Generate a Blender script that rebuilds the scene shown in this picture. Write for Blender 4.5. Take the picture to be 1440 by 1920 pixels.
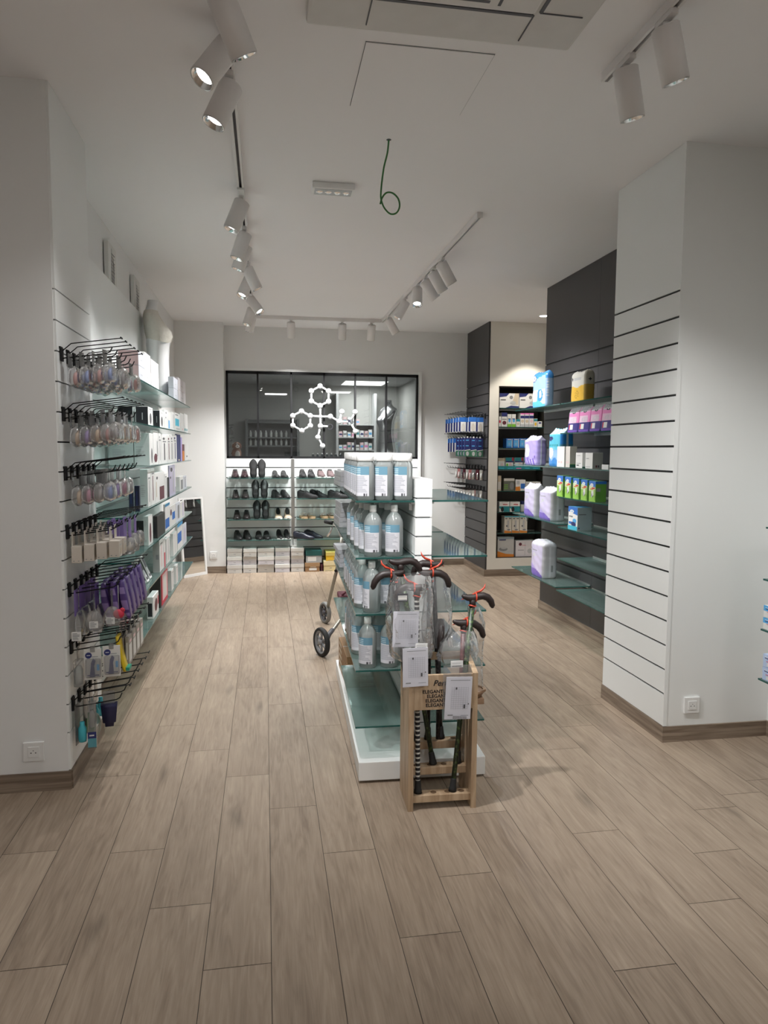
import bpy, bmesh, math, random
from mathutils import Vector, Matrix
rnd = random.Random(7)
PI = math.pi
for _o in list(bpy.data.objects):
    bpy.data.objects.remove(_o)
SC = bpy.context.scene
COL = SC.collection
ZC = 2.987                      # ceiling height

# ------------------------------------------------------------------ camera
FPX, YAW, PITCH, ROLL = 1330.77, 0.165822, 0.0875174, 0.00554737
def cam_axes():
    f = Vector((math.sin(YAW)*math.cos(PITCH), math.cos(YAW)*math.cos(PITCH), -math.sin(PITCH)))
    r0 = Vector((math.cos(YAW), -math.sin(YAW), 0)); u0 = r0.cross(f)
    r = r0*math.cos(ROLL) + u0*math.sin(ROLL)
    return r, r.cross(f), f
CR, CU, CF = cam_axes()
CO = Vector((0, 0, 1.5))
cam_d = bpy.data.cameras.new('camera'); cam = bpy.data.objects.new('camera', cam_d); COL.objects.link(cam)
cam.matrix_world = Matrix(((CR.x, CU.x, -CF.x, CO.x), (CR.y, CU.y, -CF.y, CO.y), (CR.z, CU.z, -CF.z, CO.z), (0, 0, 0, 1)))
cam_d.sensor_fit = 'VERTICAL'; cam_d.sensor_height = 36.0; cam_d.lens = FPX/1920*36.0
cam_d.clip_start = 0.05; cam_d.clip_end = 60
SC.camera = cam
# photo measurements -> metres (a pixel of the photo read on a plane of the room)
def _ray(x, y): return CR*((x-720)/FPX) + CU*(-(y-960)/FPX) + CF
def onX(x, y, c): d = _ray(x, y); return CO + d*(c/d.x)
def onY(x, y, c): d = _ray(x, y); return CO + d*(c/d.y)
def onZ(x, y, c): d = _ray(x, y); return CO + d*((c-1.5)/d.z)
def pix(P):
    v = Vector(P)-CO; w = v.dot(CF)
    return 720+FPX*v.dot(CR)/w, 960-FPX*v.dot(CU)/w
def y_at(px, x, z, lo=2.0, hi=13.0):           # depth at which a point of the line (x, ., z) shows at column px
    flo = pix((x, lo, z))[0]-px
    for _ in range(50):
        m = (lo+hi)/2
        if (pix((x, m, z))[0]-px)*flo > 0: lo = m
        else: hi = m
    return (lo+hi)/2
def x_at(px, y, z): return onY(px, 900, y).x if False else _x_at(px, y, z)
def _x_at(px, y, z):
    lo, hi = -4.0, 5.0
    for _ in range(50):
        m = (lo+hi)/2
        if pix((m, y, z))[0] < px: lo = m
        else: hi = m
    return (lo+hi)/2
def z_at(py, x, y):
    lo, hi = -1.0, 4.0
    for _ in range(50):
        m = (lo+hi)/2
        if pix((x, y, m))[1] > py: lo = m
        else: hi = m
    return (lo+hi)/2

# ------------------------------------------------------------------ world, exposure, room lights
w = bpy.data.worlds.new('world'); SC.world = w; w.use_nodes = True
w.node_tree.nodes['Background'].inputs[0].default_value = (0.8, 0.85, 0.9, 1)
w.node_tree.nodes['Background'].inputs[1].default_value = 0.05
SC.view_settings.view_transform = 'Standard'; SC.view_settings.look = 'None'
SC.view_settings.gamma = 1.0; SC.view_settings.exposure = 0.0; SC.view_settings.use_curve_mapping = False
SPOT_W = 128.0        # power of one track head
PANEL_W = 9.0       # power of one ceiling panel in the front half of the shop
LAMP_C = (1.0, 0.995, 0.985)
def lamp(kind, name, loc, aim, power, size=0.05, angle=70, blend=0.7, col=LAMP_C):
    d = bpy.data.lights.new(name, kind); d.energy = power; d.color = col
    if kind == 'SPOT': d.spot_size = math.radians(angle); d.spot_blend = blend; d.shadow_soft_size = size
    if kind == 'AREA': d.shape = 'RECTANGLE'; d.size = size; d.size_y = angle
    o = bpy.data.objects.new(name, d); COL.objects.link(o); o.location = loc
    o.rotation_euler = (Vector(aim)-Vector(loc)).to_track_quat('-Z', 'Y').to_euler()
    return o

# ------------------------------------------------------------------ materials
MATS = {}
def new_mat(name):
    m = bpy.data.materials.new(name); m.use_nodes = True
    nt = m.node_tree
    for n in list(nt.nodes): nt.nodes.remove(n)
    out = nt.nodes.new('ShaderNodeOutputMaterial')
    return m, nt, out
def N(nt, t, **kw):
    n = nt.nodes.new(t)
    for k, v in kw.items():
        if k.startswith('_'): setattr(n, k[1:], v)
        else: n.inputs[k.replace('__', ' ')].default_value = v
    return n
def mat(name, col, rough=0.5, metal=0.0, var=0.06, nscale=14.0, bump=0.0, coat=0.0, spec=0.5, stretch=None):
    if name in MATS: return MATS[name]
    m, nt, out = new_mat(name)
    b = nt.nodes.new('ShaderNodeBsdfPrincipled')
    tc = nt.nodes.new('ShaderNodeTexCoord'); mp = nt.nodes.new('ShaderNodeMapping')
    if stretch: mp.inputs['Scale'].default_value = stretch
    nt.links.new(tc.outputs['Object'], mp.inputs[0])
    nz = N(nt, 'ShaderNodeTexNoise', Scale=nscale, Detail=4.0); nt.links.new(mp.outputs[0], nz.inputs['Vector'])
    mx = nt.nodes.new('ShaderNodeMix'); mx.data_type = 'RGBA'
    c = Vector(col)
    mx.inputs[6].default_value = (*(c*(1-var)), 1); mx.inputs[7].default_value = (*[min(1, q) for q in c*(1+var)], 1)
    nt.links.new(nz.outputs['Fac'], mx.inputs[0]); nt.links.new(mx.outputs[2], b.inputs['Base Color'])
    b.inputs['Roughness'].default_value = rough; b.inputs['Metallic'].default_value = metal
    b.inputs['Coat Weight'].default_value = coat; b.inputs['Specular IOR Level'].default_value = spec
    if bump:
        bp = N(nt, 'ShaderNodeBump', Strength=bump, Distance=0.01); nt.links.new(nz.outputs['Fac'], bp.inputs['Height'])
        nt.links.new(bp.outputs[0], b.inputs['Normal'])
    nt.links.new(b.outputs[0], out.inputs[0])
    MATS[name] = m; return m
def glass(name, tint, ior=1.5, rough=0.02, refl=1.0, haze=0.0, haze_col=(0.8, 0.85, 0.85), bump=0.0, bscale=40):
    if name in MATS: return MATS[name]
    m, nt, out = new_mat(name)
    tr = N(nt, 'ShaderNodeBsdfTransparent', Color=(*tint, 1)); gl = N(nt, 'ShaderNodeBsdfGlossy', Roughness=rough)
    fr = N(nt, 'ShaderNodeFresnel', IOR=ior)
    mu = N(nt, 'ShaderNodeMath', _operation='MULTIPLY'); mu.inputs[1].default_value = refl; nt.links.new(fr.outputs[0], mu.inputs[0])
    if bump:
        nz = N(nt, 'ShaderNodeTexNoise', Scale=bscale, Detail=3.0, Distortion=1.5)
        tc = nt.nodes.new('ShaderNodeTexCoord'); nt.links.new(tc.outputs['Object'], nz.inputs['Vector'])
        bp = N(nt, 'ShaderNodeBump', Strength=bump, Distance=0.02); nt.links.new(nz.outputs['Fac'], bp.inputs['Height'])
        nt.links.new(bp.outputs[0], gl.inputs['Normal']); nt.links.new(bp.outputs[0], fr.inputs['Normal'])
    base = tr.outputs[0]
    if haze:
        df = N(nt, 'ShaderNodeBsdfDiffuse', Color=(*haze_col, 1)); tl = N(nt, 'ShaderNodeBsdfTranslucent', Color=(*haze_col, 1))
        m2 = N(nt, 'ShaderNodeMixShader'); m2.inputs[0].default_value = 0.45
        nt.links.new(df.outputs[0], m2.inputs[1]); nt.links.new(tl.outputs[0], m2.inputs[2])
        m1 = N(nt, 'ShaderNodeMixShader'); m1.inputs[0].default_value = haze
        nt.links.new(base, m1.inputs[1]); nt.links.new(m2.outputs[0], m1.inputs[2]); base = m1.outputs[0]
    mx = nt.nodes.new('ShaderNodeMixShader')
    nt.links.new(mu.outputs[0], mx.inputs[0]); nt.links.new(base, mx.inputs[1]); nt.links.new(gl.outputs[0], mx.inputs[2])
    nt.links.new(mx.outputs[0], out.inputs[0])
    MATS[name] = m; return m
def emit(name, col, strength):
    if name in MATS: return MATS[name]
    m, nt, out = new_mat(name); e = N(nt, 'ShaderNodeEmission', Color=(*col, 1), Strength=strength)
    nt.links.new(e.outputs[0], out.inputs[0]); MATS[name] = m; return m
def wood(name, c1, c2, scale=(6, 60, 60), rough=0.55):
    if name in MATS: return MATS[name]
    m, nt, out = new_mat(name); b = nt.nodes.new('ShaderNodeBsdfPrincipled')
    tc = nt.nodes.new('ShaderNodeTexCoord'); mp = N(nt, 'ShaderNodeMapping', Scale=scale)
    nt.links.new(tc.outputs['Object'], mp.inputs[0])
    nz = N(nt, 'ShaderNodeTexNoise', Scale=1.0, Detail=6.0, Distortion=0.6); nt.links.new(mp.outputs[0], nz.inputs['Vector'])
    cr = nt.nodes.new('ShaderNodeValToRGB'); cr.color_ramp.elements[0].position = 0.35; cr.color_ramp.elements[1].position = 0.68
    cr.color_ramp.elements[0].color = (*c1, 1); cr.color_ramp.elements[1].color = (*c2, 1)
    nt.links.new(nz.outputs['Fac'], cr.inputs[0]); nt.links.new(cr.outputs[0], b.inputs['Base Color'])
    b.inputs['Roughness'].default_value = rough; nt.links.new(b.outputs[0], out.inputs[0])
    MATS[name] = m; return m

WALL = mat('wall paint', (0.80, 0.80, 0.79), 0.62, var=0.02, nscale=3, bump=0.02)
CEIL = mat('ceiling paint', (0.85, 0.83, 0.835), 0.8, var=0.015, nscale=2)
LAM = mat('white laminate', (0.82, 0.83, 0.82), 0.38, var=0.015, nscale=4)
LAM2 = mat('warm white laminate', (0.78, 0.75, 0.68), 0.45, var=0.02, nscale=4)
GROOVE = mat('groove insert black', (0.012, 0.012, 0.012), 0.6)
GROOVEG = mat('groove grey', (0.25, 0.25, 0.25), 0.6)
DARK = mat('charcoal laminate', (0.048, 0.046, 0.048), 0.42, var=0.08, nscale=5)
BROWN = mat('dark brown laminate', (0.055, 0.045, 0.038), 0.5, var=0.1)
BLACK = mat('black metal', (0.010, 0.010, 0.011), 0.6, spec=0.25)
WPLAS = mat('white plastic', (0.8, 0.8, 0.79), 0.4, var=0.02)
WHEAD = mat('white lamp enamel', (0.78, 0.755, 0.745), 0.45, var=0.02)
CHROME = mat('chrome', (0.8, 0.8, 0.8), 0.12, 1.0, var=0.02)
ALU = mat('aluminium', (0.62, 0.62, 0.61), 0.35, 1.0, var=0.04)
SHELFG = glass('shelf glass', (0.91, 0.975, 0.962), 1.50, 0.04, 0.85, haze=0.22, haze_col=(0.52, 0.76, 0.72))
EDGEG = glass('shelf glass edge', (0.10, 0.34, 0.30), 1.5, 0.1, 1.0, haze=0.55, haze_col=(0.05, 0.20, 0.18))
PANE = glass('window glass', (0.62, 0.64, 0.64), 1.55, 0.005, 1.6)
CLEAR = glass('clear plastic', (0.96, 0.96, 0.96), 1.40, 0.18, 0.9, haze=0.26, haze_col=(0.80, 0.80, 0.80), bump=0.2, bscale=60)
SLEEVE = glass('clear sleeve', (0.96, 0.96, 0.96), 1.33, 0.2, 0.9, haze=0.17, haze_col=(0.88, 0.88, 0.90), bump=0.45, bscale=18)
GEL = glass('clear gel bottle', (0.93, 0.96, 0.96), 1.45, 0.12, 1.1, haze=0.38, haze_col=(0.92, 0.97, 0.965))
MIRROR = mat('mirror', (0.85, 0.86, 0.86), 0.02, 1.0, var=0.0)
LED = emit('led disc', (1.0, 0.97, 0.92), 14.0)
PANELE = emit('led panel', (1.0, 0.98, 0.95), 9.0)

def P(name, c, r=0.5, **k): return mat(name, c, r, **k)
WHITE = P('carton white', (0.80, 0.80, 0.79), 0.45, var=0.02)
OFFW = P('carton off white', (0.70, 0.69, 0.66), 0.5, var=0.03)
GREYL = P('print light grey', (0.50, 0.51, 0.52)); GREYM = P('print mid grey', (0.25, 0.26, 0.27)); GREYD = P('print dark grey', (0.08, 0.08, 0.09))
INK = P('print black', (0.015, 0.015, 0.02)); NAVY = P('print navy', (0.022, 0.03, 0.15)); BLUE = P('print blue', (0.03, 0.16, 0.55))
SKY = P('print sky blue', (0.10, 0.42, 0.80)); CYAN = P('print cyan', (0.05, 0.45, 0.62)); TEAL = P('print teal', (0.02, 0.26, 0.30))
PURPLE = P('print purple', (0.16, 0.07, 0.42)); LAV = P('print lavender', (0.48, 0.40, 0.78)); PINK = P('print pink', (0.75, 0.20, 0.50))
PALEP = P('print pale pink', (0.78, 0.55, 0.56)); RED = P('print red', (0.62, 0.03, 0.07)); ORANGE = P('print orange', (0.72, 0.24, 0.03))
YEL = P('print yellow', (0.80, 0.50, 0.03)); GREEN = P('print green', (0.22, 0.55, 0.05)); DGREEN = P('print dark green', (0.02, 0.14, 0.10))
MAROON = P('print maroon', (0.12, 0.025, 0.04)); BEIGE = P('print beige', (0.62, 0.53, 0.40)); KRAFT = P('kraft card', (0.30, 0.17, 0.08), 0.7, var=0.12)
VIOL = P('print violet', (0.07, 0.03, 0.20)); LILAC = P('film lilac white', (0.58, 0.54, 0.72), 0.3); MILK = P('film milky white', (0.66, 0.66, 0.71), 0.22)
# ------------------------------------------------------------------ mesh building
class MB:
    """collects vertices and faces; build() links them as ONE mesh object"""
    def __init__(s): s.v = []; s.f = []; s.m = []; s.sm = []
    def add(s, vs, fs, m=0, smooth=False):
        o = len(s.v); s.v += [tuple(v) for v in vs]
        for f in fs: s.f.append([o+i for i in f]); s.m.append(m); s.sm.append(smooth)
        return s
    def box(s, x0, x1, y0, y1, z0, z1, m=0, T=None, mats=None):
        vs = [Vector(p) for p in ((x0,y0,z0),(x1,y0,z0),(x1,y1,z0),(x0,y1,z0),(x0,y0,z1),(x1,y0,z1),(x1,y1,z1),(x0,y1,z1))]
        if T: vs = [T @ v for v in vs]
        fs = [(3,2,1,0),(4,5,6,7),(0,1,5,4),(2,3,7,6),(3,0,4,7),(1,2,6,5)]   # -z +z -y +y -x +x
        if mats:
            for f, q in zip(fs, mats): s.add(vs, [f], q)
        else: s.add(vs, fs, m)
        return s
    def rbox(s, x0, x1, y0, y1, z0, z1, b=0.004, m=0, T=None):      # box with eased edges
        bm = bmesh.new(); bmesh.ops.create_cube(bm, size=1.0)
        for v in bm.verts: v.co = ((x0+x1)/2+v.co.x*(x1-x0), (y0+y1)/2+v.co.y*(y1-y0), (z0+z1)/2+v.co.z*(z1-z0))
        bmesh.ops.bevel(bm, geom=list(bm.edges), offset=b, segments=2, affect='EDGES', profile=0.6)
        bm.verts.index_update()
        vs = [(T @ v.co) if T else v.co.copy() for v in bm.verts]
        s.add(vs, [[v.index for v in f.verts] for f in bm.faces], m, False); bm.free(); return s
    def ring_loft(s, rings, m=0, smooth=True, cap0=True, cap1=True, closed=True, mf=None):
        n = len(rings[0]); vs = [p for r in rings for p in r]; o = len(s.v); s.v += [tuple(p) for p in vs]
        for i in range(len(rings)-1):
            for j in range(n if closed else n-1):
                k = (j+1) % n
                s.f.append([o+i*n+j, o+i*n+k, o+(i+1)*n+k, o+(i+1)*n+j]); s.m.append(mf(i, j) if mf else m); s.sm.append(smooth)
        if cap0: s.f.append([o+j for j in range(n)][::-1]); s.m.append(m); s.sm.append(False)
        if cap1: s.f.append([o+(len(rings)-1)*n+j for j in range(n)]); s.m.append(m); s.sm.append(False)
        return s
    def tube(s, pts, r, seg=8, m=0, cap=True):
        pts = [Vector(p) for p in pts]; rs = r if isinstance(r, (list, tuple)) else [r]*len(pts)
        rings = []; up = None
        for i, p in enumerate(pts):
            a = pts[max(i-1, 0)]; b = pts[min(i+1, len(pts)-1)]; d = (b-a)
            d = d.normalized() if d.length > 1e-9 else Vector((0, 0, 1))
            if up is None:
                up = Vector((0, 0, 1)) if abs(d.z) < 0.9 else Vector((1, 0, 0))
            u = (up - d*up.dot(d)); u = u.normalized() if u.length > 1e-6 else d.orthogonal().normalized(); up = u
            w_ = d.cross(u)
            rings.append([p + u*(rs[i]*math.cos(2*PI*k/seg)) + w_*(rs[i]*math.sin(2*PI*k/seg)) for k in range(seg)])
        return s.ring_loft(rings, m, True, cap, cap)
    def lathe(s, prof, seg=20, m=0, T=None, sx=1.0, sy=1.0, cap=True, sq=0.0, mf=None):
        rings = []
        for r, z in prof:
            ring = []
            for k in range(seg):
                a = 2*PI*k/seg; c, q = math.cos(a), math.sin(a)
                if sq:                                   # squarish cross-section
                    e = 1/((abs(c)**(2+sq*6)+abs(q)**(2+sq*6))**(1/(2+sq*6))); c *= e; q *= e
                v = Vector((r*c*sx, r*q*sy, z)); ring.append(T @ v if T else v)
            rings.append(ring)
        return s.ring_loft(rings, m, True, cap, cap, True, mf)
    def sphere(s, c, r, m=0, seg=14, rings=9, sc=(1, 1, 1), T=None):
        prof = [(max(1e-4, r*math.sin(PI*i/rings)), -r*math.cos(PI*i/rings)) for i in range(rings+1)]
        Tm = Matrix.Translation(Vector(c)) @ Matrix.Diagonal((*sc, 1))
        return s.lathe(prof, seg, m, (T @ Tm) if T else Tm)
    def quad(s, a, b, c, d, m=0): return s.add([a, b, c, d], [(0, 1, 2, 3)], m)
    def disc(s, c, u, v, m=0, n=18):
        c = Vector(c); u = Vector(u); v = Vector(v)
        return s.add([c+u*math.cos(2*PI*k/n)+v*math.sin(2*PI*k/n) for k in range(n)], [list(range(n))], m)
    def build(s, name, mats, parent=None, origin=None, loc=None):
        me = bpy.data.meshes.new(name)
        vs = s.v
        if origin is not None:
            o_ = Vector(origin); vs = [tuple(Vector(v)-o_) for v in s.v]
        me.from_pydata(vs, [], s.f)
        mats = mats if isinstance(mats, (list, tuple)) else [mats]
        for m_ in mats: me.materials.append(m_)
        me.polygons.foreach_set('material_index', s.m); me.polygons.foreach_set('use_smooth', s.sm); me.update()
        o = bpy.data.objects.new(name, me); COL.objects.link(o)
        if parent: o.parent = parent
        if loc is not None: o.location = loc
        elif origin is not None: o.location = origin
        return o
USED = {}
def tag(o, label, cat, group=None):
    o['label'] = label; o['category'] = cat
    if group: o['group'] = group
    USED.setdefault(label, []).append(o)
    return o
def thing(name, label, cat, loc=(0, 0, 0), rz=0.0, group=None, rot=None):
    o = bpy.data.objects.new(name, None); COL.objects.link(o); o.location = loc; o.empty_display_size = 0.05
    o.rotation_euler = rot if rot else (0, 0, rz)
    return tag(o, label, cat, group)
def struct(name, mb, mats, origin=None):
    o = mb.build(name, mats, origin=origin); o['kind'] = 'structure'; return o
def dup(root, label, loc, rz=None, group=None, rot=None):
    r = root.copy(); COL.objects.link(r); r.location = loc
    if rz is not None: r.rotation_euler = (0, 0, rz)
    if rot is not None: r.rotation_euler = rot
    tag(r, label, root['category'], group or root.get('group'))
    for ch in list(root.children):
        c = ch.copy(); COL.objects.link(c); c.parent = r
        for g in list(ch.children):
            d = g.copy(); COL.objects.link(d); d.parent = c
    return r
def lettering(text, size, T, m, parent, name='lettering', extrude=0.0006, italic=False, align='CENTER', bold=0.0):
    cu = bpy.data.curves.new('t', 'FONT'); cu.body = text; cu.size = size; cu.extrude = extrude; cu.align_x = align
    if italic: cu.shear = 0.3
    cu.offset = bold
    t = bpy.data.objects.new('t', cu); COL.objects.link(t)
    dg = bpy.context.evaluated_depsgraph_get(); me = bpy.data.meshes.new_from_object(t.evaluated_get(dg))
    bpy.data.objects.remove(t); me.transform(T); me.materials.clear(); me.materials.append(m)
    o = bpy.data.objects.new(name, me); COL.objects.link(o)
    if parent: o.parent = parent
    return o
ORD = ['first', 'second', 'third', 'fourth', 'fifth', 'sixth', 'seventh', 'eighth', 'ninth', 'tenth', 'eleventh', 'twelfth']

# ------------------------------------------------------------------ product cartons and soft packs
class Mats(list):
    def i(s, m):
        if m not in s: s.append(m)
        return s.index(m)
def face_frame(face, x0, x1, y0, y1, z0, z1):
    if face == '-y': return Vector((x0, y0, z0)), Vector((x1-x0, 0, 0)), Vector((0, 0, z1-z0)), Vector((0, -1, 0))
    if face == '+x': return Vector((x1, y0, z0)), Vector((0, y1-y0, 0)), Vector((0, 0, z1-z0)), Vector((1, 0, 0))
    if face == '-x': return Vector((x0, y1, z0)), Vector((0, y0-y1, 0)), Vector((0, 0, z1-z0)), Vector((-1, 0, 0))
    if face == '+z': return Vector((x0, y0, z1)), Vector((x1-x0, 0, 0)), Vector((0, y1-y0, 0)), Vector((0, 0, 1))
def draw(mb, ms, face, dims, art):
    o, u, v, n = face_frame(face, *dims)
    for k, a in enumerate(art):
        off = n*(0.0006+0.0003*k)
        if a[0] == 'r':
            _, u0, v0, u1, v1, m = a
            mb.quad(o+u*u0+v*v0+off, o+u*u1+v*v0+off, o+u*u1+v*v1+off, o+u*u0+v*v1+off, ms.i(m))
        elif a[0] == 'o':
            _, cu, cv, ru, rv, m = a; mb.disc(o+u*cu+v*cv+off, u*ru, v*rv, ms.i(m))
        elif a[0] == 'p':
            _, pts, m = a; mb.add([o+u*p[0]+v*p[1]+off for p in pts], [list(range(len(pts)))], ms.i(m))
def textbars(u0, u1, vtop, n, dv, m, h=0.45, seed=1):
    r = random.Random(seed); return [('r', u0, vtop-dv*(k+h), u0+(u1-u0)*r.uniform(0.55, 1.0), vtop-dv*k, m) for k in range(n)]
def carton(name, label, cat, x0, x1, y0, y1, z0, z1, arts, base=None, group=None, sides=None, rz=0.0, tilt=0.0):
    """printed carton; arts = {face: [shapes]}; sides = {face: material}"""
    cx, cy = (x0+x1)/2, (y0+y1)/2; d = (x0-cx, x1-cx, y0-cy, y1-cy, 0.0, z1-z0)
    mb = MB(); ms = Mats(); ms.i(base or WHITE)
    mb.rbox(*d, b=min(0.0025, (x1-x0)*0.08, (y1-y0)*0.08), m=0)
    for f, m_ in (sides or {}).items(): draw(mb, ms, f, d, [('r', 0.01, 0.01, 0.99, 0.99, m_)])
    for f, a in arts.items():
        dd = d
        if f in (sides or {}): dd = (d[0]-0.0004, d[1]+0.0004, d[2]-0.0004, d[3]+0.0004, d[4], d[5])
        draw(mb, ms, f, dd, a)
    # flap seam on the lid
    draw(mb, ms, '+z', d, [('r', 0.02, 0.49, 0.98, 0.51, GREYL)])
    o = mb.build(name, list(ms)); o.location = (cx, cy, z0); o.rotation_euler = (tilt, 0, rz)
    return tag(o, label, cat, group)
def soft_pack(name, label, cat, cx, cy, z0, w, d, h, art, side, base, face='-x', top='fin', group=None, rz=0.0, lean=0.0, n=30, film=None, puff=0.06, seed=3):
    """plump film-wrapped pack: w wide (front face), d deep; art(u,v)/side(u,v) give a material per point"""
    r = random.Random(seed); ms = Mats(); ms.i(base); mb = MB()
    nv = 34; nw = n; nd = max(6, int(n*d/w)); rings = []; ru = []
    per = [('f', k/nw) for k in range(nw)] + [('s', k/nd) for k in range(nd)] + [('b', k/nw) for k in range(nw)] + [('t', k/nd) for k in range(nd)]
    ph = [r.uniform(0, 6.28) for _ in range(6)]
    for i in range(nv+1):
        v = i/nv; sq = 1.0
        e = min(1.0, v/0.07); sq *= 0.90+0.10*math.sin(e*PI/2)
        dz = 1.0
        if v > 0.86:
            q = (v-0.86)/0.14
            dz = max(0.06, 1-q**0.8) if top == 'fin' else math.sqrt(max(0.02, 1-(q*0.97)**2))
            if top == 'round': sq *= 0.82+0.18*math.sqrt(max(0, 1-q*q))
        ring = []
        for s_, t in per:
            if s_ == 'f': x, y = -0.5+t, -0.5
            elif s_ == 's': x, y = 0.5, -0.5+t
            elif s_ == 'b': x, y = 0.5-t, 0.5
            else: x, y = -0.5, 0.5-t
            # round the corners and puff the faces
            L = 2.0*max(abs(x), abs(y)); pw = 5.0
            k_ = L/max(1e-6, (abs(2*x)**pw+abs(2*y)**pw)**(1/pw)); x *= k_; y *= k_
            bul = 1+puff*math.sin(PI*v)*(1-abs(2*x)**2 if abs(y) > 0.4 else 0)
            cr = 0.006*math.sin(9*v+5*x+ph[0])+0.004*math.sin(23*v*(1+x)+ph[1])+0.004*math.sin(17*x+7*v+ph[2])
            zz = v*h+((0.005*math.sin(7*x+ph[3])+0.004*math.sin(31*x+ph[4]))*(v-0.90)/0.10 if v > 0.90 else 0)
            ring.append(Vector((x*w*sq*(1+cr), y*d*sq*bul*dz*(1+cr*3), zz)))
        rings.append(ring)
    def mf(i, j):
        v = (i+0.5)/nv; s_, t = per[j]; t += 0.5/(nw if s_ in 'fb' else nd)
        m_ = art(t, v) if s_ in 'fb' else side(t, v)
        return ms.i(m_) if m_ is not None else 0
    mb.ring_loft(rings, 0, True, True, True, True, mf)
    o = mb.build(name, list(ms)); o.location = (cx, cy, z0)
    base_rz = {'-y': 0, '-x': -PI/2, '+x': PI/2}[face]
    o.rotation_euler = (lean, 0, base_rz+rz) if not lean else (Matrix.Rotation(base_rz+rz, 3, 'Z') @ Matrix.Rotation(lean, 3, 'X')).to_euler()
    return tag(o, label, cat, group)
def ell(u, v, cu, cv, ru, rv): return ((u-cu)/ru)**2+((v-cv)/rv)**2 < 1
# ------------------------------------------------------------------ setting: floor, ceiling, walls
def floor_material():
    m, nt, out = new_mat('oak plank floor'); b = nt.nodes.new('ShaderNodeBsdfPrincipled')
    uv = N(nt, 'ShaderNodeUVMap', _uv_map='plank'); at = N(nt, 'ShaderNodeAttribute', _attribute_name='tone')
    sep = nt.nodes.new('ShaderNodeSeparateColor'); nt.links.new(at.outputs['Color'], sep.inputs[0])
    def noise(sc, det, dist, w_, rgh=0.5):
        mp = N(nt, 'ShaderNodeMapping', Scale=sc); nt.links.new(uv.outputs[0], mp.inputs[0])
        nz = N(nt, 'ShaderNodeTexNoise', _noise_dimensions='4D', Scale=1.0, Detail=det, Distortion=dist, Roughness=rgh)
        nt.links.new(mp.outputs[0], nz.inputs['Vector'])
        mu = N(nt, 'ShaderNodeMath', _operation='MULTIPLY'); mu.inputs[1].default_value = w_
        nt.links.new(sep.outputs[1], mu.inputs[0]); nt.links.new(mu.outputs[0], nz.inputs['W'])
        return nz.outputs['Fac']
    fine = noise((230, 5.0, 1), 4, 0.3, 90, 0.6); mid = noise((30, 2.6, 1), 5, 2.6, 50); big = noise((7, 1.3, 1), 3, 1.4, 30)
    cr = nt.nodes.new('ShaderNodeValToRGB'); e = cr.color_ramp.elements
    e[0].position = 0.30; e[0].color = (0.185, 0.134, 0.096, 1); e[1].position = 0.72; e[1].color = (0.445, 0.355, 0.270, 1)
    q = e.new(0.5); q.color = (0.325, 0.250, 0.186, 1)
    def mix(a, wa, c, wc):
        x = N(nt, 'ShaderNodeMath', _operation='MULTIPLY'); x.inputs[1].default_value = wa; nt.links.new(a, x.inputs[0])
        y = N(nt, 'ShaderNodeMath', _operation='MULTIPLY_ADD'); y.inputs[1].default_value = wc; nt.links.new(c, y.inputs[0]); nt.links.new(x.outputs[0], y.inputs[2])
        return y.outputs[0]
    f = mix(mid, 0.42, fine, 0.22); f = mix(big, 0.36, f, 1.0)
    tn = N(nt, 'ShaderNodeMath', _operation='MULTIPLY_ADD'); tn.inputs[1].default_value = 0.09; nt.links.new(sep.outputs[0], tn.inputs[0])
    sh = N(nt, 'ShaderNodeMath', _operation='SUBTRACT'); sh.inputs[1].default_value = 0.045; nt.links.new(f, sh.inputs[0]); nt.links.new(sh.outputs[0], tn.inputs[2])
    # knots
    kmp = N(nt, 'ShaderNodeMapping', Scale=(4.2, 1.0, 1)); nt.links.new(uv.outputs[0], kmp.inputs[0])
    kd = N(nt, 'ShaderNodeTexNoise', Scale=3.0, Detail=2.0); nt.links.new(kmp.outputs[0], kd.inputs['Vector'])
    ka = N(nt, 'ShaderNodeVectorMath', _operation='MULTIPLY_ADD'); ka.inputs[1].default_value = (0.35, 0.35, 0.35)
    nt.links.new(kd.outputs['Color'], ka.inputs[0]); nt.links.new(kmp.outputs[0], ka.inputs[2])
    vo = N(nt, 'ShaderNodeTexVoronoi', Scale=1.15); nt.links.new(ka.outputs[0], vo.inputs['Vector'])
    kr = nt.nodes.new('ShaderNodeValToRGB'); kr.color_ramp.elements[0].position = 0.015; kr.color_ramp.elements[0].color = (0.45, 0.45, 0.45, 1)
    kr.color_ramp.elements[1].position = 0.16; kr.color_ramp.elements[1].color = (1, 1, 1, 1); nt.links.new(vo.outputs['Distance'], kr.inputs[0])
    nt.links.new(tn.outputs[0], cr.inputs[0])
    mx = N(nt, 'ShaderNodeMix', _data_type='RGBA', _blend_type='MULTIPLY'); mx.inputs[0].default_value = 0.75
    nt.links.new(cr.outputs[0], mx.inputs[6]); nt.links.new(kr.outputs[0], mx.inputs[7]); nt.links.new(mx.outputs[2], b.inputs['Base Color'])
    b.inputs['Roughness'].default_value = 0.42; b.inputs['Specular IOR Level'].default_value = 0.45
    bp = N(nt, 'ShaderNodeBump', Strength=0.12, Distance=0.003); nt.links.new(fine, bp.inputs['Height']); nt.links.new(bp.outputs[0], b.inputs['Normal'])
    nt.links.new(b.outputs[0], out.inputs[0]); return m
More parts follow.
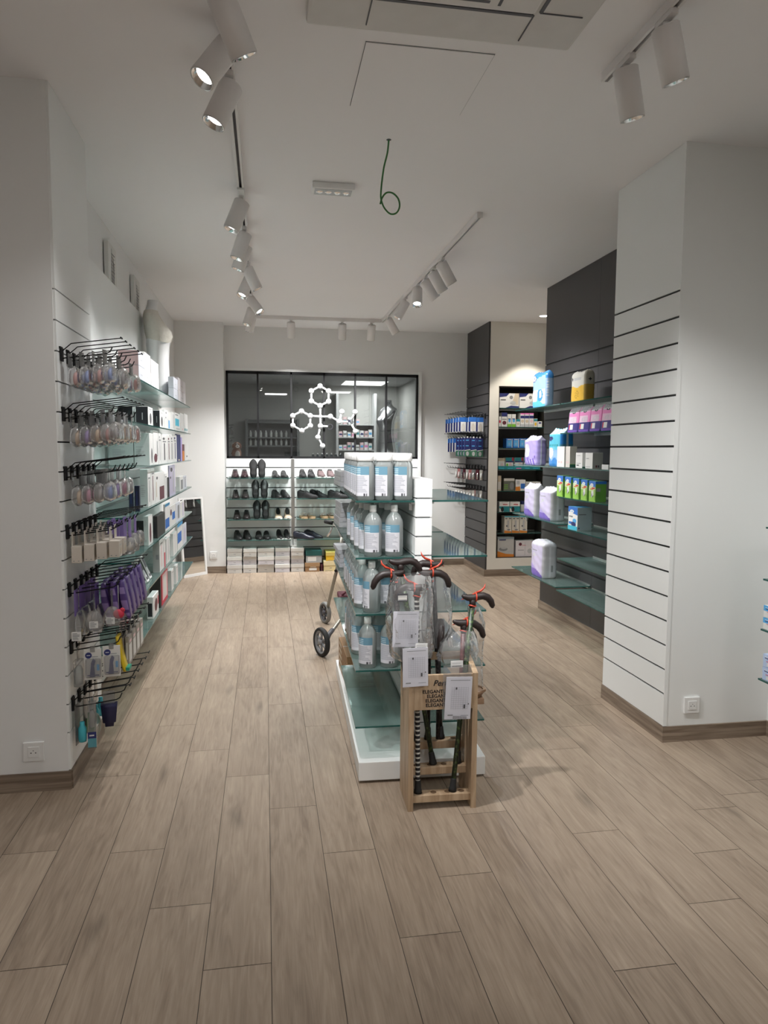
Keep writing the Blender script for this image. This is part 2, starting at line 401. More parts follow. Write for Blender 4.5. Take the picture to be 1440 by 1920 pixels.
def build_floor():
    W, L = 0.1955, 1.229; g = 0.0011
    start = {-5: 2.70, -3: 2.65, -2: 2.293, -1: 1.983, 0: 2.888, 1: 2.525, 2: 2.028, 3: 2.315, 4: 2.72, 5: 1.793, 6: 2.51, 7: 2.04, 8: 2.31, -4: 3.3, -6: 2.0}
    me = bpy.data.meshes.new('floor'); vs = []; fs = []; uvs = []; tones = []; mi = []; r = random.Random(5)
    X0, X1, Y0, Y1 = -3.3, 4.3, -3.6, 9.1
    for k in range(-17, 22):
        # row -1 lies between x=-0.19 and x=0.005
        xa = 0.005+k*W; xb = xa+W
        y = start.get(k, r.uniform(0, L)); y -= L*math.ceil((y-Y0)/L)
        while y < Y1:
            a, b = max(xa, X0), min(xb, X1); c, d = max(y, Y0), min(y+L, Y1)
            if b > a and d > c:
                o = len(vs); vs += [(a+g, c+g, 0), (b-g, c+g, 0), (b-g, d-g, 0), (a+g, d-g, 0)]; fs.append((o, o+1, o+2, o+3))
                ou, ov = r.uniform(0, 40), r.uniform(0, 40)
                uvs += [(ou+0, ov+0), (ou+b-a, ov), (ou+b-a, ov+d-c), (ou, ov+d-c)]
                tones.append((r.random(), r.random(), 0, 1)); mi.append(0)
            y += L
    o = len(vs); vs += [(X0, Y0, -0.002), (X1, Y0, -0.002), (X1, Y1, -0.002), (X0, Y1, -0.002)]; fs.append((o, o+1, o+2, o+3)); uvs += [(0, 0)]*4; tones.append((0, 0, 0, 1)); mi.append(1)
    me.from_pydata(vs, [], fs); ul = me.uv_layers.new(name='plank')
    for i, q in enumerate(uvs): ul.data[i].uv = q
    ca = me.attributes.new('tone', 'FLOAT_COLOR', 'FACE')
    for i, t in enumerate(tones): ca.data[i].color = t
    me.materials.append(floor_material()); me.materials.append(mat('floor joint', (0.07, 0.055, 0.042), 0.8))
    me.polygons.foreach_set('material_index', mi); me.update()
    o = bpy.data.objects.new('floor', me); COL.objects.link(o); o['kind'] = 'structure'
build_floor()
XL, XR = -1.04, 2.572
YB = 8.95
struct('ceiling', MB().box(-3.3, 4.3, -3.6, 9.1, ZC, ZC+0.08), CEIL)
struct('wall_left', MB().box(XL-0.12, XL, 3.82, 9.1, 0, ZC), WALL)
struct('wall_left_pillar', MB().box(-3.3, -0.868, 3.207, 3.82, 0, ZC), WALL)
struct('wall_left_front', MB().box(-3.3, -3.2, -3.6, 3.207, 0, ZC), WALL)
struct('wall_front', MB().box(-3.2, 4.3, -3.6, -3.5, 0, ZC), WALL)
struct('wall_left_pilaster', MB().box(XL, -0.48, 8.72, 9.1, 0, ZC), WALL)
# back wall with the opening of the glazed partition
WX0, WX1, WZ0, WZ1 = -0.465, 1.925, 1.385, 2.447
struct('wall_back', MB().box(-0.48, 2.66, YB, YB+0.10, WZ1, ZC).box(-0.48, 2.66, YB, YB+0.10, 0, WZ0)
       .box(-0.48, WX0, YB, YB+0.10, WZ0, WZ1).box(WX1, 2.66, YB, YB+0.10, WZ0, WZ1), WALL)
struct('wall_right_pillar', MB().box(2.034, 2.614, 3.272, 3.945, 0, ZC), LAM)
struct('wall_right_front', MB().box(2.614, 2.72, -3.6, 3.945, 0, ZC), LAM)
struct('wall_right_dark', MB().box(2.592, 2.76, 3.945, 6.34, 0, ZC), DARK)
# white column with a niche
NX0, NX1, NZ0, NZ1, NY = 2.705, 3.32, 0.215, 2.25, 8.06
struct('wall_right_column', MB().box(2.572+0.02, NX0, NY, 9.1, 0, ZC).box(NX1, 4.3, NY, 9.1, 0, ZC).box(NX0, NX1, NY, 9.1, NZ1, ZC)
       .box(NX0, NX1, NY, 9.1, 0, NZ0), LAM2)
struct('trim_1', MB().box(NX0, NX1, NY+0.30, NY+0.33, NZ0, NZ1).box(NX0, NX0+0.012, NY+0.012, NY+0.30, NZ0, NZ1).box(NX1-0.012, NX1, NY+0.012, NY+0.30, NZ0, NZ1)
       .box(NX0, NX1, NY+0.012, NY+0.30, NZ1-0.012, NZ1).box(NX0, NX1, NY+0.012, NY+0.30, NZ0, NZ0+0.006), BROWN)
struct('wall_right', MB().box(4.2, 4.3, 3.9, 9.1, 0, ZC), WALL)
struct('wall_right_passage', MB().box(2.76, 4.2, 5.9, 6.0, 0, ZC), WALL)
# baseboards of the same oak look as the floor
BB = wood('oak baseboard', (0.16, 0.115, 0.082), (0.30, 0.235, 0.178), (3, 3, 60), 0.5)
def bb(name, x0, x1, y0, y1): struct(name, MB().box(x0, x1, y0, y1, 0, 0.082), BB)
bb('baseboard_left_pillar', -3.2, -0.856, 3.197, 3.207); bb('baseboard_left_pillar_side', -0.868, -0.850, 3.207, 3.83)
bb('baseboard_left', XL, XL+0.01, 3.83, 8.71); bb('baseboard_left_pilaster', XL, -0.478, 8.708, 8.72)
bb('baseboard_back', 1.96, XR, YB-0.012, YB); bb('baseboard_right_column', XR-0.002, 4.2, NY-0.01, NY); bb('baseboard_right_column_side', XR-0.012, XR-0.001, NY-0.01, YB-0.012)
bb('baseboard_right_dark', XR-0.012, XR-0.001, 3.945, 6.35); bb('baseboard_right_dark_end', XR-0.001, 2.76, 6.34, 6.35)
bb('baseboard_right_pillar', 2.010, 2.614, 3.262, 3.272); bb('baseboard_right_pillar_side', 2.010, 2.020, 3.272, 3.945)
bb('baseboard_right_front', 2.604, 2.614, -3.5, 3.262); bb('baseboard_front', -3.2, 2.6, -3.5, -3.49); bb('baseboard_left_front', -3.2, -3.19, -3.49, 3.197)

# ------------------------------------------------------------------ slat-wall panels (grooved boards)
GZ = [2.288-0.1272*k for k in range(18)]
def slat_panel(name, label, axis, c, t, a0, a1, z0, z1, grooves, gh, face, insert, seams=(), trim=None):
    """axis 'x': panel lies in plane x=c (t = thickness direction sign), runs y a0..a1"""
    mb = MB()
    def bx(a, b, z_0, z_1, d0, d1, m):
        lo, hi = min(c+t*d0, c+t*d1), max(c+t*d0, c+t*d1)
        if axis == 'x': mb.box(lo, hi, a, b, z_0, z_1, m)
        else: mb.box(a, b, lo, hi, z_0, z_1, m)
    bx(a0, a1, z0, z1, 0.010, 0.019, 1)
    segs = [a0, *seams, a1]
    zs = sorted([g for g in grooves if z0 < g < z1])
    for s0, s1 in zip(segs[:-1], segs[1:]):
        e0 = 0.0012 if s0 != a0 else 0.0; e1 = 0.0012 if s1 != a1 else 0.0
        edges = [z0]+[q for g in zs for q in (g-gh/2, g+gh/2)]+[z1]
        for k in range(0, len(edges), 2): bx(s0+e0, s1-e1, edges[k], edges[k+1], 0.0, 0.010, 0)
    o = mb.build(name, [face, insert]); return tag(o, label, 'wall panel')
slat_panel('slat_panel', 'white slat wall panel with black grooves on side of right pillar', 'x', 2.015, 1, 3.272, 3.94, 0.085, ZC-0.001, GZ[:17], 0.011, LAM, GROOVE)
slat_panel('slat_panel', 'white slat wall panel holding the display hooks on left pillar', 'x', -0.858, -1, 3.210, 3.82, 0.085, ZC-0.001, [2.161-0.1272*k for k in range(16)], 0.006, LAM, GROOVEG)
slat_panel('slat_panel', 'charcoal slat wall panel behind the incontinence packs on right wall', 'x', XR, 1, 3.95, 6.34, 0.082, ZC-0.001, GZ[:16], 0.014, DARK, GROOVE, seams=(5.27,))
slat_panel('slat_panel', 'charcoal slat wall panel with hanging insoles beside the niche', 'x', XR, 1, NY, YB, 0.082, ZC-0.001, GZ[:17], 0.013, DARK, GROOVE)
BGZ = [z_at(q, 0.0, YB-0.02) for q in (876.6, 914.3, 952.2, 989.3)]
dzb = (BGZ[0]-BGZ[3])/6
BG = [BGZ[0]-dzb*k for k in range(10)]
slat_panel('slat_panel', 'white slat wall panel behind left shoe shelves under the window', 'y', YB-0.02, 1, -0.475, 0.335, 0.01, WZ0-0.002, BG, 0.012, LAM, GROOVE)
slat_panel('slat_panel', 'white slat wall panel behind right shoe shelves under the window', 'y', YB-0.02, 1, 0.340, 1.925, 0.01, WZ0-0.002, BG, 0.012, LAM, GROOVE)
# left shelf wall: lower panel standing proud of the wall with a ledge on top
LEDGE = 2.575
slat_panel('slat_panel', 'white slat wall panel behind the left glass shelves', 'x', -0.985, -1, 3.822, 7.12, 0.085, LEDGE, [2.034-0.127*k for k in range(16)], 0.007, LAM, GROOVEG, seams=(5.38,))
struct('trim_2', MB().box(XL, -0.985, 3.822, 7.13, LEDGE, LEDGE+0.014).box(XL, -0.985, 7.12, 7.13, 0.08, LEDGE), LAM)
# white post and head trim framing the glazed partition
struct('trim_3', MB().box(1.93, 1.965, YB-0.05, YB, 0.0, WZ1+0.035).box(-0.48, 1.93, YB-0.012, YB, WZ1+0.004, WZ1+0.035), LAM)
struct('trim_4', MB().box(2.0135, 2.034, 3.268, 3.2725, 0.085, ZC), LAM)   # pillar corner edge
# ------------------------------------------------------------------ glazed partition and the stock room behind it
mb = MB()
mull = [WX0, -0.083, 0.325, 0.730, 1.122, 1.518, WX1]
for a in mull[1:-1]: mb.box(a-0.011, a+0.011, YB-0.018, YB+0.03, WZ0, WZ1)
mb.box(WX0, WX1, YB-0.018, YB+0.03, WZ1-0.03, WZ1).box(WX0, WX1, YB-0.018, YB+0.03, WZ0, WZ0+0.026)
mb.box(WX0, WX0+0.026, YB-0.018, YB+0.03, WZ0, WZ1).box(WX1-0.022, WX1, YB-0.018, YB+0.03, WZ0, WZ1)
win = struct('window_1', mb, BLACK)
pg = MB()
for a, b in zip(mull[:-1], mull[1:]): pg.box(a+0.011, b-0.011, YB+0.004, YB+0.010, WZ0+0.02, WZ1-0.02)
pg.build('pane', PANE, win)
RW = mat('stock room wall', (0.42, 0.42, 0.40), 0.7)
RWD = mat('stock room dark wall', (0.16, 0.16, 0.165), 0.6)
struct('wall_stockroom_back', MB().box(-2.2, 3.6, 12.4, 12.5, 0, ZC), RW)
struct('wall_stockroom_left', MB().box(-1.2, -1.1, YB+0.15, 12.4, 0, ZC), RWD)
struct('wall_stockroom_right', MB().box(2.32, 2.42, YB+0.10, 12.4, 0, ZC), RW)
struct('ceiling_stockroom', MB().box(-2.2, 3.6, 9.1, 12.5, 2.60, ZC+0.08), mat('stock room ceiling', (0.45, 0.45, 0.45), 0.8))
struct('floor_stockroom', MB().box(-2.2, 3.6, 9.1, 12.5, -0.05, 0), RW)
# ------------------------------------------------------------------ ceiling: tracks, spot heads and other fittings
def track(name, label, x0, x1, y0, y1):
    mb = MB(); z1, z0 = ZC, ZC-0.034
    if y1-y0 > x1-x0:
        xc = (x0+x1)/2
        mb.box(xc-0.018, xc-0.007, y0, y1, z0, z1).box(xc+0.007, xc+0.018, y0, y1, z0, z1).box(xc-0.007, xc+0.007, y0, y1, z0+0.02, z1, 1)
        mb.box(xc-0.018, xc+0.018, y0-0.004, y0, z0, z1).box(xc-0.018, xc+0.018, y1, y1+0.004, z0, z1)
    else:
        yc = (y0+y1)/2
        mb.box(x0, x1, yc-0.018, yc-0.007, z0, z1).box(x0, x1, yc+0.007, yc+0.018, z0, z1).box(x0, x1, yc-0.007, yc+0.007, z0+0.02, z1, 1)
    return tag(mb.build(name, [WHEAD, GREYD]), label, 'lighting track')
TXL, TXR, TYB = -0.122, 1.342, 8.20
track('ceiling_track', 'white ceiling track running along the left side of the shop', TXL-0.018, TXL+0.018, 0.9, TYB)
track('ceiling_track', 'white ceiling track running along the right side towards the window', TXR-0.018, TXR+0.018, 4.44, TYB)
track('ceiling_track', 'short white ceiling track crossing in front of the glazed window', TXL+0.02, TXR-0.02, TYB-0.018, TYB+0.018)
track('ceiling_track', 'white ceiling track ending at front right of the ceiling', TXR-0.018, TXR+0.018, 0.4, 2.76)
HR, HL = 0.046, 0.175
def _head_meshes():
    body = MB().lathe([(0.012, 0.0), (HR-0.004, 0.0), (HR, -0.004), (HR, -HL), (HR-0.003, -HL), (HR-0.004, -HL+0.02)], 28, cap=False)
    ring = MB().lathe([(HR-0.003, -HL-0.0005), (HR-0.0015, -HL-0.002), (HR-0.006, -HL-0.002), (HR-0.016, -HL+0.028), (0.012, -HL+0.045)], 28, cap=False)
    disc = MB().lathe([(0.001, -HL+0.0175), (HR-0.016, -HL+0.0175)], 24, cap=False)
    return body, ring, disc
def spot_head(i, label, at, axis, power=1.0, glow=True, group='track spotlights', size=1.0, angle=88):
    """at = point on the underside of the track; axis = beam direction"""
    ax = Vector(axis).normalized(); at = Vector(at)
    t = thing('track_spotlight', label, 'spotlight', at, group=None)
    MB().box(-0.013, 0.013, -0.05, 0.05, -0.016, 0.004).tube([(0, 0, -0.016), (0, 0, -0.036)], 0.011, 10).build('adaptor', WHEAD, t)
    q = ax.to_track_quat('-Z', 'Y').to_matrix().to_4x4()
    top = Vector((0, 0, -0.042)) - ax*(-0.0)
    M = Matrix.Translation(top) @ q @ Matrix.Translation((0, 0, 0.012)) @ Matrix.Diagonal((size, size, size, 1))
    b_, r_, d_ = _head_meshes()
    for mbx in (b_, r_, d_): mbx.v = [tuple(M @ Vector(v)) for v in mbx.v]
    MB().tube([(0, 0, -0.030), tuple(top+ax*0.012)], 0.009, 8).build('knuckle', WHEAD, t)
    b_.build('lamp_body', WHEAD, t); r_.build('reflector', CHROME, t); d_.build('lens', LED if glow else GREYM, t)
    if power > 0:
        wp = at+(M @ Vector((0, 0, -HL-0.012)))
        l = lamp('SPOT', 'spot', wp, wp+ax, SPOT_W*power, 0.03, angle, 1.0); l.parent = t; l.matrix_parent_inverse = Matrix.Translation(-at)
    return t
zt = ZC-0.034
HEADS = [  # first three: unseen heads added to brighten the gondola front
 ('L', 1.25, (0.67, 1.85, -1.55), 0.62, 'added unseen fill spotlight on the left track, nearest the entrance', 42),
 ('L', 1.75, (0.70, 1.35, -1.75), 0.5, 'added unseen fill spotlight on the left track, second from the entrance', 42),
 ('F', 1.50, (-0.70, 1.50, -1.80), 0.5, 'added unseen fill spotlight on the front right track', 42),
 # side, y on the track, beam axis, power, what it is
 ('L', 2.42, (0.38, 0.30, -0.80), 1.25, 'white track spotlight tilted right, nearest of the left ceiling track'),
 ('L', 2.70, (-0.46, -0.26, -0.74), 0.22, 'white track spotlight with bright lens, second from front on left track'),
 ('L', 2.98, (-0.38, -0.12, -0.86), 0.28, 'white track spotlight with bright lens, just before the bare stretch of left track'),
 ('L', 4.32, (-0.36, -0.06, -0.90), 0.55, 'white track spotlight just after the bare stretch of left track'),
 ('L', 4.93, (-0.30, -0.02, -0.90), 0.55, 'white track spotlight, second after the bare stretch of left track'),
 ('L', 5.22, (-0.34, 0.05, -0.90), 0.55, 'white track spotlight half hidden behind its neighbour on left track'),
 ('L', 5.85, (0.42, 0.05, -0.86), 1.1, 'white track spotlight leaning right, middle of the left track'),
 ('L', 6.20, (-0.35, -0.30, -0.85), 0.55, 'white track spotlight with glowing lens, middle of the left track'),
 ('L', 7.00, (0.50, -0.35, -0.72), 0.8, 'white track spotlight leaning right with glowing lens near the far corner'),
 ('L', 7.50, (-0.30, -0.12, -0.90), 0.9, 'white track spotlight beside the far left corner of the tracks'),
 ('L', 7.90, (-0.22, 0.10, -0.95), 1.1, 'white track spotlight at the far end of the left track'),
 ('B', 0.30, (0.03, 0.42, -0.90), 1.6, 'white track spotlight, left of the three above the window'),
 ('B', 0.88, (0.03, 0.40, -0.90), 1.6, 'white track spotlight, middle of the three above the window'),
 ('B', 1.22, (-0.02, 0.38, -0.90), 1.6, 'white track spotlight, right of the three above the window'),
 ('R', 5.42, (0.50, 0.05, -0.82), 0.46, 'white track spotlight, nearest on the right track'),
 ('R', 5.70, (0.52, 0.05, -0.82), 0.46, 'white track spotlight, second nearest on the right track'),
 ('R', 6.00, (0.62, 0.03, -0.82), 0.46, 'white track spotlight, third nearest on the right track'),
 ('R', 6.30, (-0.10, -0.45, -0.85), 0.9, 'white track spotlight with glowing lens facing the entrance on right track'),
 ('R', 6.85, (-0.42, 0.05, -0.80), 1.0, 'white track spotlight leaning left on the right track'),
 ('R', 7.80, (0.52, 0.10, -0.80), 1.0, 'white track spotlight at the far right corner of the tracks'),
 ('F', 2.60, (0.26, 0.12, -0.93), 0.36, 'white track spotlight at the end of the front right track'),
 ('F', 2.33, (0.34, 0.14, -0.90), 0.36, 'white track spotlight, second from the end of the front right track'),
]
for k, (s, y, ax, pw, lab, *an) in enumerate(HEADS):
    at = {'L': (TXL, y, zt), 'R': (TXR, y, zt), 'F': (TXR, y, zt), 'B': (y, TYB, zt)}[s]
    spot_head(k, lab, at, ax, pw, angle=an[0] if an else 88)
# joint cap of the left track
tag(MB().rbox(TXL-0.02, TXL+0.02, 4.18, 4.30, zt-0.012, zt, 0.003).build('track_connector', WPLAS), 'small white connector box joining two lengths of left track', 'track connector')
# ceiling panels of the front half of the shop (above and behind the photographer)
for k, (x, y, nm) in enumerate(((-1.6, -0.6, 'front left'), (0.3, -1.6, 'front middle'), (1.9, -0.6, 'front right'))):
    t = thing('ceiling_panel_light', 'square white ceiling light panel, %s of the shop' % nm, 'ceiling light', (x, y, ZC))
    MB().box(-0.31, 0.31, -0.31, -0.295, -0.012, 0).box(-0.31, 0.31, 0.295, 0.31, -0.012, 0).box(-0.31, -0.295, -0.295, 0.295, -0.012, 0).box(0.295, 0.31, -0.295, 0.295, -0.012, 0).build('frame', WPLAS, t)
    MB().box(-0.295, 0.295, -0.295, 0.295, -0.008, 0).build('diffuser', PANELE, t)
    lamp('AREA', 'panel light', (x, y, ZC-0.02), (x, y, 0), PANEL_W*(0.5 if x < 0 else 1.15), 0.58, 0.58)
# recessed downlight of the passage on the right
t = thing('downlight', 'small round recessed ceiling light beside the charcoal panel', 'ceiling light', (3.06, 7.62, ZC))
MB().lathe([(0.062, 0.0), (0.062, -0.004), (0.05, -0.004), (0.048, 0.0)], 28, cap=False).build('trim_ring', WPLAS, t)
MB().lathe([(0.001, -0.002), (0.05, -0.002)], 24, cap=False).build('lens', LED, t)
lamp('SPOT', 'downlight lamp', (3.06, 7.62, ZC-0.02), (3.0, 7.72, 0), 62, 0.03, 84, 0.25, (1.0, 0.93, 0.82))
# ceiling air conditioner
t = thing('ceiling_air_conditioner', 'white ceiling cassette air conditioner at the top edge of the photo', 'air conditioner', (0.63, 2.115, ZC))
T = 0.478
MB().rbox(-T, T, -T, T, -0.03, 0, 0.012).build('panel', mat('ac plastic', (0.62, 0.60, 0.58), 0.5), t)
ACP = mat('ac plastic light', (0.68, 0.66, 0.64), 0.5)
mb = MB().rbox(-0.27, 0.27, -0.27, 0.27, -0.043, -0.028, 0.01, 0)
for k in range(17): mb.box(-0.10+0.0, 0.10, -0.22+0.0275*k-0.0, -0.22+0.0275*k+0.012, -0.0445, -0.042, 1)
mb.box(0.13, 0.14, 0.10, 0.24, -0.0445, -0.042, 1)
mb.build('intake_grille', [ACP, GREYD], t)
for k in range(4):
    R_ = Matrix.Rotation(PI/2*k, 4, 'Z')
    m_ = MB(); m_.rbox(-0.27, 0.27, 0.30, 0.43, -0.036, -0.028, 0.006, 0, T=R_ @ Matrix.Rotation(0.02, 4, 'X')); m_.box(-0.27, 0.27, 0.285, 0.297, -0.034, -0.026, 1, T=R_)
    m_.box(-0.276, -0.272, 0.29, 0.44, -0.033, -0.028, 1, T=R_).box(0.272, 0.276, 0.29, 0.44, -0.033, -0.028, 1, T=R_)
    m_.build('louver', [ACP, GREYD], t)
# access hatch: a flush lid with a dark gap all round
mb = MB(); a, b, c, d = 0.376, 0.868, 2.708, 3.203; g = 0.002
mb.box(a+g, b-g, c+g, d-g, ZC-0.004, ZC, 0)
mb.box(a, b, c, c+g, ZC-0.002, ZC, 2).box(a, b, d-g, d, ZC-0.002, ZC, 2).box(a, a+g, c, d, ZC-0.002, ZC, 1).box(b-g, b, c, d, ZC-0.002, ZC, 1)
tag(mb.build('ceiling_hatch', [CEIL, GREYD, GREYM]), 'square flush access hatch in the white ceiling', 'ceiling hatch')
# emergency light
t = thing('emergency_light', 'small rectangular emergency light with clear reflectors on the ceiling', 'emergency light', (0.392, 4.16, ZC), 0.0)
MB().rbox(-0.12, 0.12, -0.06, 0.06, -0.035, 0, 0.006).build('housing', WPLAS, t)
mb = MB().box(-0.105, 0.105, -0.045, 0.045, -0.037, -0.034, 0)
for k in range(4): mb.lathe([(0.001, -0.039), (0.012, -0.043), (0.021, -0.0375)], 14, 1, Matrix.Translation((-0.075+0.05*k, 0, 0)), cap=False)
mb.build('reflector_strip', [GREYL, CHROME], t)
# loose green cable hanging from the ceiling
pts = []
for px, py in ((729, 262), (727, 285), (721, 310), (717, 335), (714, 360), (714, 376), (720, 391), (732, 401), (744, 398), (750, 386), (747, 372), (736, 363), (724, 363), (716, 372), (713, 383)):
    q = onY(px, py, 3.51); q.y += 0.012*math.sin(len(pts)*0.9); pts.append(q)
pts[0].z = ZC
def smooth_path(pts, n=5):
    out = []
    for i in range(len(pts)-1):
        p0, p1, p2, p3 = pts[max(i-1, 0)], pts[i], pts[i+1], pts[min(i+2, len(pts)-1)]
        for k in range(n):
            t_ = k/n; out.append(0.5*((2*p1)+(p2-p0)*t_+(2*p0-5*p1+4*p2-p3)*t_*t_+(3*p1-p0-3*p2+p3)*t_**3))
    return out+[pts[-1]]
CABLE = mat('green cable', (0.03, 0.16, 0.035), 0.45)
t = thing('hanging_cable', 'loose green cable hanging from the ceiling in a loop', 'cable', tuple(pts[0]))
MB().tube([p-pts[0] for p in smooth_path(pts, 5)], 0.0042, 8).build('cable', CABLE, t)
MB().lathe([(0.001, -0.001), (0.012, -0.001), (0.012, 0.0)], 14, cap=False).build('entry_hole', GREYD, t)
# wall sockets
def socket(label, loc, rz):
    t = thing('wall_socket', label, 'socket', loc, rz)
    MB().rbox(-0.043, 0.043, -0.012, 0, -0.043, 0.043, 0.003).build('plate', WPLAS, t)
    mb = MB().rbox(-0.024, 0.024, -0.0145, -0.011, -0.024, 0.024, 0.002)
    mb.disc((0, -0.0149, 0), (0.019, 0, 0), (0, 0, 0.019), 0)
    for x, z, r in ((-0.0095, -0.003, 0.0028), (0.0095, -0.003, 0.0028), (0, 0.007, 0.0022)): mb.disc((x, -0.0153, z), (r, 0, 0), (0, 0, r), 1, 10)
    mb.build('insert', [WPLAS, GREYD], t)
p = onY(64.5, 1408, 3.207); socket('white wall socket low on the face of left pillar', (p.x, 3.207, p.z), 0)
p = onY(1295.5, 1321, 3.272); socket('white wall socket low on the face of right pillar', (p.x, 3.272, p.z), 0)
p = onY(400.5, 1041, 8.72); socket('white wall socket low beside the leaning mirror', (p.x, 8.72, p.z), 0)
# ------------------------------------------------------------------ display hooks and what hangs on them (left pillar)
PXF = -0.858
TILT = math.radians(8)
def hook_mesh(L=0.205, LU=0.243, plate=True, lean=TILT):
    c, s = math.cos(lean), math.sin(lean)
    def p(d, z): return (0.010+d*c, 0, z+d*s)
    back = MB().rbox(0, 0.010, -0.016, 0.016, -0.036, 0.022, 0.003).box(-0.004, 0.006, -0.020, 0.020, 0.016, 0.026)
    low = MB().tube([p(0, -0.022), p(L*0.88, -0.022), p(L*0.95, -0.016), p(L, 0.004)], 0.0027, 6)
    up = MB().tube([p(0, 0.010), p(0.035, 0.036), p(LU*0.6, 0.036), p(LU, 0.036)], 0.0023, 6)
    e = Vector(p(LU, 0.036))
    up.box(e.x-0.002, e.x+0.002, -0.019, 0.019, e.z-0.003, e.z+0.003)
    return back, low, up
def make_hook(label, loc, rz=0.0, L=0.205, LU=0.243, group='wire display hooks'):
    t = thing('display_hook', label, 'display hook', loc, rz, group)
    b, l, u = hook_mesh(L, LU)
    b.build('backplate', BLACK, t); l.build('product_wire', BLACK, t); u.build('ticket_wire', BLACK, t)
    return t
def hook_pt(root, d, rz=0.0, z=-0.022):          # a point on the product wire, d from the wall
    v = Vector((0.010+d*math.cos(TILT), 0, z+d*math.sin(TILT))); v.rotate(Matrix.Rotation(rz, 3, 'Z')); return Vector(root)+v
ROWZ = [1.904, 1.650, 1.395, 1.140, 0.884, 0.629, 0.371]
ROWN = ['top', 'second', 'third', 'fourth', 'fifth', 'sixth', 'bottom']
HY = [3.262+0.104*k for k in range(6)]
hk0 = make_hook('black wire display hook, first from the shop front in top row on left pillar', (PXF, HY[0], ROWZ[0]))
del hk0['group']
for r_, z in enumerate(ROWZ):
    for k, y in enumerate(HY):
        if r_ == 0 and k == 0: continue
        lab = 'black wire display hook, %s from the shop front in %s row on left pillar' % (ORD[k], ROWN[r_])
        h = dup(hk0, lab, (PXF, y, z))
# --- hanging packs: origin at the hole where the wire passes; faces +x
SOOTH = [P('soother pink', (0.62, 0.30, 0.28), 0.3), P('soother blue', (0.22, 0.30, 0.60), 0.3), P('soother violet', (0.30, 0.20, 0.50), 0.3),
         P('soother amber', (0.66, 0.48, 0.33), 0.3), P('soother rose', (0.55, 0.22, 0.33), 0.3), P('soother grey', (0.42, 0.40, 0.40), 0.3)]
SOON = ['pink', 'blue', 'violet', 'amber', 'rose', 'grey']
CARDT = glass('card sleeve', (0.80, 0.80, 0.80), 1.45, 0.2, 1.0, haze=0.25, haze_col=(0.7, 0.7, 0.7))
def soother_pack(label, loc, col, rz=0.0):
    t = thing('soother_pack', label, 'soother pack', loc, rz, None)
    mb = MB()   # clear header with hang hole and a bulging clear case
    mb.box(-0.0012, 0.0012, -0.022, 0.022, -0.045, 0.016).build('header_card', CARDT, t)
    rings = []
    for i in range(9):
        v = i/8; z = -0.036-0.092*v; q = (1-abs(2*v-1)**4)**0.5*0.9+0.1; q *= 0.78+0.22*min(1, v*1.6)
        rings.append([Vector((0.018+0.025*q*math.copysign(abs(math.cos(a))**0.6, math.cos(a)), 0.037*q*math.copysign(abs(math.sin(a))**0.6, math.sin(a)), z)) for a in [2*PI*k/18 for k in range(18)]])
    MB().ring_loft(rings, 0, True, True, True).build('case', CLEAR, t)
    mb = MB(); cx = 0.026
    mb.lathe([(0.001, -0.006), (0.017, -0.005), (0.020, 0.0), (0.017, 0.005), (0.001, 0.007)], 14, 0, Matrix.Translation((cx, 0, -0.092)) @ Matrix.Rotation(PI/2, 4, 'Y') @ Matrix.Diagonal((1.6, 1.35, 1.5, 1)), cap=False)
    mb.sphere((cx+0.004, 0, -0.066), 0.009, 0, 10, 7, (0.8, 1, 1.6))
    mb.tube([(cx+0.006+0.004*math.cos(a), 0.012*math.sin(a), -0.112+0.012*math.cos(a)) for a in [2*PI*k/10 for k in range(11)]], 0.0022, 6)
    mb.build('soother', col, t)
    return t
protos = {}
def hang(kind, maker, label, loc, rz, key):
    if key not in protos: protos[key] = maker(label, loc, key, rz); return protos[key]
    return dup(protos[key], label, loc, rz)
def place_soothers(row, hooks, ds, cols):
    for k in hooks:
        for q, d in enumerate(ds[k % len(ds)]):
            ci = cols[(k+q) % len(cols)]
            loc = hook_pt((PXF, HY[k], ROWZ[row]), d*0.80); rz = rnd.uniform(-0.22, 0.12)
            lab = 'clear %s soother pack, %s out on %s hook of %s hook row' % (SOON[ci], ORD[q], ORD[k], ROWN[row])
            if ci not in protos: protos[ci] = soother_pack(lab, loc, SOOTH[ci], rz)
            else: dup(protos[ci], lab, loc, rz)
place_soothers(0, range(6), [[0.035, 0.095, 0.155, 0.215], [0.04, 0.10, 0.16], [0.05, 0.12, 0.19, 0.235]], [0, 1, 0, 1, 1, 5])
place_soothers(1, range(6), [[0.03, 0.085, 0.14, 0.195, 0.235], [0.04, 0.10, 0.165, 0.225], [0.05, 0.11, 0.17, 0.23]], [3, 2, 3, 0, 5])
place_soothers(2, range(6), [[0.03, 0.085, 0.14, 0.20], [0.04, 0.10, 0.16], [0.05, 0.11, 0.18]], [3, 4, 5, 1, 2])
